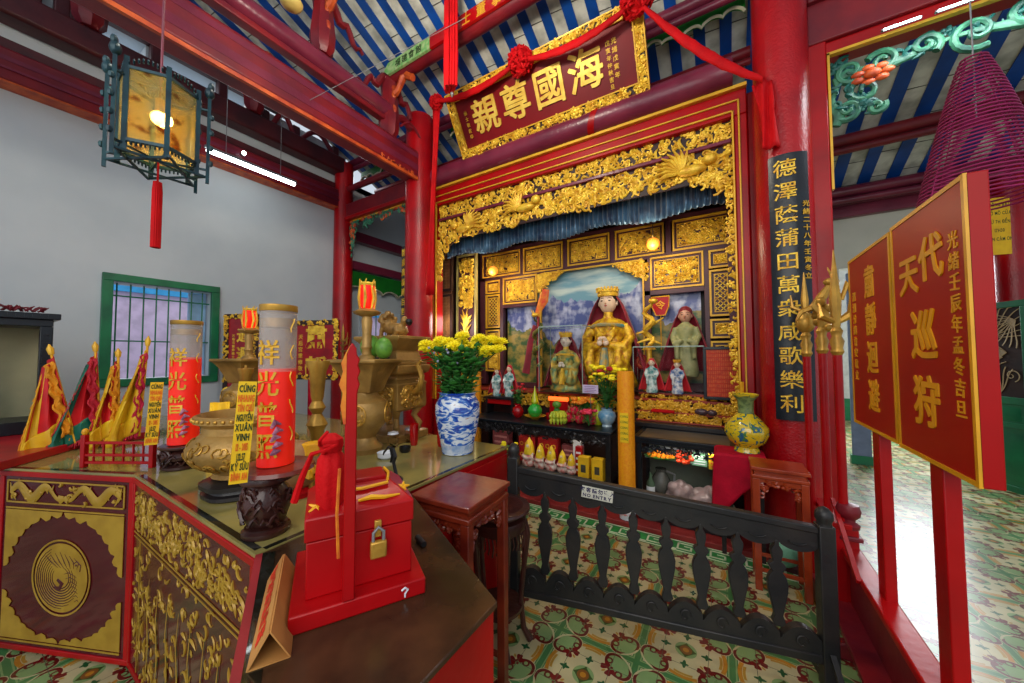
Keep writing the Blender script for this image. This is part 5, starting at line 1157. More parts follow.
# main square brass incense burner with lion lid
sb = thing('brass_lion_burner', 'tall square brass incense burner with lion on its lid', 'burner', (-2.09, 1.74, T)); sb.rotation_euler.z = radians(6)
def sqstack(mb, lv, sy=.8):
    vs = []
    for r, z in lv: vs += [(-r, -r*sy, z), (r, -r*sy, z), (r, r*sy, z), (-r, r*sy, z)]
    n = len(lv); mb.add(vs, [(i*4+j, i*4+(j+1) % 4, (i+1)*4+(j+1) % 4, (i+1)*4+j) for i in range(n-1) for j in range(4)]+[(3, 2, 1, 0), (4*n-4, 4*n-3, 4*n-2, 4*n-1)]); return mb
sqstack(MB(), [(.2, 0), (.2, .05), (.15, .065)]).build('base_block', BRASSW, sb, bevel=.005)
for sx in (-1, 1):
    for sy in (-1, 1): MB().tube([(sx*.13, sy*.1, .055), (sx*.15, sy*.12, .1), (sx*.12, sy*.09, .16), (sx*.15, sy*.12, .24)], [.03, .022, .022, .035], 10).build('leg', BRASSW, sb)
sqstack(MB(), [(.13, .2), (.185, .22), (.19, .25), (.185, .38), (.195, .4), (.15, .43), (.15, .455), (.2, .475), (.21, .5), (.21, .53)]).build('square_bowl', BRASSW, sb, bevel=.006)
q = MB(); q.curls(-.14, .14, .25, .37, -.152, 80, .03, 8, th=.008); frame_box(q, -.155, .155, .24, .38, .008, -.158, -.148); q.at(rz=pi/2); q.curls(-.1, .1, .25, .37, -.188, 60, .03, 9, th=.008); q.at(); q.build('relief_panels', BRASS, sb)
for s in (-1, 1): MB().tube([(s*.19, 0, .33), (s*.25, 0, .36), (s*.27, 0, .45), (s*.235, 0, .53), (s*.26, 0, .56)], [.02, .022, .02, .016, .012], 8).build('dragon_handle', BRASS, sb)
q = sqstack(MB(), [(.19, .53), (.19, .55), (.16, .565), (.145, .62), (.15, .63)]); 
q.build('lid_base', BRASSW, sb, bevel=.004)
q = MB(); 
for k in range(4): q.box(-.10+.05*k+.004, -.06+.05*k, -.128, -.118, .575, .585).box(-.10+.05*k+.004, -.06+.05*k, -.125, -.115, .597, .607)
q.build('lid_slots', BLACK, sb)
q = sqstack(MB(), [(.13, .63), (.16, .66), (.2, .70), (.215, .715), (.215, .735)]); q.build('lid_upper_tray', BRASSW, sb, bevel=.005)
li = MB(); li.ell((0, 0, .81), (.10, .06, .06)).ell((-.075, 0, .85), (.065, .065, .075)).ell((-.105, 0, .905), (.06, .055, .055)).ell((-.15, 0, .895), (.035, .036, .03)).ell((.075, 0, .80), (.065, .065, .06))
for s in (-1, 1):
    li.tube([(-.085, s*.035, .84), (-.10, s*.045, .79), (-.105, s*.045, .745), (-.125, s*.045, .74)], [.028, .022, .018, .016], 8).tube([(.075, s*.04, .82), (.10, s*.055, .78), (.07, s*.055, .745), (.045, s*.055, .742)], [.04, .028, .018, .016], 8)
li.tube([(.11, 0, .84), (.135, 0, .88), (.13, 0, .92)], [.025, .035, .02], 8)
for k in range(30): a = k*2.4; li.ell((-.06+.03*sin(k), .062*cos(a), .885+.075*sin(a)), (.022, .02, .022), 7, 5)
lio = remesh(li.build('guardian_lion', BRASSW, sb), .006); lio.scale = (.8, .8, .8); lio.location.z = .735*.2
MB().lathe([(.0, 0), (.016, .01), (.026, .03), (.02, .05)], .15, 0, .81, seg=12).build('black_tassel_knob', BLACK, sb)
# small things on table around
def cup(nm, label, loc, r, h, m, lid=None):
    t = thing(nm, label, 'cup', loc); MB().lathe([(r*.7, 0), (r*.95, h*.3), (r, h), (r*.9, h), (r*.82, h*.3), (.0, .006)], seg=20).build('bowl', m, t)
    if lid: MB().lathe([(r*1.02, h), (r*.9, h+.012), (.0, h+.02)], seg=20).build('lid', lid, t)
    return t
RG = mat('red glass', rgb(200, 10, 20), .08, trans=.4, coat=.5)
p = aZ(386, 458, T); cup('white_dish', 'white porcelain dish beside glass jar below brass lion burner', (p.x, p.y, T), .05, .035, PORC)
p = aZ(405, 452, T); cup('black_cup', 'black cup below the lion burner, right of white dish', (p.x, p.y, T), .035, .035, PLASTIC)
p = aZ(393, 447, T); cup('glass_jar', 'small clear glass jar behind white dish', (p.x, p.y, T), .035, .085, GLASS, PORC)
p = aZ(406, 444, T); cup('glass_jar', 'small clear lidded glass jar under the lion burner, behind black cup', (p.x-.02, p.y+.05, T), .035, .085, GLASS, GREY)
p = aZ(398, 437, T); cup('red_votive_glass', 'taller red votive glass under the lion burner', (-1.78, 1.66, T), .03, .14, RG)
p = aZ(425, 437, T); cup('red_votive_glass', 'red votive glass between lion burner and blue vase', (-1.60, 1.73, T), .03, .09, RG)
hk = thing('curled_iron_hook', 'black curled iron holder standing behind the offering box', 'hook', (aZ(388, 478, T).x, aZ(388, 478, T).y, T)); MB().tube([(-.06, .02, .10), (-.03, .0, .12), (0, 0, .15), (.035, 0, .145), (.05, 0, .11), (.04, 0, .08), (.06, 0, .02)], [.004, .005, .006, .008, .01, .008, .009], 7).tube([(.02, 0, .15), (.03, 0, .11), (.02, 0, .08)], [.01, .008, .006], 7).lathe([(.04, 0), (.03, .012), (.0, .016)], .05, 0, 0, seg=16).build('iron', PLASTIC, hk)
tk = MB().rod((0, 0, .009), (.05, -.02, .009), .009, 10); tag(tk.build('black_marker', PLASTIC, loc=(-.86, .82, T+.002)), 'short black marker pen lying on the brown top', 'pen')
# blue and white vase with chrysanthemums
def bw_mat():
    m = bpy.data.materials.new('blue and white porcelain painting'); m.use_nodes = True; nt = m.node_tree; N = nt.nodes; L = nt.links; b = N['Principled BSDF']; b.inputs['Roughness'].default_value = .12; b.inputs['Coat Weight'].default_value = .6
    tc = N.new('ShaderNodeTexCoord'); mp = N.new('ShaderNodeMapping'); mp.inputs['Scale'].default_value = (1, 1, 2.4); L.new(tc.outputs['Object'], mp.inputs[0])
    n = N.new('ShaderNodeTexNoise'); n.inputs['Scale'].default_value = 11; n.inputs['Detail'].default_value = 7; n.inputs['Distortion'].default_value = 1.4; L.new(mp.outputs[0], n.inputs['Vector'])
    r = N.new('ShaderNodeValToRGB'); e = r.color_ramp.elements; e[0].position = .40; e[0].color = rgb(20, 60, 160); e[1].position = .60; e[1].color = rgb(214, 224, 232); x = e.new(.50); x.color = rgb(60, 120, 200); x = e.new(.535); x.color = rgb(206, 218, 230)
    x = e.new(.66); x.color = rgb(214, 224, 232); x = e.new(.72); x.color = rgb(150, 90, 90); L.new(n.outputs[0], r.inputs[0]); L.new(r.outputs[0], b.inputs['Base Color']); return m
BW = bw_mat()
vs_ = thing('blue_white_vase', 'large blue and white porcelain vase at right rear of the table', 'vase', (-1.42, 1.68, T))
MB().lathe([(.088, 0), (.095, .004), (.10, .05), (.125, .16), (.138, .25), (.135, .30), (.115, .335), (.108, .35), (.115, .365), (.108, .37), (.098, .35), (.0, .34)], seg=40).build('body', BW, vs_)
MB().lathe([(.0965, .012), (.1005, .05), (.104, .062)], seg=40).build('lower_band', mat('grey blue band', rgb(130, 160, 200), .2, c2=rgb(200, 210, 222), scale=30), vs_)
fl_ = thing('chrysanthemum_bouquet', 'bouquet of yellow chrysanthemums with green leaves in blue and white vase', 'flowers', (-1.42, 1.68, T+.345)); rr = random.Random(12)
q = MB(); st_ = []
for k in range(34):
    a = rr.uniform(0, 2*pi); r = .26*sqrt(rr.random()); top = Vector((r*cos(a)*1.15, r*sin(a)*.8, .30+.10*rr.random()-.25*r)); st_.append(top); q.tube([(r*.2*cos(a), r*.2*sin(a), 0), tuple(top*.55+Vector((0, 0, .03))), tuple(top)], .004, 5)
q.build('stems', LEAF, fl_)
q = MB()
for k in range(420):
    a = rr.uniform(0, 2*pi); z = rr.uniform(0.0, .28); r = rr.uniform(.02, .07+.62*z*.8); c_ = Vector((r*cos(a), r*sin(a)*.8, z)); d = Vector((cos(a+rr.uniform(-1, 1)), sin(a+rr.uniform(-1, 1)), rr.uniform(-.3, .8))).normalized(); sd = d.cross(Vector((0, 0, 1))).normalized(); l = rr.uniform(.045, .085); w_ = l*.36
    q.add([c_, c_+d*l*.4+sd*w_, c_+d*l*.75+sd*w_*.7, c_+d*l, c_+d*l*.75-sd*w_*.7, c_+d*l*.4-sd*w_, c_+d*l*.5+Vector((0, 0, -.006))], [(0, 1, 6), (1, 2, 6), (2, 3, 6), (3, 4, 6), (4, 5, 6), (5, 0, 6)])
o = q.build('leaves', LEAF, fl_); s = o.modifiers.new('s', 'SOLIDIFY'); s.thickness = .001
YF = mat('yellow petals', rgb(252, 238, 24), .6, c2=rgb(240, 216, 14), scale=40)
def mum(mb, c_, R, n=34):
    for k in range(n):
        t_ = (k+.5)/n; ph = math.acos(1-1.15*t_); th = k*2.4; d = Vector((sin(ph)*cos(th), sin(ph)*sin(th), cos(ph)*.75))
        mb.tube([c_+d*R*.2, c_+d*R*.7, c_+d*R], [R*.07, R*.13, R*.04], 4)
    mb.ell(tuple(c_), R*.45, 8, 5)
for k, s0 in enumerate(st_): q = MB(); mum(q, s0, rr.uniform(.040, .052)); q.build('blossom', YF, fl_)
q = MB()
for k in range(26): a = rr.uniform(0, 2*pi); r = rr.uniform(.05, .2); q.ell((r*cos(a), r*sin(a)*.8-.02, .20+.1*rr.random()), .008, 6, 4)
q.build('lilac_sprigs', mat('lilac buds', rgb(170, 170, 200), .6), fl_)
# carved red plaques on poles behind the table
def pole_plaque(label, x, y, z0, z1, w, rz, text):
    t = thing('pole_plaque', label, 'sign', (x, y, 0), rz, group='red lettered plaques on poles behind the table'); 
    MB().box(-w/2, w/2, 0, .03, z0, z1).build('board', mat('plaque crimson', rgb(160, 10, 24), .3, c2=rgb(130, 8, 20)), t)
    q = MB(); frame_box(q, -w/2, w/2, z0, z1, .055, -.008, .0); q.build('border_board', DARK, t)
    q = MB(); n = 70; q.curls(-w/2+.004, w/2-.004, z0+.004, z0+.05, -.008, n//2, .025, 1, th=.007).curls(-w/2+.004, w/2-.004, z1-.05, z1-.004, -.008, n//2, .025, 2, th=.007).curls(-w/2+.004, -w/2+.05, z0, z1, -.008, n, .025, 3, th=.007).curls(w/2-.05, w/2-.004, z0, z1, -.008, n, .025, 4, th=.007); q.build('carved_border', GOLD, t)
    MB().text(text, w*.08, -.002, z1-(z1-z0)*.28, w*.42, .006, vert=True, gap=1.3, bold=.03).text('天后宮重修敬立', -w*.22, -.002, z1-(z1-z0)*.28, w*.09, .004, vert=True, gap=1.2).build('gilt_characters', GOLD, t)
    MB().rod((0, .015, .02), (0, .015, z0), .045, 12).build('red_pole', CRIMS, t); MB().lathe([(.16, 0), (.14, .03), (.05, .06)], seg=16).build('pole_foot', BEAMD, t)
P1 = aY(312, 350, 2.25); pole_plaque('red plaque with gold carved border reading 肅, beside slim corner pillar', P1.x, P1.y, 1.27, 1.96, .68, radians(22), '肅靜')
P1 = aY(241, 350, 1.98); pole_plaque('red plaque with gold carved border mostly hidden behind tall red candle', P1.x, P1.y, 1.10, 2.08, .42, radians(34), '迴避')
# brass halberd standards behind
for k, (x, lb) in enumerate(((343, 'slim brass standard with cross shaped head beside the corner pillar'), (388, 'brass trident rack with branching prongs seen before the small window'))):
    b_ = aY(x, 340, 2.75); t = thing('brass_standard', lb, 'standard', (b_.x, b_.y, 0))
    MB().rod((0, 0, .03), (0, 0, 1.75), .014, 8).build('pole', BRASSW, t); MB().lathe([(.12, 0), (.1, .03), (.03, .06)], seg=14).build('foot', BRASSW, t)
    q = MB().tube([(-.1, 0, 1.78), (-.05, 0, 1.74), (0, 0, 1.75), (.05, 0, 1.74), (.1, 0, 1.78)], .014, 6).tube([(0, 0, 1.7), (0, 0, 1.85), (0, 0, 1.97)], [.014, .02, .002], 6)
    for s in (-1, 1): q.tube([(0, 0, 1.66), (s*.08, 0, 1.7), (s*.1, 0, 1.85)], [.012, .012, .003], 6).tube([(0, 0, 1.6), (s*.12, 0, 1.62), (s*.16, 0, 1.78)], [.01, .01, .003], 6)
    q.build('ornate_head', BRASS, t)
# ================================================================ offering table with wares beneath
ot = thing('offering_table', 'long black carved offering table before altar, loaded with fruit and flowers', 'table', (-1.86, 3.69, .045)); hx_, hy_, tz = .90, .25, .735
MB().box(-hx_, hx_, -hy_, hy_, tz-.03, tz).build('table_top', BLUEBLK, ot, bevel=.006)
q = MB().box(-hx_+.03, hx_-.03, -hy_+.02, -hy_+.035, tz-.12, tz-.03).box(-hx_+.03, hx_-.03, hy_-.035, hy_-.02, tz-.12, tz-.03); q.curls(-hx_+.04, hx_-.04, tz-.14, tz-.035, -hy_+.02, 150, .03, 3, th=.007); q.build('carved_apron', BLACK, ot)
for sx in (-1, 1):
    for sy in (-1, 1): MB().box(sx*(hx_-.04)-.025, sx*(hx_-.04)+.025, sy*(hy_-.04)-.025, sy*(hy_-.04)+.025, 0, tz-.03).build('leg', BLACK, ot, bevel=.004)
MB().box(-hx_+.04, hx_-.04, -hy_+.04, hy_-.03, .20, .225).build('lower_shelf', BLACK, ot)
MB().box(-hx_+.04, hx_-.04, hy_-.05, hy_-.04, .22, tz-.12).build('rear_board', DARK, ot); MB().box(-hx_+.07, hx_-.07, -hy_+.03, -hy_+.034, .225, tz-.13).build('glass_front', GLASS, ot)
for k, x in enumerate((-.62, 0, .62)): dr = MB().box(x-.28, x+.28, -hy_+.03, -hy_+.045, .06, .19).build('drawer_front', BLACK, ot, bevel=.004)
tz += .045; TX, TY = -1.86, 3.66
# side shelf with figurines, left rear
ss = thing('black_side_shelf', 'small black stepped shelf carrying left pair of figurines', 'shelf', (-2.49, 3.86, .781)); MB().box(-.25, .22, -.09, .08, .19, .222).build('top', BLACK, ss, bevel=.004); MB().box(-.22, .19, -.07, -.06, .13, .19).build('red_apron', RED, ss)
for sx in (-1, 1): MB().box(sx*.20-.03, sx*.20, -.08, .07, 0, .19).build('leg', BLACK, ss)
# ---- on the table
def onT(px_, py_, zoff=0): v = aZ(px_, py_, tz); Yq = min(v.y, 3.74); return (aY(px_, py_, Yq).x, Yq, tz+.001)
p = onT(518, 417); rv = thing('red_glass_vase', 'round red glass vase at left end of offering table', 'vase', p); MB().lathe([(.04, 0), (.065, .03), (.075, .07), (.06, .115), (.035, .14), (.042, .165), (.035, .16), (.03, .14)], seg=24).build('body', RG, rv)
def roses(nm, label, loc, n, spread, h, mts, seed, lv=110, hr=1.25):
    t = thing(nm, label, 'flowers', loc); rr = random.Random(seed); heads = []; q = MB()
    for k in range(n):
        a = rr.uniform(0, 2*pi); r = spread*sqrt(rr.random()); hd = (r*cos(a), r*sin(a)*.7, h*(.65+.4*rr.random())); heads.append(hd); q.tube([(0, 0, -.03), (hd[0]*.4, hd[1]*.4, hd[2]*.5), hd], .003, 5)
    q.build('stems', LEAF, t); q = MB()
    for k in range(lv):
        a = rr.uniform(0, 2*pi); z = rr.uniform(0, h*.85); r = rr.uniform(0, spread*(.4+z/h)); c_ = Vector((r*cos(a), r*sin(a)*.7, z)); d = Vector((cos(a+rr.uniform(-1, 1)), sin(a), rr.uniform(-.2, .9))).normalized()*.055; sd = d.cross(Vector((0, 0, 1))).normalized()*.017
        q.add([c_, c_+d*.5+sd, c_+d, c_+d*.5-sd, c_+d*.5+Vector((0, 0, .004))], [(0, 1, 4), (1, 2, 4), (2, 3, 4), (3, 0, 4)])
    q.build('leaves', LEAF, t)
    for k, hd in enumerate(heads):
        q = MB(); R = rr.uniform(.018, .028)*hr
        for j in range(12): aa = j*2.4; e = .3+.7*j/12; q.tube([hd, (hd[0]+R*e*cos(aa), hd[1]+R*e*sin(aa), hd[2]+R*.6), (hd[0]+R*e*1.1*cos(aa), hd[1]+R*e*1.1*sin(aa), hd[2]+R*(1.1-e*.5))], [R*.2, R*.42, R*.2], 5)
        q.build('blossom', mts[k % len(mts)], t)
    return t
ROSE = mat('red rose petals', rgb(206, 20, 40), .6, c2=rgb(160, 10, 30)); PINKF = mat('pink petals', rgb(226, 50, 90), .6); ORF = mat('orange petals', rgb(240, 140, 20), .6)
roses('red_roses', 'bunch of red roses standing in round red glass vase', (p[0], p[1], p[2]+.15), 6, .09, .24, [ROSE], 3, 80)
p = onT(535, 418); gd = thing('gilt_dish', 'gold rimmed dish under the green and yellow bottle gourd', 'dish', p); MB().lathe([(.05, 0), (.055, .012), (.12, .03), (.13, .04), (.12, .036), (.0, .02)], seg=28).build('dish', GOLDT, gd)
gg = thing('green_gourd_ornament', 'green and yellow bottle gourd ornament on gilt dish', 'ornament', (p[0], p[1], p[2]+.028)); MB().lathe([(.05, 0), (.085, .04), (.09, .085), (.06, .13), (.03, .15)], seg=24).build('green_bulb', mat('green glass', rgb(40, 170, 60), .1, coat=.6), gg); MB().lathe([(.03, .15), (.045, .17), (.04, .21), (.015, .30), (.004, .36)], seg=18).build('yellow_cone', mat('lime yellow glass', rgb(190, 200, 20), .15, coat=.6), gg)
# bananas
bn = thing('banana_bunch', 'bunch of yellow green bananas on offering table beside gourd', 'bananas', onT(557, 424)); BAN = mat('yellow green banana', rgb(206, 206, 50), .5, c2=rgb(150, 180, 50), scale=14)
for j in range(2):
    for k in range(7):
        a = -1.9+k*.42; P = [(.03*cos(a), .03*sin(a), .11+.03*j), (.075*cos(a), .075*sin(a), .09+.04*j), (.10*cos(a), .10*sin(a), .045+.045*j), (.095*cos(a), .095*sin(a), .012+.05*j)]; MB().tube(P, [.009, .017, .018, .008], 8).build('banana', BAN, bn)
MB().ell((0, 0, .15), (.035, .035, .03)).build('crown_stem', LEAF, bn)
fruit('green_mango', 'green mango resting on top of banana bunch', (bn.location.x, bn.location.y, tz+.175), (.05, .045, .04), POM)
DRF = mat('dragon fruit skin', rgb(206, 20, 60), .5, c2=rgb(170, 10, 40), scale=20)
def dragonfruit(label, loc, s=1):
    t = thing('dragon_fruit', label, 'fruit', loc, group='dragon fruits on the offering table'); MB().ell((0, 0, .05*s), (.05*s, .05*s, .05*s), 16, 10).build('fruit_body', DRF, t); q = MB()
    for k in range(16): a = k*2.4; z = .015*s+.075*s*k/16; r = .05*s*sqrt(max(.05, 1-((z-.05*s)/(.055*s))**2)); q.tube([(r*cos(a), r*sin(a), z), (r*1.3*cos(a), r*1.3*sin(a), z+.02*s), (r*1.25*cos(a), r*1.25*sin(a), z+.035*s)], [.009*s, .006*s, .001], 5)
    q.build('scales', mat('green tipped scale', rgb(190, 60, 60), .5, c2=rgb(120, 140, 50), scale=60), t)
for k, (px_, py_, dz, lb) in enumerate(((570, 421, 0, 'leftmost dragon fruit in front row on offering table'), (581, 423, 0, 'middle dragon fruit in front row on offering table'), (592, 421, 0, 'rightmost dragon fruit beside blue flower vase'), (576, 421, .085, 'upper dragon fruit of pile under orange marigolds'))):
    v = onT(px_, py_); dragonfruit(lb, (v[0], v[1]-.04, v[2]+dz), 1.15)
roses('marigold_pile', 'pile of orange and yellow marigolds behind the dragon fruit', (onT(583, 418)[0], 3.74, tz+.14), 26, .13, .12, [ORF, YF, ORF], 5, 50, 1.7)
roses('magenta_flowers', 'bright pinkish red flowers between dragon fruit and blue vase', (onT(593, 418)[0], 3.60, tz+.04), 12, .08, .12, [PINKF, ROSE], 6, 20, 1.6)
p = onT(607, 422); bv = thing('blue_white_pot', 'rounded blue and white flower pot at right end of offering table', 'vase', p); MB().lathe([(.055, 0), (.05, .02), (.08, .06), (.098, .11), (.085, .15), (.055, .17), (.06, .19), (.05, .18), (.0, .16)], seg=28).build('body', mat('blue glazed pot', rgb(90, 150, 190), .15, c2=rgb(190, 214, 220), scale=10, coat=.5), bv)
roses('mixed_flower_spray', 'tall green spray with red and yellow flowers in blue white pot', (p[0], p[1], tz+.19), 44, .19, .42, [ROSE, YF, YF], 8, 240, 1.7)
lb_ = thing('glowing_bar_lamp', 'glowing orange red bar lamp lying in front of goddess case', 'lamp', (aY(560, 395, 3.90).x, 3.885, tz)); MB().box(-.12, .12, -.03, .03, 0, .22).build('red_box', RED, lb_, bevel=.004); MB().rod((-.12, -.035, .24), (.12, -.035, .24), .026, 14).build('lit_tube', emis('lit orange tube', rgb(255, 96, 30), 1.6), lb_)
cr_ = thing('white_note_card', 'pale lilac printed note card propped on marigolds', 'card', tuple(aY(591, 389, 3.64)), 0); MB().box(-.085, .085, -.002, .002, -.045, .045).build('card', mat('pale lilac card', rgb(206, 190, 222), .6), cr_); q = MB()
for k in range(4): q.box(-.065, .065-.02*(k % 2), -.004, -.002, .024-.018*k, .029-.018*k)
q.build('print_lines', mat('violet print', rgb(120, 90, 150), .6), cr_)
MB_ = MB(); cr_.location.y = 3.62; MB().rod((0, .004, -.045), (0, .01, tz-cr_.location.z+.02), .003, 6).build('prop_stick', GREY, cr_)
p = onT(545, 413); cup('red_cup', 'small red cup between gourd and banana bunch', (p[0]+.03, 3.78, tz), .035, .075, RG)
ye = thing('yellow_pear_ornament', 'yellow green pear shaped ornament right of the marigold pile', 'ornament', (onT(597, 418)[0], 3.78, tz)); MB().lathe([(.04, 0), (.07, .05), (.065, .11), (.03, .18), (.01, .24)], seg=20).build('body', mat('lime ornament', rgb(180, 190, 30), .3, coat=.4), ye)
lw = thing('low_flower_tray', 'row of small yellow flower heads at left end of black offering table', 'flowers', (-2.6, 3.6, tz)) if 0 else None
# ---- under the table: boxes and golden dolls on lower shelf
LZ = .045+.225
def under(px_, Y_): return aY(px_, 450, Y_).x
DR = mat('golden doll hair', rgb(240, 206, 40), .4, c2=rgb(222, 170, 30)); DW = mat('white doll robe', rgb(226, 220, 206), .4, c2=rgb(206, 90, 80), scale=24)
def doll(label, x, y, h, hood=DR):
    t = thing('seated_figurine', label, 'figurine', (x, y, LZ), group='golden hooded figurines under the offering table')
    remesh(MB().ell((0, 0, h*.18), (h*.28, h*.22, h*.2)).ell((0, 0, h*.45), (h*.19, h*.15, h*.25)).tube([(h*.16, 0, h*.55), (h*.2, -h*.12, h*.4), (0, -h*.2, h*.38)], [h*.06]*3, 8).tube([(-h*.16, 0, h*.55), (-h*.2, -h*.12, h*.4), (0, -h*.2, h*.38)], [h*.06]*3, 8).build('robed_body', DW, t), h*.03)
    MB().ell((0, -h*.02, h*.78), (h*.11, h*.11, h*.13), 12, 8).ell((0, -h*.13, h*.77), h*.02, 6, 4).build('face', SKIN, t); MB().lathe([(h*.22, h*.5), (h*.2, h*.62), (h*.17, h*.8), (h*.12, h*.95), (h*.04, h*1.05), (.001, h*1.12)], 0, h*.05, 0, seg=18).build('golden_hood', hood, t)
    q = MB()
    for s in (-1, 1): q.ell((s*h*.04, -h*.125, h*.80), (h*.018, h*.01, h*.01), 6, 4)
    q.build('eyes', EYE_, t)
for k, (px_, h, lb) in enumerate(((530, .30, 'tallest golden hooded figurine, second from left beneath offering table'), (541, .25, 'golden hooded figurine in middle beneath offering table'), (552, .25, 'golden hooded figurine third from left beneath offering table'), (563, .22, 'smaller golden figurine beside the striped gift boxes'), (572, .20, 'smallest golden figurine next to red packet beneath table'))): doll(lb, under(px_, 3.56), 3.53, h)
def gift(label, x, y, z, w, d_, h, m, pm, pattern='dots', nm='gift_box', grp='boxed goods under the offering table'):
    t = thing(nm, label, 'box', (x, y, z), group=grp); MB().box(-w/2, w/2, -d_/2, d_/2, 0, h).build('carton', m, t, bevel=.003); q = MB()
    if pattern == 'dots':
        for i in range(3):
            for j in range(2): q.tube([(-w*.3+i*w*.3+w*.09*cos(a), -d_/2-.002, h*(.28+.42*j)+w*.09*sin(a)) for a in [k*pi/4 for k in range(8)]], w*.025, 5, closed=True)
    elif pattern == 'window': q.box(-w*.22, w*.22, -d_/2-.003, -d_/2, h*.3, h*.65)
    else:
        for j in range(4): q.box(-w*.38, w*.38, -d_/2-.003, -d_/2, h*(.15+.2*j), h*(.22+.2*j))
    q.build('front_print', pm, t)
PUR = mat('dark grey print', rgb(70, 66, 60), .5); RB = mat('red gift box', rgb(170, 24, 30), .4, c2=rgb(130, 14, 24)); PKB = mat('maroon patterned box', rgb(130, 60, 66), .5, c2=rgb(100, 40, 50), scale=30)
gift('red and gold patterned gift box behind leftmost figurine', under(527, 3.7), 3.73, LZ, .22, .08, .30, RB, GOLDT)
gift('red and gold patterned gift box behind middle figurines', under(548, 3.7), 3.73, LZ, .26, .08, .31, RB, GOLDT)
gift('dull maroon patterned box at left end beneath offering table', under(502, 3.7), 3.72, LZ, .24, .1, .33, PKB, mat('pinkish print', rgb(180, 120, 120), .6), 'lines')
gift('maroon patterned box right of gift boxes beneath offering table', under(572, 3.7), 3.73, LZ, .24, .08, .26, PKB, mat('pinkish print', rgb(190, 130, 130), .6), 'lines')
gift('red packet standing beside the yellow boxes', under(580, 3.6), 3.58, LZ, .07, .06, .30, RED, PORC, 'lines')
gift('yellow box with dark window, left one of two beneath table', under(585.5, 3.55), 3.52, LZ, .115, .09, .22, YEL, PUR, 'window')
gift('yellow box with dark window, right one of two beneath table', under(599, 3.55), 3.52, LZ, .115, .09, .22, YEL, PUR, 'window')
gift('white lidded tub behind red packet', under(579, 3.7), 3.68, LZ, .09, .09, .36, PORC, CLOTH, 'window')
fw = roses('yellow_flower_bunch', 'bunch of small yellow flowers at left beneath offering table', (under(508, 3.5), 3.5, LZ), 14, .10, .22, [YF], 11, 30)
# tall yellow lantern columns
def lantern_col(label, x, y, z0, z1, r, tagm=True):
    t = thing('yellow_column_lantern', label, 'lantern', (x, y, z0), group='yellow column lanterns'); h = z1-z0
    q = MB().lathe([(r*.96, .12 if tagm else 0), (r, .14 if tagm else .01)]+[(r*(1+.012*(k % 2)), .14+(h-.15)*k/24) for k in range(1, 24)]+[(r*.97, h)], seg=28); q.build('orange_yellow_drum', mat('orange yellow satin', rgb(244, 164, 14), .55, c2=rgb(236, 140, 10), scale=60, bump=.5, bscale=120), t)
    if tagm:
        MB().cyl(0, 0, 0, .122, r*.97, 28).build('white_base', PORC, t); q = MB().text('KÍNH LỄ', 0, -r*.99, .05, .03, .001); q.build('red_lettering', REDINK, t); MB().box(-r*.5, r*.5, -r-.003, -r*.9, h*.52, h*.72).build('name_label', TAG, t)
        q = MB()
        for k in range(5): q.text('CÚNG', 0, -r-.004, h*(.545+.038*k), .028, .001, wx=.8)
        q.build('green_print', mat('green print', rgb(60, 110, 40), .6), t)
lantern_col('tall orange yellow column lantern between offering table and glass case', -.79, 3.33, .05, 1.39, .075)
lantern_col('shorter orange yellow column lantern left of offering table behind vase', -2.85, 3.72, .05, 1.32, .085, False)
# glass case on the right of the column
gc = thing('glass_display_case', 'black framed glass display case with sloping top, right of yellow column', 'cabinet', (-.335, 3.60, .045)); w_, d_, h_ = .37, .22, .75
MB().box(-w_, w_, -d_, d_, 0, .14).build('base_box', BLACK, gc, bevel=.004)
q = MB()
for sx in (-1, 1):
    for sy in (-1, 1): q.box(sx*(w_-.018)-.018, sx*(w_-.018)+.018, sy*(d_-.018)-.018, sy*(d_-.018)+.018, .14, h_-.06)
q.build('corner_posts', BLUEBLK, gc)
q = MB(); frame_box(q, -w_-.02, w_+.02, 0, 1, .03, 0, 0.001) if 0 else None
q = MB().box(-w_-.015, w_+.015, -d_-.015, d_+.015, h_-.06, h_-.03).box(-w_-.03, w_+.03, -d_-.03, -d_+.01, h_-.03, h_).box(-w_-.03, w_+.03, d_-.01, d_+.03, h_-.03, h_).box(-w_-.03, -w_+.01, -d_, d_, h_-.03, h_).box(w_-.01, w_+.03, -d_, d_, h_-.03, h_); q.build('moulded_rim', BLUEBLK, gc, bevel=.005)
MB().box(-w_+.01, w_-.01, -d_+.01, d_-.01, h_-.03, h_-.008).build('grey_top_panel', mat('dusty brown glass top', rgb(112, 100, 82), .3, c2=rgb(90, 80, 66), scale=3), gc)
q = MB().curls(-w_+.04, w_-.04, h_-.13, h_-.06, -d_+.01, 70, .028, 4, th=.006); q.build('carved_fringe', BLUEBLK, gc)
MB().box(-w_+.036, w_-.036, -d_+.012, -d_+.016, .14, h_-.06).build('front_pane', GLASS, gc); MB().box(-w_+.03, w_-.03, -.03, d_-.03, h_-.24, h_-.23).build('glass_shelf', PALE, gc); MB().box(-w_+.03, w_-.03, d_-.03, d_-.02, .14, h_-.06).build('rear_lining', mat('grey green lining', rgb(96, 104, 90), .7, c2=rgb(70, 76, 66), scale=4), gc)
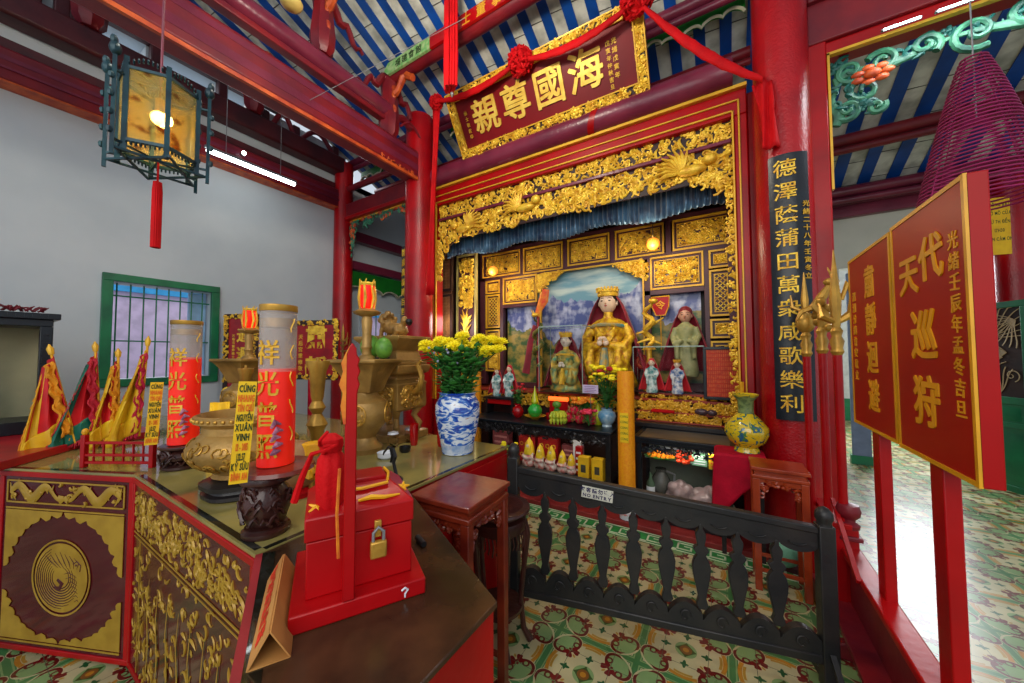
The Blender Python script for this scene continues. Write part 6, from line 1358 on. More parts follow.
SHZ = .045+h_-.23; BZ = .045+.14; light('case_fill_light', 'AREA', (-.335, 3.42, .70), .9, (1, .93, .8), .5, (radians(20), 0, 0), .03); light('shelf_fill_light', 'AREA', (-1.86, 3.50, .695), .8, (1, .9, .7), 1.5, (radians(20), 0, 0), .03); MB().box(-.27, .27, -.19, -.17, .66, .67).build('added_light_strip', PORC, gc); MB().box(-.76, .76, -.2, -.18, .655, .665).build('added_light_strip', PORC, ot)  # unseen fill lights brighten case and lower shelf; strips added as their fittings
def gcx(px_, Y_): return aY(px_, 480, Y_).x
nd = thing('dish_of_snacks', 'oval dish heaped with yellow and orange snacks on case shelf', 'dish', (gcx(660, 3.52), 3.53, SHZ)); MB().lathe([(.04, 0), (.13, .02), (.14, .03), (.0, .02)], seg=24, sq=.6).build('dish', LEAF, nd); q = MB(); rr = random.Random(6)
for k in range(60): a = rr.uniform(0, 6.28); r = .12*sqrt(rr.random()); q.tube([(r*cos(a), r*.55*sin(a), .03), (r*cos(a)+.015, r*.55*sin(a), .045+.05*(1-r/.12))], .010, 5)
o = q.build('snack_pile', ORF, nd); o['kind'] = 'stuff'
rp = thing('red_tangerine_pile', 'small pile of red tangerine packets on case shelf', 'packet', (gcx(686, 3.50), 3.51, SHZ)); q = MB()
for k in range(14): q.ell((rr.uniform(-.07, .07), rr.uniform(-.04, .04), .02+.035*(k % 3)), (.022, .022, .02), 8, 6)
o = q.build('red_packets', mat('orange red packet', rgb(226, 70, 30), .4), rp); o['kind'] = 'stuff'
gift('mint green carton on case shelf beside yellow wrapped bundle', gcx(700, 3.5), 3.54, SHZ, .12, .1, .11, mat('mint carton', rgb(120, 176, 140), .5), PORC, 'lines', 'mint_carton', 'goods on the glass case shelf')
gift('yellow wrapped bundle at right end of case shelf', gcx(718, 3.47), 3.50, SHZ, .13, .12, .14, mat('mustard wrap', rgb(206, 170, 10), .5, c2=rgb(150, 120, 10), scale=9), ORANGE, 'lines', 'yellow_bundle', 'goods on the glass case shelf')
def lump(nm, label, x, y, z, r, m, cat):
    t = thing(nm, label, cat, (x, y, z)); q = MB(); rr = random.Random(int(x*100) % 97)
    for k in range(12): a = rr.uniform(0, 6.28); q.ell((r*.6*cos(a), r*.4*sin(a), r*(.4+.9*rr.random())), r*rr.uniform(.3, .5), 10, 7)
    q.ell((0, 0, r*.6), (r, r*.7, r*.6)); remesh(q.build('porcelain_body', m, t), r*.07)
MAU = mat('mauve grey porcelain', rgb(150, 128, 126), .3, c2=rgb(110, 96, 96), scale=9)
lump('porcelain_dragon_boat', 'mauve grey porcelain lump figure upper left inside glass case', gcx(678, 3.5), 3.54, BZ, .12, MAU, 'ornament')
lump('porcelain_shell_pile', 'mauve grey coiled porcelain ornament lower right inside glass case', gcx(704, 3.5), 3.5, BZ, .13, MAU, 'ornament')
lump('pale_glass_ornament', 'pale greenish ornament at right inside glass case', gcx(724, 3.5), 3.5, BZ, .08, mat('pale green glass', rgb(140, 160, 150), .2), 'ornament')
bt = thing('white_labelled_bottle', 'bottle with white label at left inside glass case', 'bottle', (gcx(651, 3.5), 3.48, BZ)); MB().lathe([(.035, 0), (.037, .01), (.037, .17), (.015, .21), (.014, .26)], seg=18).build('body', mat('dull green bottle', rgb(70, 90, 70), .15), bt); MB().lathe([(.038, .06), (.038, .14)], seg=18).build('label', PORC, bt)
bt2 = thing('grey_ceramic_jug', 'round grey jug behind white labelled bottle in glass case', 'jug', (gcx(661, 3.6), 3.6, BZ)); MB().lathe([(.05, 0), (.09, .07), (.1, .14), (.06, .22), (.04, .25), (.05, .28)], seg=22).build('body', mat('dark grey glaze', rgb(76, 78, 74), .25), bt2); MB().tube([(.05, 0, .26), (.12, 0, .24), (.11, 0, .14)], .01, 6).build('handle', GREY, bt2)
# things on the ledge
rb = MB().box(-.11, .11, -.03, .03, 0, .028); tag(rb.build('red_tray', CLOTH, loc=(-.55, 3.88, .045+.906), bevel=.006), 'small red tray lying on middle gilded ledge', 'tray')
br = MB().ell((0, 0, .033), (.06, .03, .033)).ell((.09, 0, .03), (.045, .03, .03)); tag(br.build('dark_ceramic_lump', mat('brown grey ceramic', rgb(80, 60, 66), .25), loc=(-.2, 3.88, .045+.906)), 'dark brown and grey ceramic piece on gilded ledge under tablet board', 'ornament')
# ginger vase on red clothed table
rt = thing('red_clothed_side_table', 'small black side table under a red cloth beside right pillar', 'table', (.09, 3.22, .045)); MB().box(-.16, .14, -.12, .16, .72, .745).build('table_top', BLACK, rt)
for sx in (-1, 1):
    for sy in (-1, 1): MB().box(sx*.12-.015, sx*.12+.015, sy*.09-.015, sy*.09+.015, 0, .72).build('leg', BLACK, rt)
MB().box(-.12, .12, -.1, -.09, .30, .34).build('stretcher', BLACK, rt)
def tc_(u, v):
    a = 2*pi*u; c_, s_ = cos(a), sin(a); k = 1/max(abs(c_), abs(s_)); X_, Y_ = .165*k*c_, .15*k*s_
    if v < .35: f_ = v/.35; return (X_*f_-.01, Y_*f_+.02, .75)
    f_ = (v-.35)/.65; drop = .20+.30*max(0, -c_*.8-s_*.45)**1.5; fl_2 = 1+.10*f_+.05*f_*sin(a*9)
    return (X_*fl_2-.01, Y_*fl_2+.02, .75-drop*f_)
o = MB().grid(tc_, 60, 16).build('red_cloth', CRIMS, loc=(.09, 3.22, .048)); s = o.modifiers.new('s', 'SOLIDIFY'); s.thickness = .003; tag(o, 'crimson cloth hanging over side table beneath the yellow vase', 'tablecloth')
def ginger_mat():
    m = mat('yellow famille vase painting', rgb(226, 200, 30), .12, c2=rgb(220, 186, 26), scale=3, coat=.7); nt = m.node_tree; N = nt.nodes; L = nt.links; b = N['Principled BSDF']
    tc = N.new('ShaderNodeTexCoord'); n = N.new('ShaderNodeTexNoise'); n.inputs['Scale'].default_value = 17; n.inputs['Detail'].default_value = 3; n.inputs['Distortion'].default_value = 1; L.new(tc.outputs['Object'], n.inputs['Vector'])
    r = N.new('ShaderNodeValToRGB'); r.color_ramp.interpolation = 'CONSTANT'; e = r.color_ramp.elements; e[0].position = 0; e[0].color = rgb(40, 90, 130); e[1].position = .36; e[1].color = rgb(70, 120, 60)
    for ps, c_ in ((.41, rgb(214, 186, 30)), (.63, rgb(60, 110, 70)), (.68, rgb(40, 80, 140))): x = e.new(ps); x.color = c_
    L.new(n.outputs[0], r.inputs[0]); L.new(r.outputs[0], b.inputs['Base Color']); return m
gv = thing('yellow_painted_vase', 'yellow Chinese vase with blue and green flower painting on red cloth', 'vase', (.135, 3.26, .80)); MB().lathe([(.085, 0), (.08, .02), (.07, .035), (.12, .08), (.145, .14), (.14, .19), (.09, .255), (.052, .29), (.048, .34), (.055, .40), (.085, .425), (.088, .44), (.07, .435), (.045, .40)], seg=6*8, flute=.015, nf=6).build('body', ginger_mat(), gv)
MB().lathe([(.082, .0), (.077, .018), (.072, .03)], seg=40).lathe([(.054, .292), (.051, .33), (.056, .39), (.088, .43)], seg=40).build('green_bands', mat('celadon band', rgb(130, 150, 90), .2, c2=rgb(90, 110, 70), scale=40), gv)
bs = thing('yellow_incense_bundle', 'tall bundle of yellow sticks behind the yellow vase', 'incense', (.12, 3.42, .80)); MB().rod((0, 0, 0), (0, 0, .52), .016, 8).build('sticks', YELG, bs)
# orange rosewood stand
def wood_stand(label, x0, x1, y0, y1, h, m, nm='wooden_plant_stand', rz=0, cx=None):
    t = thing(nm, label, 'stand', ((x0+x1)/2, (y0+y1)/2, 0), rz); a, b = (x1-x0)/2, (y1-y0)/2
    MB().box(-a, a, -b, b, h-.022, h).build('top_board', m, t, bevel=.004); MB().box(-a+.02, a-.02, -b+.02, b-.02, h-.05, h-.022).build('waist', m, t); MB().box(-a+.005, a-.005, -b+.005, b-.005, h-.075, h-.05).build('moulding', m, t, bevel=.006)
    for sx in (-1, 1):
        for sy in (-1, 1): MB().box(sx*(a-.028)-.02, sx*(a-.028)+.02, sy*(b-.028)-.02, sy*(b-.028)+.02, 0, h-.075).build('leg', m, t, bevel=.003)
    for (rx, ln, off) in ((0, a, b), (pi, a, b), (pi/2, b, a), (-pi/2, b, a)):
        q = MB(); q.at(rz=rx); q.box(-ln+.04, ln-.04, -off+.02, -off+.032, h-.10, h-.075)
        def ins(cx_, cz_, ln=ln): return -(cz_-(h-.09)) < .03+.10*max(0, (abs(cx_)/(ln-.04)-.45))**1.2*2
        q.curls(-ln+.05, ln-.05, h-.24, h-.09, -off+.03, 110, .02, 5, th=.006, inside=ins); q.build('fretwork_apron', m, t)
    q = MB().box(-a+.04, a-.04, -b+.02, -b+.035, .12, .14).box(-a+.04, a-.04, b-.035, b-.02, .12, .14); q.build('stretcher', m, t); return t
wood_stand('orange brown rosewood stand in front of right pillar', .135, .445, 2.83, 3.10, .80, WOODO)
wood_stand('reddish square rosewood stand close to corner of altar table', -1.20, -.885, 1.095, 1.44, .94, WOOD, rz=radians(3))
rs = thing('round_wooden_stand', 'dark round rosewood stand behind the square stand', 'stand', (-1.075, 1.625, 0)); rs.scale = (1, 1, .92); MB().lathe([(.0, .76), (.13, .76), (.165, .765), (.17, .775), (.165, .787), (.13, .79), (.12, .782), (.0, .782)], seg=36).build('round_top', WOODB, rs); MB().lathe([(.12, .76), (.12, .735), (.145, .725), (.15, .70), (.14, .66), (.125, .655)][::-1], seg=36).build('waist_ring', WOODB, rs)
for k in range(5):
    a = k*2*pi/5+.5; c_, s_ = cos(a), sin(a); MB().tube([(.13*c_, .13*s_, .70), (.15*c_, .15*s_, .62), (.135*c_, .135*s_, .45), (.115*c_, .115*s_, .25), (.13*c_, .13*s_, .08), (.165*c_, .165*s_, .0+.015)], [.024, .022, .015, .014, .015, .02], 8).build('leg', WOODB, rs)
q = MB()
for k in range(40): a = k*2*pi/40; q.tube([(.138*cos(a), .138*sin(a), .66), (.14*cos(a+.06), .14*sin(a+.06), .61), (.138*cos(a), .138*sin(a), .56+.03*abs(sin(a*2.5)))], .004, 5)
q.build('fretwork_apron', WOODB, rs); MB().lathe([(.11, .2), (.125, .2), (.125, .22), (.11, .22)], seg=30).build('foot_ring', WOODB, rs)
# dark items under the side table
gb = MB().ell((0, 0, .10), (.09, .07, .10)); rem = gb.build('pale_green_bag', mat('mint plastic bag', rgb(110, 170, 140), .5, bump=.6, bscale=12), loc=(.36, 3.08, .0)); rem.location = (.335, 3.14, .05); tag(rem, 'crumpled mint green bag on floor beneath orange stand', 'bag')
# ---------------------------------------------------------------- fence
FA = Vector((-1.117, 1.85, 0)); FB = Vector((.385, 2.19, 0)); FL = (FB-FA).length; fa = math.atan2(FB.y-FA.y, FB.x-FA.x)
def shear(o):
    for v in o.data.vertices:
        if v.co.z > .12: v.co.z += (v.co.z-.12)*.235*(1-min(1, max(0, v.co.x/FL)))
    o.data.update(); return o
fe = thing('baluster_fence', 'low dark painted wooden fence with vase shaped balusters barring the altar', 'fence', tuple(FA), fa)
CH = mat('charcoal painted wood', rgb(30, 32, 34), .38, c2=rgb(44, 42, 40), scale=6, bump=.2, bscale=30)
for i, x in enumerate((0, FL)):
    pst = MB().box(x-.032, x+.032, -.032, .032, 0, .745+.18*(i == 0)).build('post', CH, fe, bevel=.005)
    z = .745+.18*(i == 0); MB().at(x, 0, z).lathe([(.03, 0), (.028, .012), (.036, .03), (.034, .055), (.02, .075), (0, .085)], seg=20).build('finial', CH, pst)
    q = MB()
    for s in ((-1, 1) if i else (1,)): q.slab([(x-.012, 0), (x+.012, 0), (x+.012, .12), (x, .16), (x-.012, .12)], s*.035, s*.19) if 0 else q.box(x-.015, x+.015, min(s*.03, s*.19), max(s*.03, s*.19), 0, .035).bar((x, s*.03, .17), (x, s*.16, .035), .022, .02)
    q.build('foot_brace', CH, fe)
shear(MB().box(.03, FL-.03, -.024, .024, .70, .732).build('top_rail', CH, fe, bevel=.006))
n = 9; stp = (FL-.06)/n
q = MB()
for k in range(n):
    x0 = .03+k*stp; x1 = x0+stp; P = [(x0, .70)]+[(x0+stp*t_, .635-.035*sin(pi*t_)**.6) for t_ in [j/10 for j in range(11)]]+[(x1, .70)]; q.slab(P, -.014, .014)
    q.tube([((x0+x1)/2-.035+.07*j/6, -.018, .635+.012*(abs(j-3)/3)**2-.004) for j in range(7)], .004, 5)
shear(q.build('scalloped_valance', CH, fe))
q = MB()
for k in range(n):
    x0 = .03+k*stp; x1 = x0+stp; P = [(x0, .15), (x1, .15)]+[(x1-stp*t_, .19+.07*sin(pi*(1-t_)*.92)**.8) for t_ in [j/10 for j in range(11)]]; q.slab(P, -.02, .02)
    spiral(q, (x0+x1)/2, .2, .03, 0, 1, .004, y=-.021, turns=1.1)
shear(q.build('scroll_base', CH, fe)); MB().box(.03, FL-.03, -.028, .028, .115, .155).build('bottom_rail', CH, fe, bevel=.006)
bp = [(.005, .18), (.022, .2), (.024, .215), (.012, .235), (.02, .28), (.038, .36), (.036, .40), (.016, .44), (.014, .455), (.026, .475), (.012, .495), (.02, .53), (.022, .55), (.006, .60)]
bp = [(.016, .17), (.028, .19), (.024, .205), (.018, .225), (.026, .27), (.040, .34), (.043, .385), (.034, .42), (.020, .44), (.036, .465), (.034, .475), (.016, .49), (.024, .53), (.024, .55), (.010, .575), (.010, .60)]
for k in range(1, n):
    x = .03+k*stp; P = [(x+r, z*.92+.08) for r, z in bp]+[(x-r, z*.92+.08) for r, z in reversed(bp)]; shear(MB().slab(P, -.014, .014).build('baluster', CH, fe, bevel=.003))
sg = thing('no_entry_sign', 'white NO ENTRY sign taped to the dark fence rail', 'sign', tuple(FA+Vector((cos(fa), sin(fa), 0))*.50+Vector((sin(fa), -cos(fa), 0))*.03+Vector((0, 0, .77))), fa); sg.rotation_euler = (0, math.atan2(.6*.235, FL), fa)
MB().box(-.085, .085, -.002, .002, -.032, .032).build('card', mat('off white card', rgb(206, 206, 190), .6), sg); q = MB().text('遊客請勿進入', 0, -.002, .013, .028, .001, bold=.03).text('NO ENTRY', 0, -.002, -.016, .026, .001, bold=.04); q.build('dark_lettering', mat('navy ink', rgb(40, 36, 80), .6), sg)
# ---------------------------------------------------------------- weapon rack and boards on the right
BXp = .585
rk = thing('board_rack', 'long red wooden rack holding the procession boards at right', 'rack', (BXp, 2.0, 0))
for y in (-.98, -.30, .45): MB().slab([(-.22, 0), (.22, 0), (.2, .05), (.06, .09), (.04, .13), (-.04, .13), (-.06, .09), (-.2, .05)], y-.03, y+.03).build('foot', BEAM, rk, bevel=.008)
MB().box(-.11, .11, -1.1, .72, .13, .16).build('bottom_board', BEAM, rk, bevel=.006); MB().box(-.045, .045, -1.1, .72, .42, .455).build('top_rail', RED, rk, bevel=.008); MB().box(-.01, .01, -1.1, .70, .16, .42).build('panel', BEAM, rk)
for y, r in ((.72, .035),):
    ps = MB().box(-.035, .035, y-.035, y+.035, 0, .56).build('newel_post', RED, rk, bevel=.005); MB().at(0, y, .56).lathe([(.045, 0), (.05, .02), (.03, .035), (.03, .05), (.05, .07), (.055, .10), (.045, .13), (0, .14)], seg=16).build('turned_knob', BEAM, ps)
    MB().box(-.05, .05, y-.05, y+.05, .50, .525).build('collar', BEAM, ps, bevel=.006)
MB().bar((-.05, .80, .68), (-.05, .35, .44), .02, .02).build('brace', RED, rk)
def procession_board(label, y, z0, z1, w, x, wp):
    t = thing('procession_board', label, 'sign', (x, y, 0), radians(90), group='procession boards on the right rack')
    # local X runs along world Y; local -Y faces +X ... text faces the viewer side (-X) so the board is turned round
    return t
BRD = mat('glossy red board', rgb(170, 10, 12), .38, c2=rgb(146, 12, 12), scale=1.6, spec=.22)
def pboard(label, yc, zb_, zt_, w, big, small, side):
    # front faces towards -X
    t = thing('procession_board', label, 'sign', (BXp+.022, yc, 0), radians(-90))
    MB().box(-w/2, w/2, -.025, .02, zb_, zt_).build('board', BRD, t, bevel=.004)
    q = MB(); frame_box(q, -w/2, w/2, zb_, zt_, .014, -.028, -.02); q.build('yellow_border', mat('yellow border paint', rgb(222, 160, 20), .4), t)
    q = MB(); big(q, w, zb_, zt_); q.build('yellow_characters', mat('yellow character paint', rgb(226, 158, 14), .45), t)
    MB().box(-.042, .042, -.02, .02, .16, zb_).build('post', RED, t, bevel=.004); return t
H_ = .86
def big1(q, w, z0, z1):
    q.fat('代', w*.10, -.027, z1-.19, .155, .004); q.fat('天', -w*.22, -.027, z1-.22, .15, .004); q.fat('巡', -w*.04, -.027, z1-.44, .18, .004); q.fat('狩', -w*.04, -.027, z0+.20, .18, .004)
    q.text('光緒壬辰年孟冬吉旦', w*.36, -.026, z1-.17, .056, .003, vert=True, gap=1.1, bold=.012, wild=.08)
def big2(q, w, z0, z1):
    [q.fat(c_, .03, -.027, z1-.16-.175*i, .155, .004, .018, .85) for i, c_ in enumerate('肅靜迴避')]; q.at(); q.text('湄洲分鎮會安敬立', -w*.36, -.026, z1-.2, .05, .005, vert=True, gap=1.15)
pboard('larger glossy red procession board nearest right edge, reading 代天巡狩', 1.715, 1.185, 2.05, .50, big1, '', 0)
pboard('narrower red procession board behind, reading 肅靜迴避', 2.25, 1.19, 2.04, .54, big2, '', 0)
# staffs with brass heads
def staff(label, x, y, z1, head, lean=0):
    t = thing('weapon_staff', label, 'staff', (x, y, .13), group='red staffs with brass heads'); h = z1-.13
    MB().rod((0, 0, 0), (0, 0, h), .022, 12).build('red_shaft', RED, t); MB().lathe([(.022, h-.02), (.032, h), (.026, h+.02), (.034, h+.06), (.022, h+.09), (.03, h+.12), (.014, h+.15)], seg=16).build('brass_socket', BRASS, t)
    q = MB(); b = h*0; q.at(0, 0, h+.14, sc=1.35)
    if head == 0: q.tube([(0, 0, b), (0, 0, b+.12), (0, 0, b+.2), (0, 0, b+.34)], [.014, .022, .014, .002], 8).tube([(.0, 0, b+.02), (.06, .02, b+.06), (.07, 0, b+.14), (.04, 0, b+.19), (.02, 0, b+.12)], [.01, .022, .024, .014, .008], 7).tube([(0, 0, b+.02), (-.05, -.02, b+.05), (-.055, 0, b+.11)], [.01, .018, .004], 7)
    elif head == 1:
        q.tube([(0, 0, b), (.01, 0, b+.06), (-.02, 0, b+.1), (.01, 0, b+.15), (.035, 0, b+.2)], [.014, .026, .024, .02, .01], 8).ell((.04, 0, b+.21), (.03, .022, .02)).tube([(.05, 0, b+.22), (.03, .01, b+.28)], [.01, .002], 5).tube([(-.02, 0, b+.1), (-.07, 0, b+.08), (-.09, 0, b+.04)], [.016, .012, .004], 6)
        for k in range(5): q.ell((.02*cos(k*2), .02*sin(k), b+.03*k), .022, 7, 5)
    else: q.ell((0, 0, b+.05), (.04, .03, .055)).tube([(0, 0, b+.1), (0, 0, b+.16), (.0, 0, b+.3)], [.012, .016, .002], 7).tube([(0, 0, b+.1), (.05, 0, b+.13), (.055, 0, b+.19)], [.01, .01, .003], 6).tube([(0, 0, b+.1), (-.05, 0, b+.13), (-.055, 0, b+.19)], [.01, .01, .003], 6)
    q.build('brass_head', BRASS, t)
ws = thing('staff_rack', 'red rack base holding brass headed staffs beside right pillar', 'rack', (.54, 2.93, 0)); MB().box(-.09, .09, -.26, .16, 0, .13).build('base', BEAM, ws, bevel=.006); MB().box(-.05, .05, -.26, .14, .56, .59).build('rail', RED, ws, bevel=.004)
for y in (-.24, .12): MB().box(-.02, .02, y-.015, y+.015, .13, .56).build('post', RED, ws)
staff('red staff with brass dragon spear head, tallest, nearest the procession boards', aY(840, 420, 2.72).x, 2.72, 1.56, 0); staff('red staff with brass beast head, middle of rack', aY(825, 420, 2.86).x, 2.86, 1.57, 1); staff('red staff with slim brass spear head nearest right pillar', aY(809, 420, 3.0).x, 3.0, 1.55, 2); 
# ---------------------------------------------------------------- right side
gd_ = thing('green_lattice_door', 'green door leaf with brown openwork flower lattice at right edge', 'door leaf', (2.62, 6.36, 0), math.atan2(-.93, .34)); dw = .85
q = MB(); frame_box(q, -dw/2, dw/2, .02, 2.12, .07, -.02, .025); q.box(-dw/2, dw/2, -.02, .025, .98, 1.06).box(-dw/2, dw/2, -.02, .025, .72, .78); q.build('frame', GREEN, gd_, bevel=.006)
MB().box(-dw/2+.06, dw/2-.06, -.008, .012, .08, .74).box(-dw/2+.06, dw/2-.06, -.008, .012, .76, 1.0).build('lower_panels', GREEN, gd_)
q = MB()
for z0, z1 in ((.14, .66), (.80, .95)):
    x0, x1 = -dw/2+.12, dw/2-.12; q.add([(x0, -.01, z0), (x1, -.01, z0), (x1, -.01, z1), (x0, -.01, z1), (x0+.1, -.04, (z0+z1)/2), (x1-.1, -.04, (z0+z1)/2)], [(0, 1, 5, 4), (1, 2, 5), (2, 3, 4, 5), (3, 0, 4), (0, 3, 2, 1)])
q.build('raised_fields', GREEN, gd_); MB().box(-dw/2+.06, dw/2-.06, .004, .010, 1.06, 2.06).build('brown_backing', DARK, gd_)
q = MB(); LT = mat('cream openwork', rgb(196, 170, 130), .6)
for cx_, cz_, n_, R_, a0, sp in ((.05, 1.75, 16, .4, -.4, 3.4), (-.3, 1.15, 10, .4, .0, 1.5), (.3, 1.9, 10, .3, 2.4, 2.2), (-.05, 1.42, 12, .16, 0, 6), (-.1, 1.28, 9, .34, .2, 1.6), (.2, 1.55, 9, .34, 2.2, 1.7), (-.18, 1.62, 8, .3, .3, 1.3), (.12, 1.1, 7, .3, .8, 1.6), (-.22, 1.9, 7, .25, -.6, 1.4)):
    for k in range(n_):
        a = a0+sp*k/n_; q.tube([(max(-.35, min(.35, cx_+R_*t_*cos(a+.35*sin(t_*2)))), -.004, max(1.07, min(2.05, cz_+R_*t_*sin(a+.35*sin(t_*2))))) for t_ in [j/8 for j in range(9)]], .005, 5)
for k, (cx_, cz_) in enumerate(((-.25, 1.96), (-.08, 1.98), (.1, 1.9), (-.27, 1.45), (-.16, 1.4), (.25, 1.3))): spiral(q, cx_, cz_, .07, k, 1, .005, y=-.004)
q.build('openwork_lattice', LT, gd_)
st2 = thing('yellow_notice', 'yellow paper notice pasted on far right red column', 'notice', (aY(992, 227, 6.27).x+.05, 6.262, aY(992, 227, 6.27).z), radians(12)); MB().box(-.13, .13, -.002, .002, -.33, .33).build('paper', YEL, st2)
q = MB(); 
for k, s in enumerate(('THÔNG BÁO', 'GIỜ MỞ CỬA', 'TỪ 7H ĐẾN', '17H30', 'XIN CẢM ƠN')): q.text(s, 0, -.002, .25-.10*k, .055, .001, wx=.55, bold=.02)
q.build('dark_print', INK, st2)
# outside beyond the back doorway
ow = thing('outside_courtyard_wall', 'pale sunlit courtyard wall seen through back doorway', 'wall', (2.4, 11.0, 0)); MB().box(-2.5, 2.5, 0, .2, 0, 4.2).build('wall', mat('pale sunlit render', rgb(206, 206, 204), .8), ow); MB().box(-2.5, 2.5, -.03, 0, 0, .5).build('green_dado', GREEN, ow)
gp = thing('grey_doorpost_column', 'blue grey column standing beyond back doorway left of board', 'pillar', (1.62, 6.75, 0)); MB().box(-.1, .1, -.02, .02, 0, 2.7).build('shaft', mat('blue grey paint', rgb(110, 124, 150), .6), gp, bevel=.01); MB().box(-.12, .12, -.03, .03, 0, .12).build('base', GREEN, gp)
# incense coil
ic = thing('incense_coil', 'large magenta conical incense coil hanging at upper right', 'incense coil', (1.04, 2.5, 0)); zt_, zb2 = 2.95, 2.24; P = []; turns = 38; N_ = turns*26
for k in range(N_+1): t_ = k/N_; R_ = .035+.17*t_**.85; a = t_*turns*2*pi; P.append((R_*cos(a), R_*sin(a), zt_-(zt_-zb2)*t_))
MB().tube(P, .0046, 5).build('coil', MAGENTA, ic)
q = MB()
for k in range(4): a = k*pi/2+.4; q.tube([(.03*cos(a), .03*sin(a), zt_), (.21*cos(a), .21*sin(a), zb2)], .003, 5)
q.build('support_threads', MAGENTA, ic); MB().rod((0, 0, zt_-.3), (0, 0, roof_z(2.55)-.05), .003, 5).build('hanging_string', GREY, ic)
# ---------------------------------------------------------------- hanging square lantern
lc = Vector((-2.03, .455, 2.345)); ln = thing('hanging_glass_lantern', 'blue green framed glass lantern with painted panels and lit bulb hanging at upper left', 'lantern', tuple(lc), radians(-14)); hl = .38; hwid = .125
sides = 6 if 0 else 4
hexv = [(hwid*cos(pi/3*k+.2), hwid*sin(pi/3*k+.2)) for k in range(6)]
q = MB(); q2 = MB()
for k in range(6):
    x, y = hexv[k]; x2, y2 = hexv[(k+1) % 6]; q.bar((x, y, 0), (x, y, hl), .016, .016)
    for z in (.05, hl-.04): q.bar((x, y, z), (x2, y2, z), .012, .012)
    ox_, oy_ = x*1.30, y*1.30; wv_ = math.atan2(y, x)+radians(-14)-math.atan2(-lc.y, -lc.x); skip = abs(cos(wv_)) > .8
    if not skip: q.bar((ox_, oy_, -.03), (ox_, oy_, hl-.02), .012, .012)
    for z in ((.03, hl-.08) if not skip else ()): q.bar((x, y, z), (ox_, oy_, z), .008, .008)
    q.bar((ox_, oy_, .0), (hexv[(k+2) % 6][0]*1.2, hexv[(k+2) % 6][1]*1.2, .0), .008, .008)
    dxy = Vector((x2-x, y2-y))
    for j in range(9): u = (j+.5)/9; zz = hl-.03+.03*sin(pi*u); q2.tube([(x+dxy.x*u+.008*cos(a), y+dxy.y*u, zz+.008*sin(a)) for a in [i*pi/3 for i in range(6)]], .003, 4, closed=True); q2.tube([(x+dxy.x*u+.007*cos(a), y+dxy.y*u, .038+.007*sin(a)) for a in [i*pi/3 for i in range(6)]], .003, 4, closed=True)
    if not skip: q2.ell((ox_, oy_, hl), (.018, .018, .028), 8, 6).ell((ox_*1.03, oy_*1.03, hl+.03), (.012, .012, .02), 7, 5)
    for j in (range(4) if not skip else ()): q2.ell((ox_*1.06, oy_*1.06, .06+.07*j), (.01, .01, .014), 6, 4)
q.build('iron_frame', IRON, ln); q2.build('scroll_ornaments', IRON, ln)
def pane_mat():
    m = bpy.data.materials.new('painted amber glass'); m.use_nodes = True; nt = m.node_tree; N = nt.nodes; L = nt.links; b = N['Principled BSDF']
    tc = N.new('ShaderNodeTexCoord'); n = N.new('ShaderNodeTexNoise'); n.inputs['Scale'].default_value = 13; n.inputs['Detail'].default_value = 6; L.new(tc.outputs['Object'], n.inputs['Vector'])
    r = N.new('ShaderNodeValToRGB'); e = r.color_ramp.elements; e[0].position = .34; e[0].color = rgb(150, 70, 20); e[1].position = .42; e[1].color = rgb(240, 206, 110); x = e.new(.7); x.color = rgb(232, 216, 160); L.new(n.outputs[0], r.inputs[0]); L.new(r.outputs[0], b.inputs['Base Color'])
    b.inputs['Roughness'].default_value = .25; b.inputs['Transmission Weight'].default_value = .75; b.inputs['IOR'].default_value = 1.05; b.inputs['Alpha'].default_value = .8; return m
PM = pane_mat()
for k in range(6):
    x, y = hexv[k]; x2, y2 = hexv[(k+1) % 6]; MB().bar(((x+(x2-x)*.06), (y+(y2-y)*.06), (hl+.01)/2), ((x+(x2-x)*.94), (y+(y2-y)*.94), (hl+.01)/2), .003, hl-.10).build('painted_pane', PM, ln)
blb = MB().ell((.03, 0, .20), .028, 14, 10).build('bulb', BULB, ln); MB().lathe([(.016, .225), (.016, .28), (.004, .29)], .03, 0, 0, seg=10).build('socket', BRASS, ln); 
MB().rod((0, 0, hl-.02), (0, 0, roof_z(.44)-lc.z-.06), .005, 6).rod((.03, 0, .28), (0, 0, hl), .003, 5).build('hanging_cord', PLUM, ln)
q = MB()
for s in range(6): q.bar((hexv[s][0], hexv[s][1], hl-.03), (0, 0, hl-.03), .006, .006).bar((hexv[s][0], hexv[s][1], .03), (0, 0, .03), .006, .006)
q.build('spokes', IRON, ln)
q = MB()
for k in range(12): a = k*pi/6; q.tube([(.008*cos(a), .008*sin(a), -.06), (.011*cos(a), .011*sin(a), -.1), (.011*cos(a), .011*sin(a), -.34)], .006, 5)
q.build('red_tassel', CLOTH, ln); MB().rod((0, 0, .03), (0, 0, -.07), .004, 6).build('tassel_cord', CLOTH, ln)
L_ = light('lantern_bulb', 'POINT', (lc.x+.03, lc.y, lc.z+.20), 5, (1, .8, .4), .03)
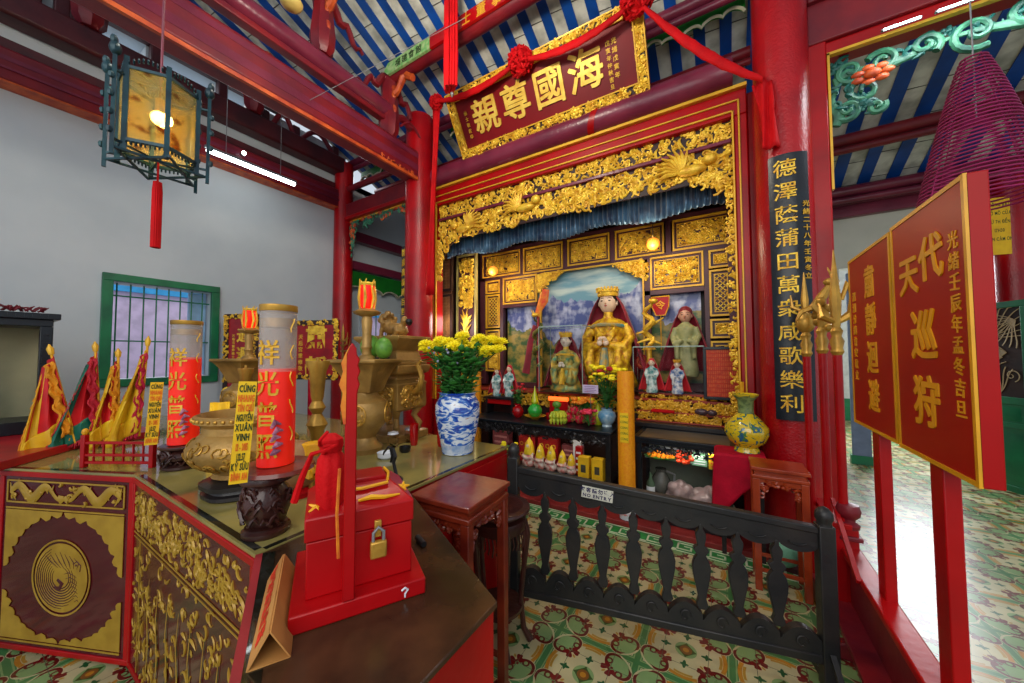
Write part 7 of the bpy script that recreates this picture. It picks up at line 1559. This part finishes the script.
# fluorescent fixture on the left
f1 = aX(204.6, 150, -5.0); f2 = aX(296, 184, -5.0)
ft = thing('fluorescent_fixture', 'long lit fluorescent tube hanging below beams along left wall', 'lamp', ((f1.x+f2.x)/2, (f1.y+f2.y)/2, (f1.z+f2.z)/2), radians(90)); hL = (f2.y-f1.y)/2
MB().box(-hL, hL, -.02, .02, .02, .05).build('housing', GREY, ft); MB().rod((-hL+.02, 0, 0), (hL-.02, 0, 0), .026, 12).build('lit_tube', TUBE, ft)
q = MB().rod((-hL*.6, 0, .05), (-hL*.6, 0, .95), .004).rod((hL*.6, 0, .05), (hL*.6, 0, .95), .004); q.build('suspension_wires', GREY, ft)
s_ = aX(244, 153, -5.35); sp_ = thing('spot_lamp', 'tiny bright cool spot lamp above fluorescent tube on left beams', 'lamp', tuple(s_)); MB().ell((0, 0, 0), .025, 12, 8).build('lens', LED, sp_); MB().rod((0, 0, 0), (-.12, 0, .0), .02, 10).build('housing', PLASTIC, sp_)
dl = aY(291, 3, 1.55); d2 = thing('pale_disc_lamp', 'pale yellow round lamp bowl hanging at the top edge left of centre', 'lamp', tuple(dl)); MB().lathe([(.002, -.05), (.05, -.045), (.085, -.02), (.095, .01), (.08, .015)], seg=28).build('bowl', mat('pale yellow enamel', rgb(206, 180, 100), .4), d2); MB().rod((0, 0, 0), (0, 0, roof_z(1.55)-dl.z-.04), .006).build('stem', GREY, d2)
# thin wires crossing the hall
w1 = aY(398, 75, 2.2); w0_ = aX(310, 100, -3.4)
t = MB().tube([tuple(w0_), tuple((w0_+aY(465, 18, 2.6))/2), tuple(aY(465, 18, 2.6))], .003, 5); tag(t.build('thin_wire', GREY), 'thin pale wire stretched from main beam towards lettered beam', 'wire')

# ---------------------------------------------------------------- nest surface lettering and facial features under the part that carries them
CARR = {'board': ('characters', 'lettering', 'print', 'inscription', 'border', 'carved_border', 'blossom', 'fillet'), 'paper': ('print',), 'card': ('lettering', 'print_lines'), 'face': ('eyes', 'lips'), 'curved_board': ('characters',),
        'carton': ('lettering', 'front_print'), 'red_wax': ('calligraphy', 'lotus'), 'orange_yellow_drum': ('name_label',), 'side_flap': ('lettering',), 'beam': ('plum_bands', 'gilt_edge'), 'body': ('label', 'band', 'bands')}
base = lambda n: n.split('.')[0]
kids = {}
for o in COL.objects:
    if o.parent and o.parent.type == 'EMPTY': kids.setdefault(o.parent.name, []).append(o)
for r, ch in kids.items():
    for carrier, words in CARR.items():
        c = [o for o in ch if base(o.name) == carrier]
        if not c: continue
        for o in ch:
            if o not in c and o.parent == bpy.data.objects[r] and not o.children and any(base(o.name).endswith(w_) for w_ in words): o.parent = c[0]
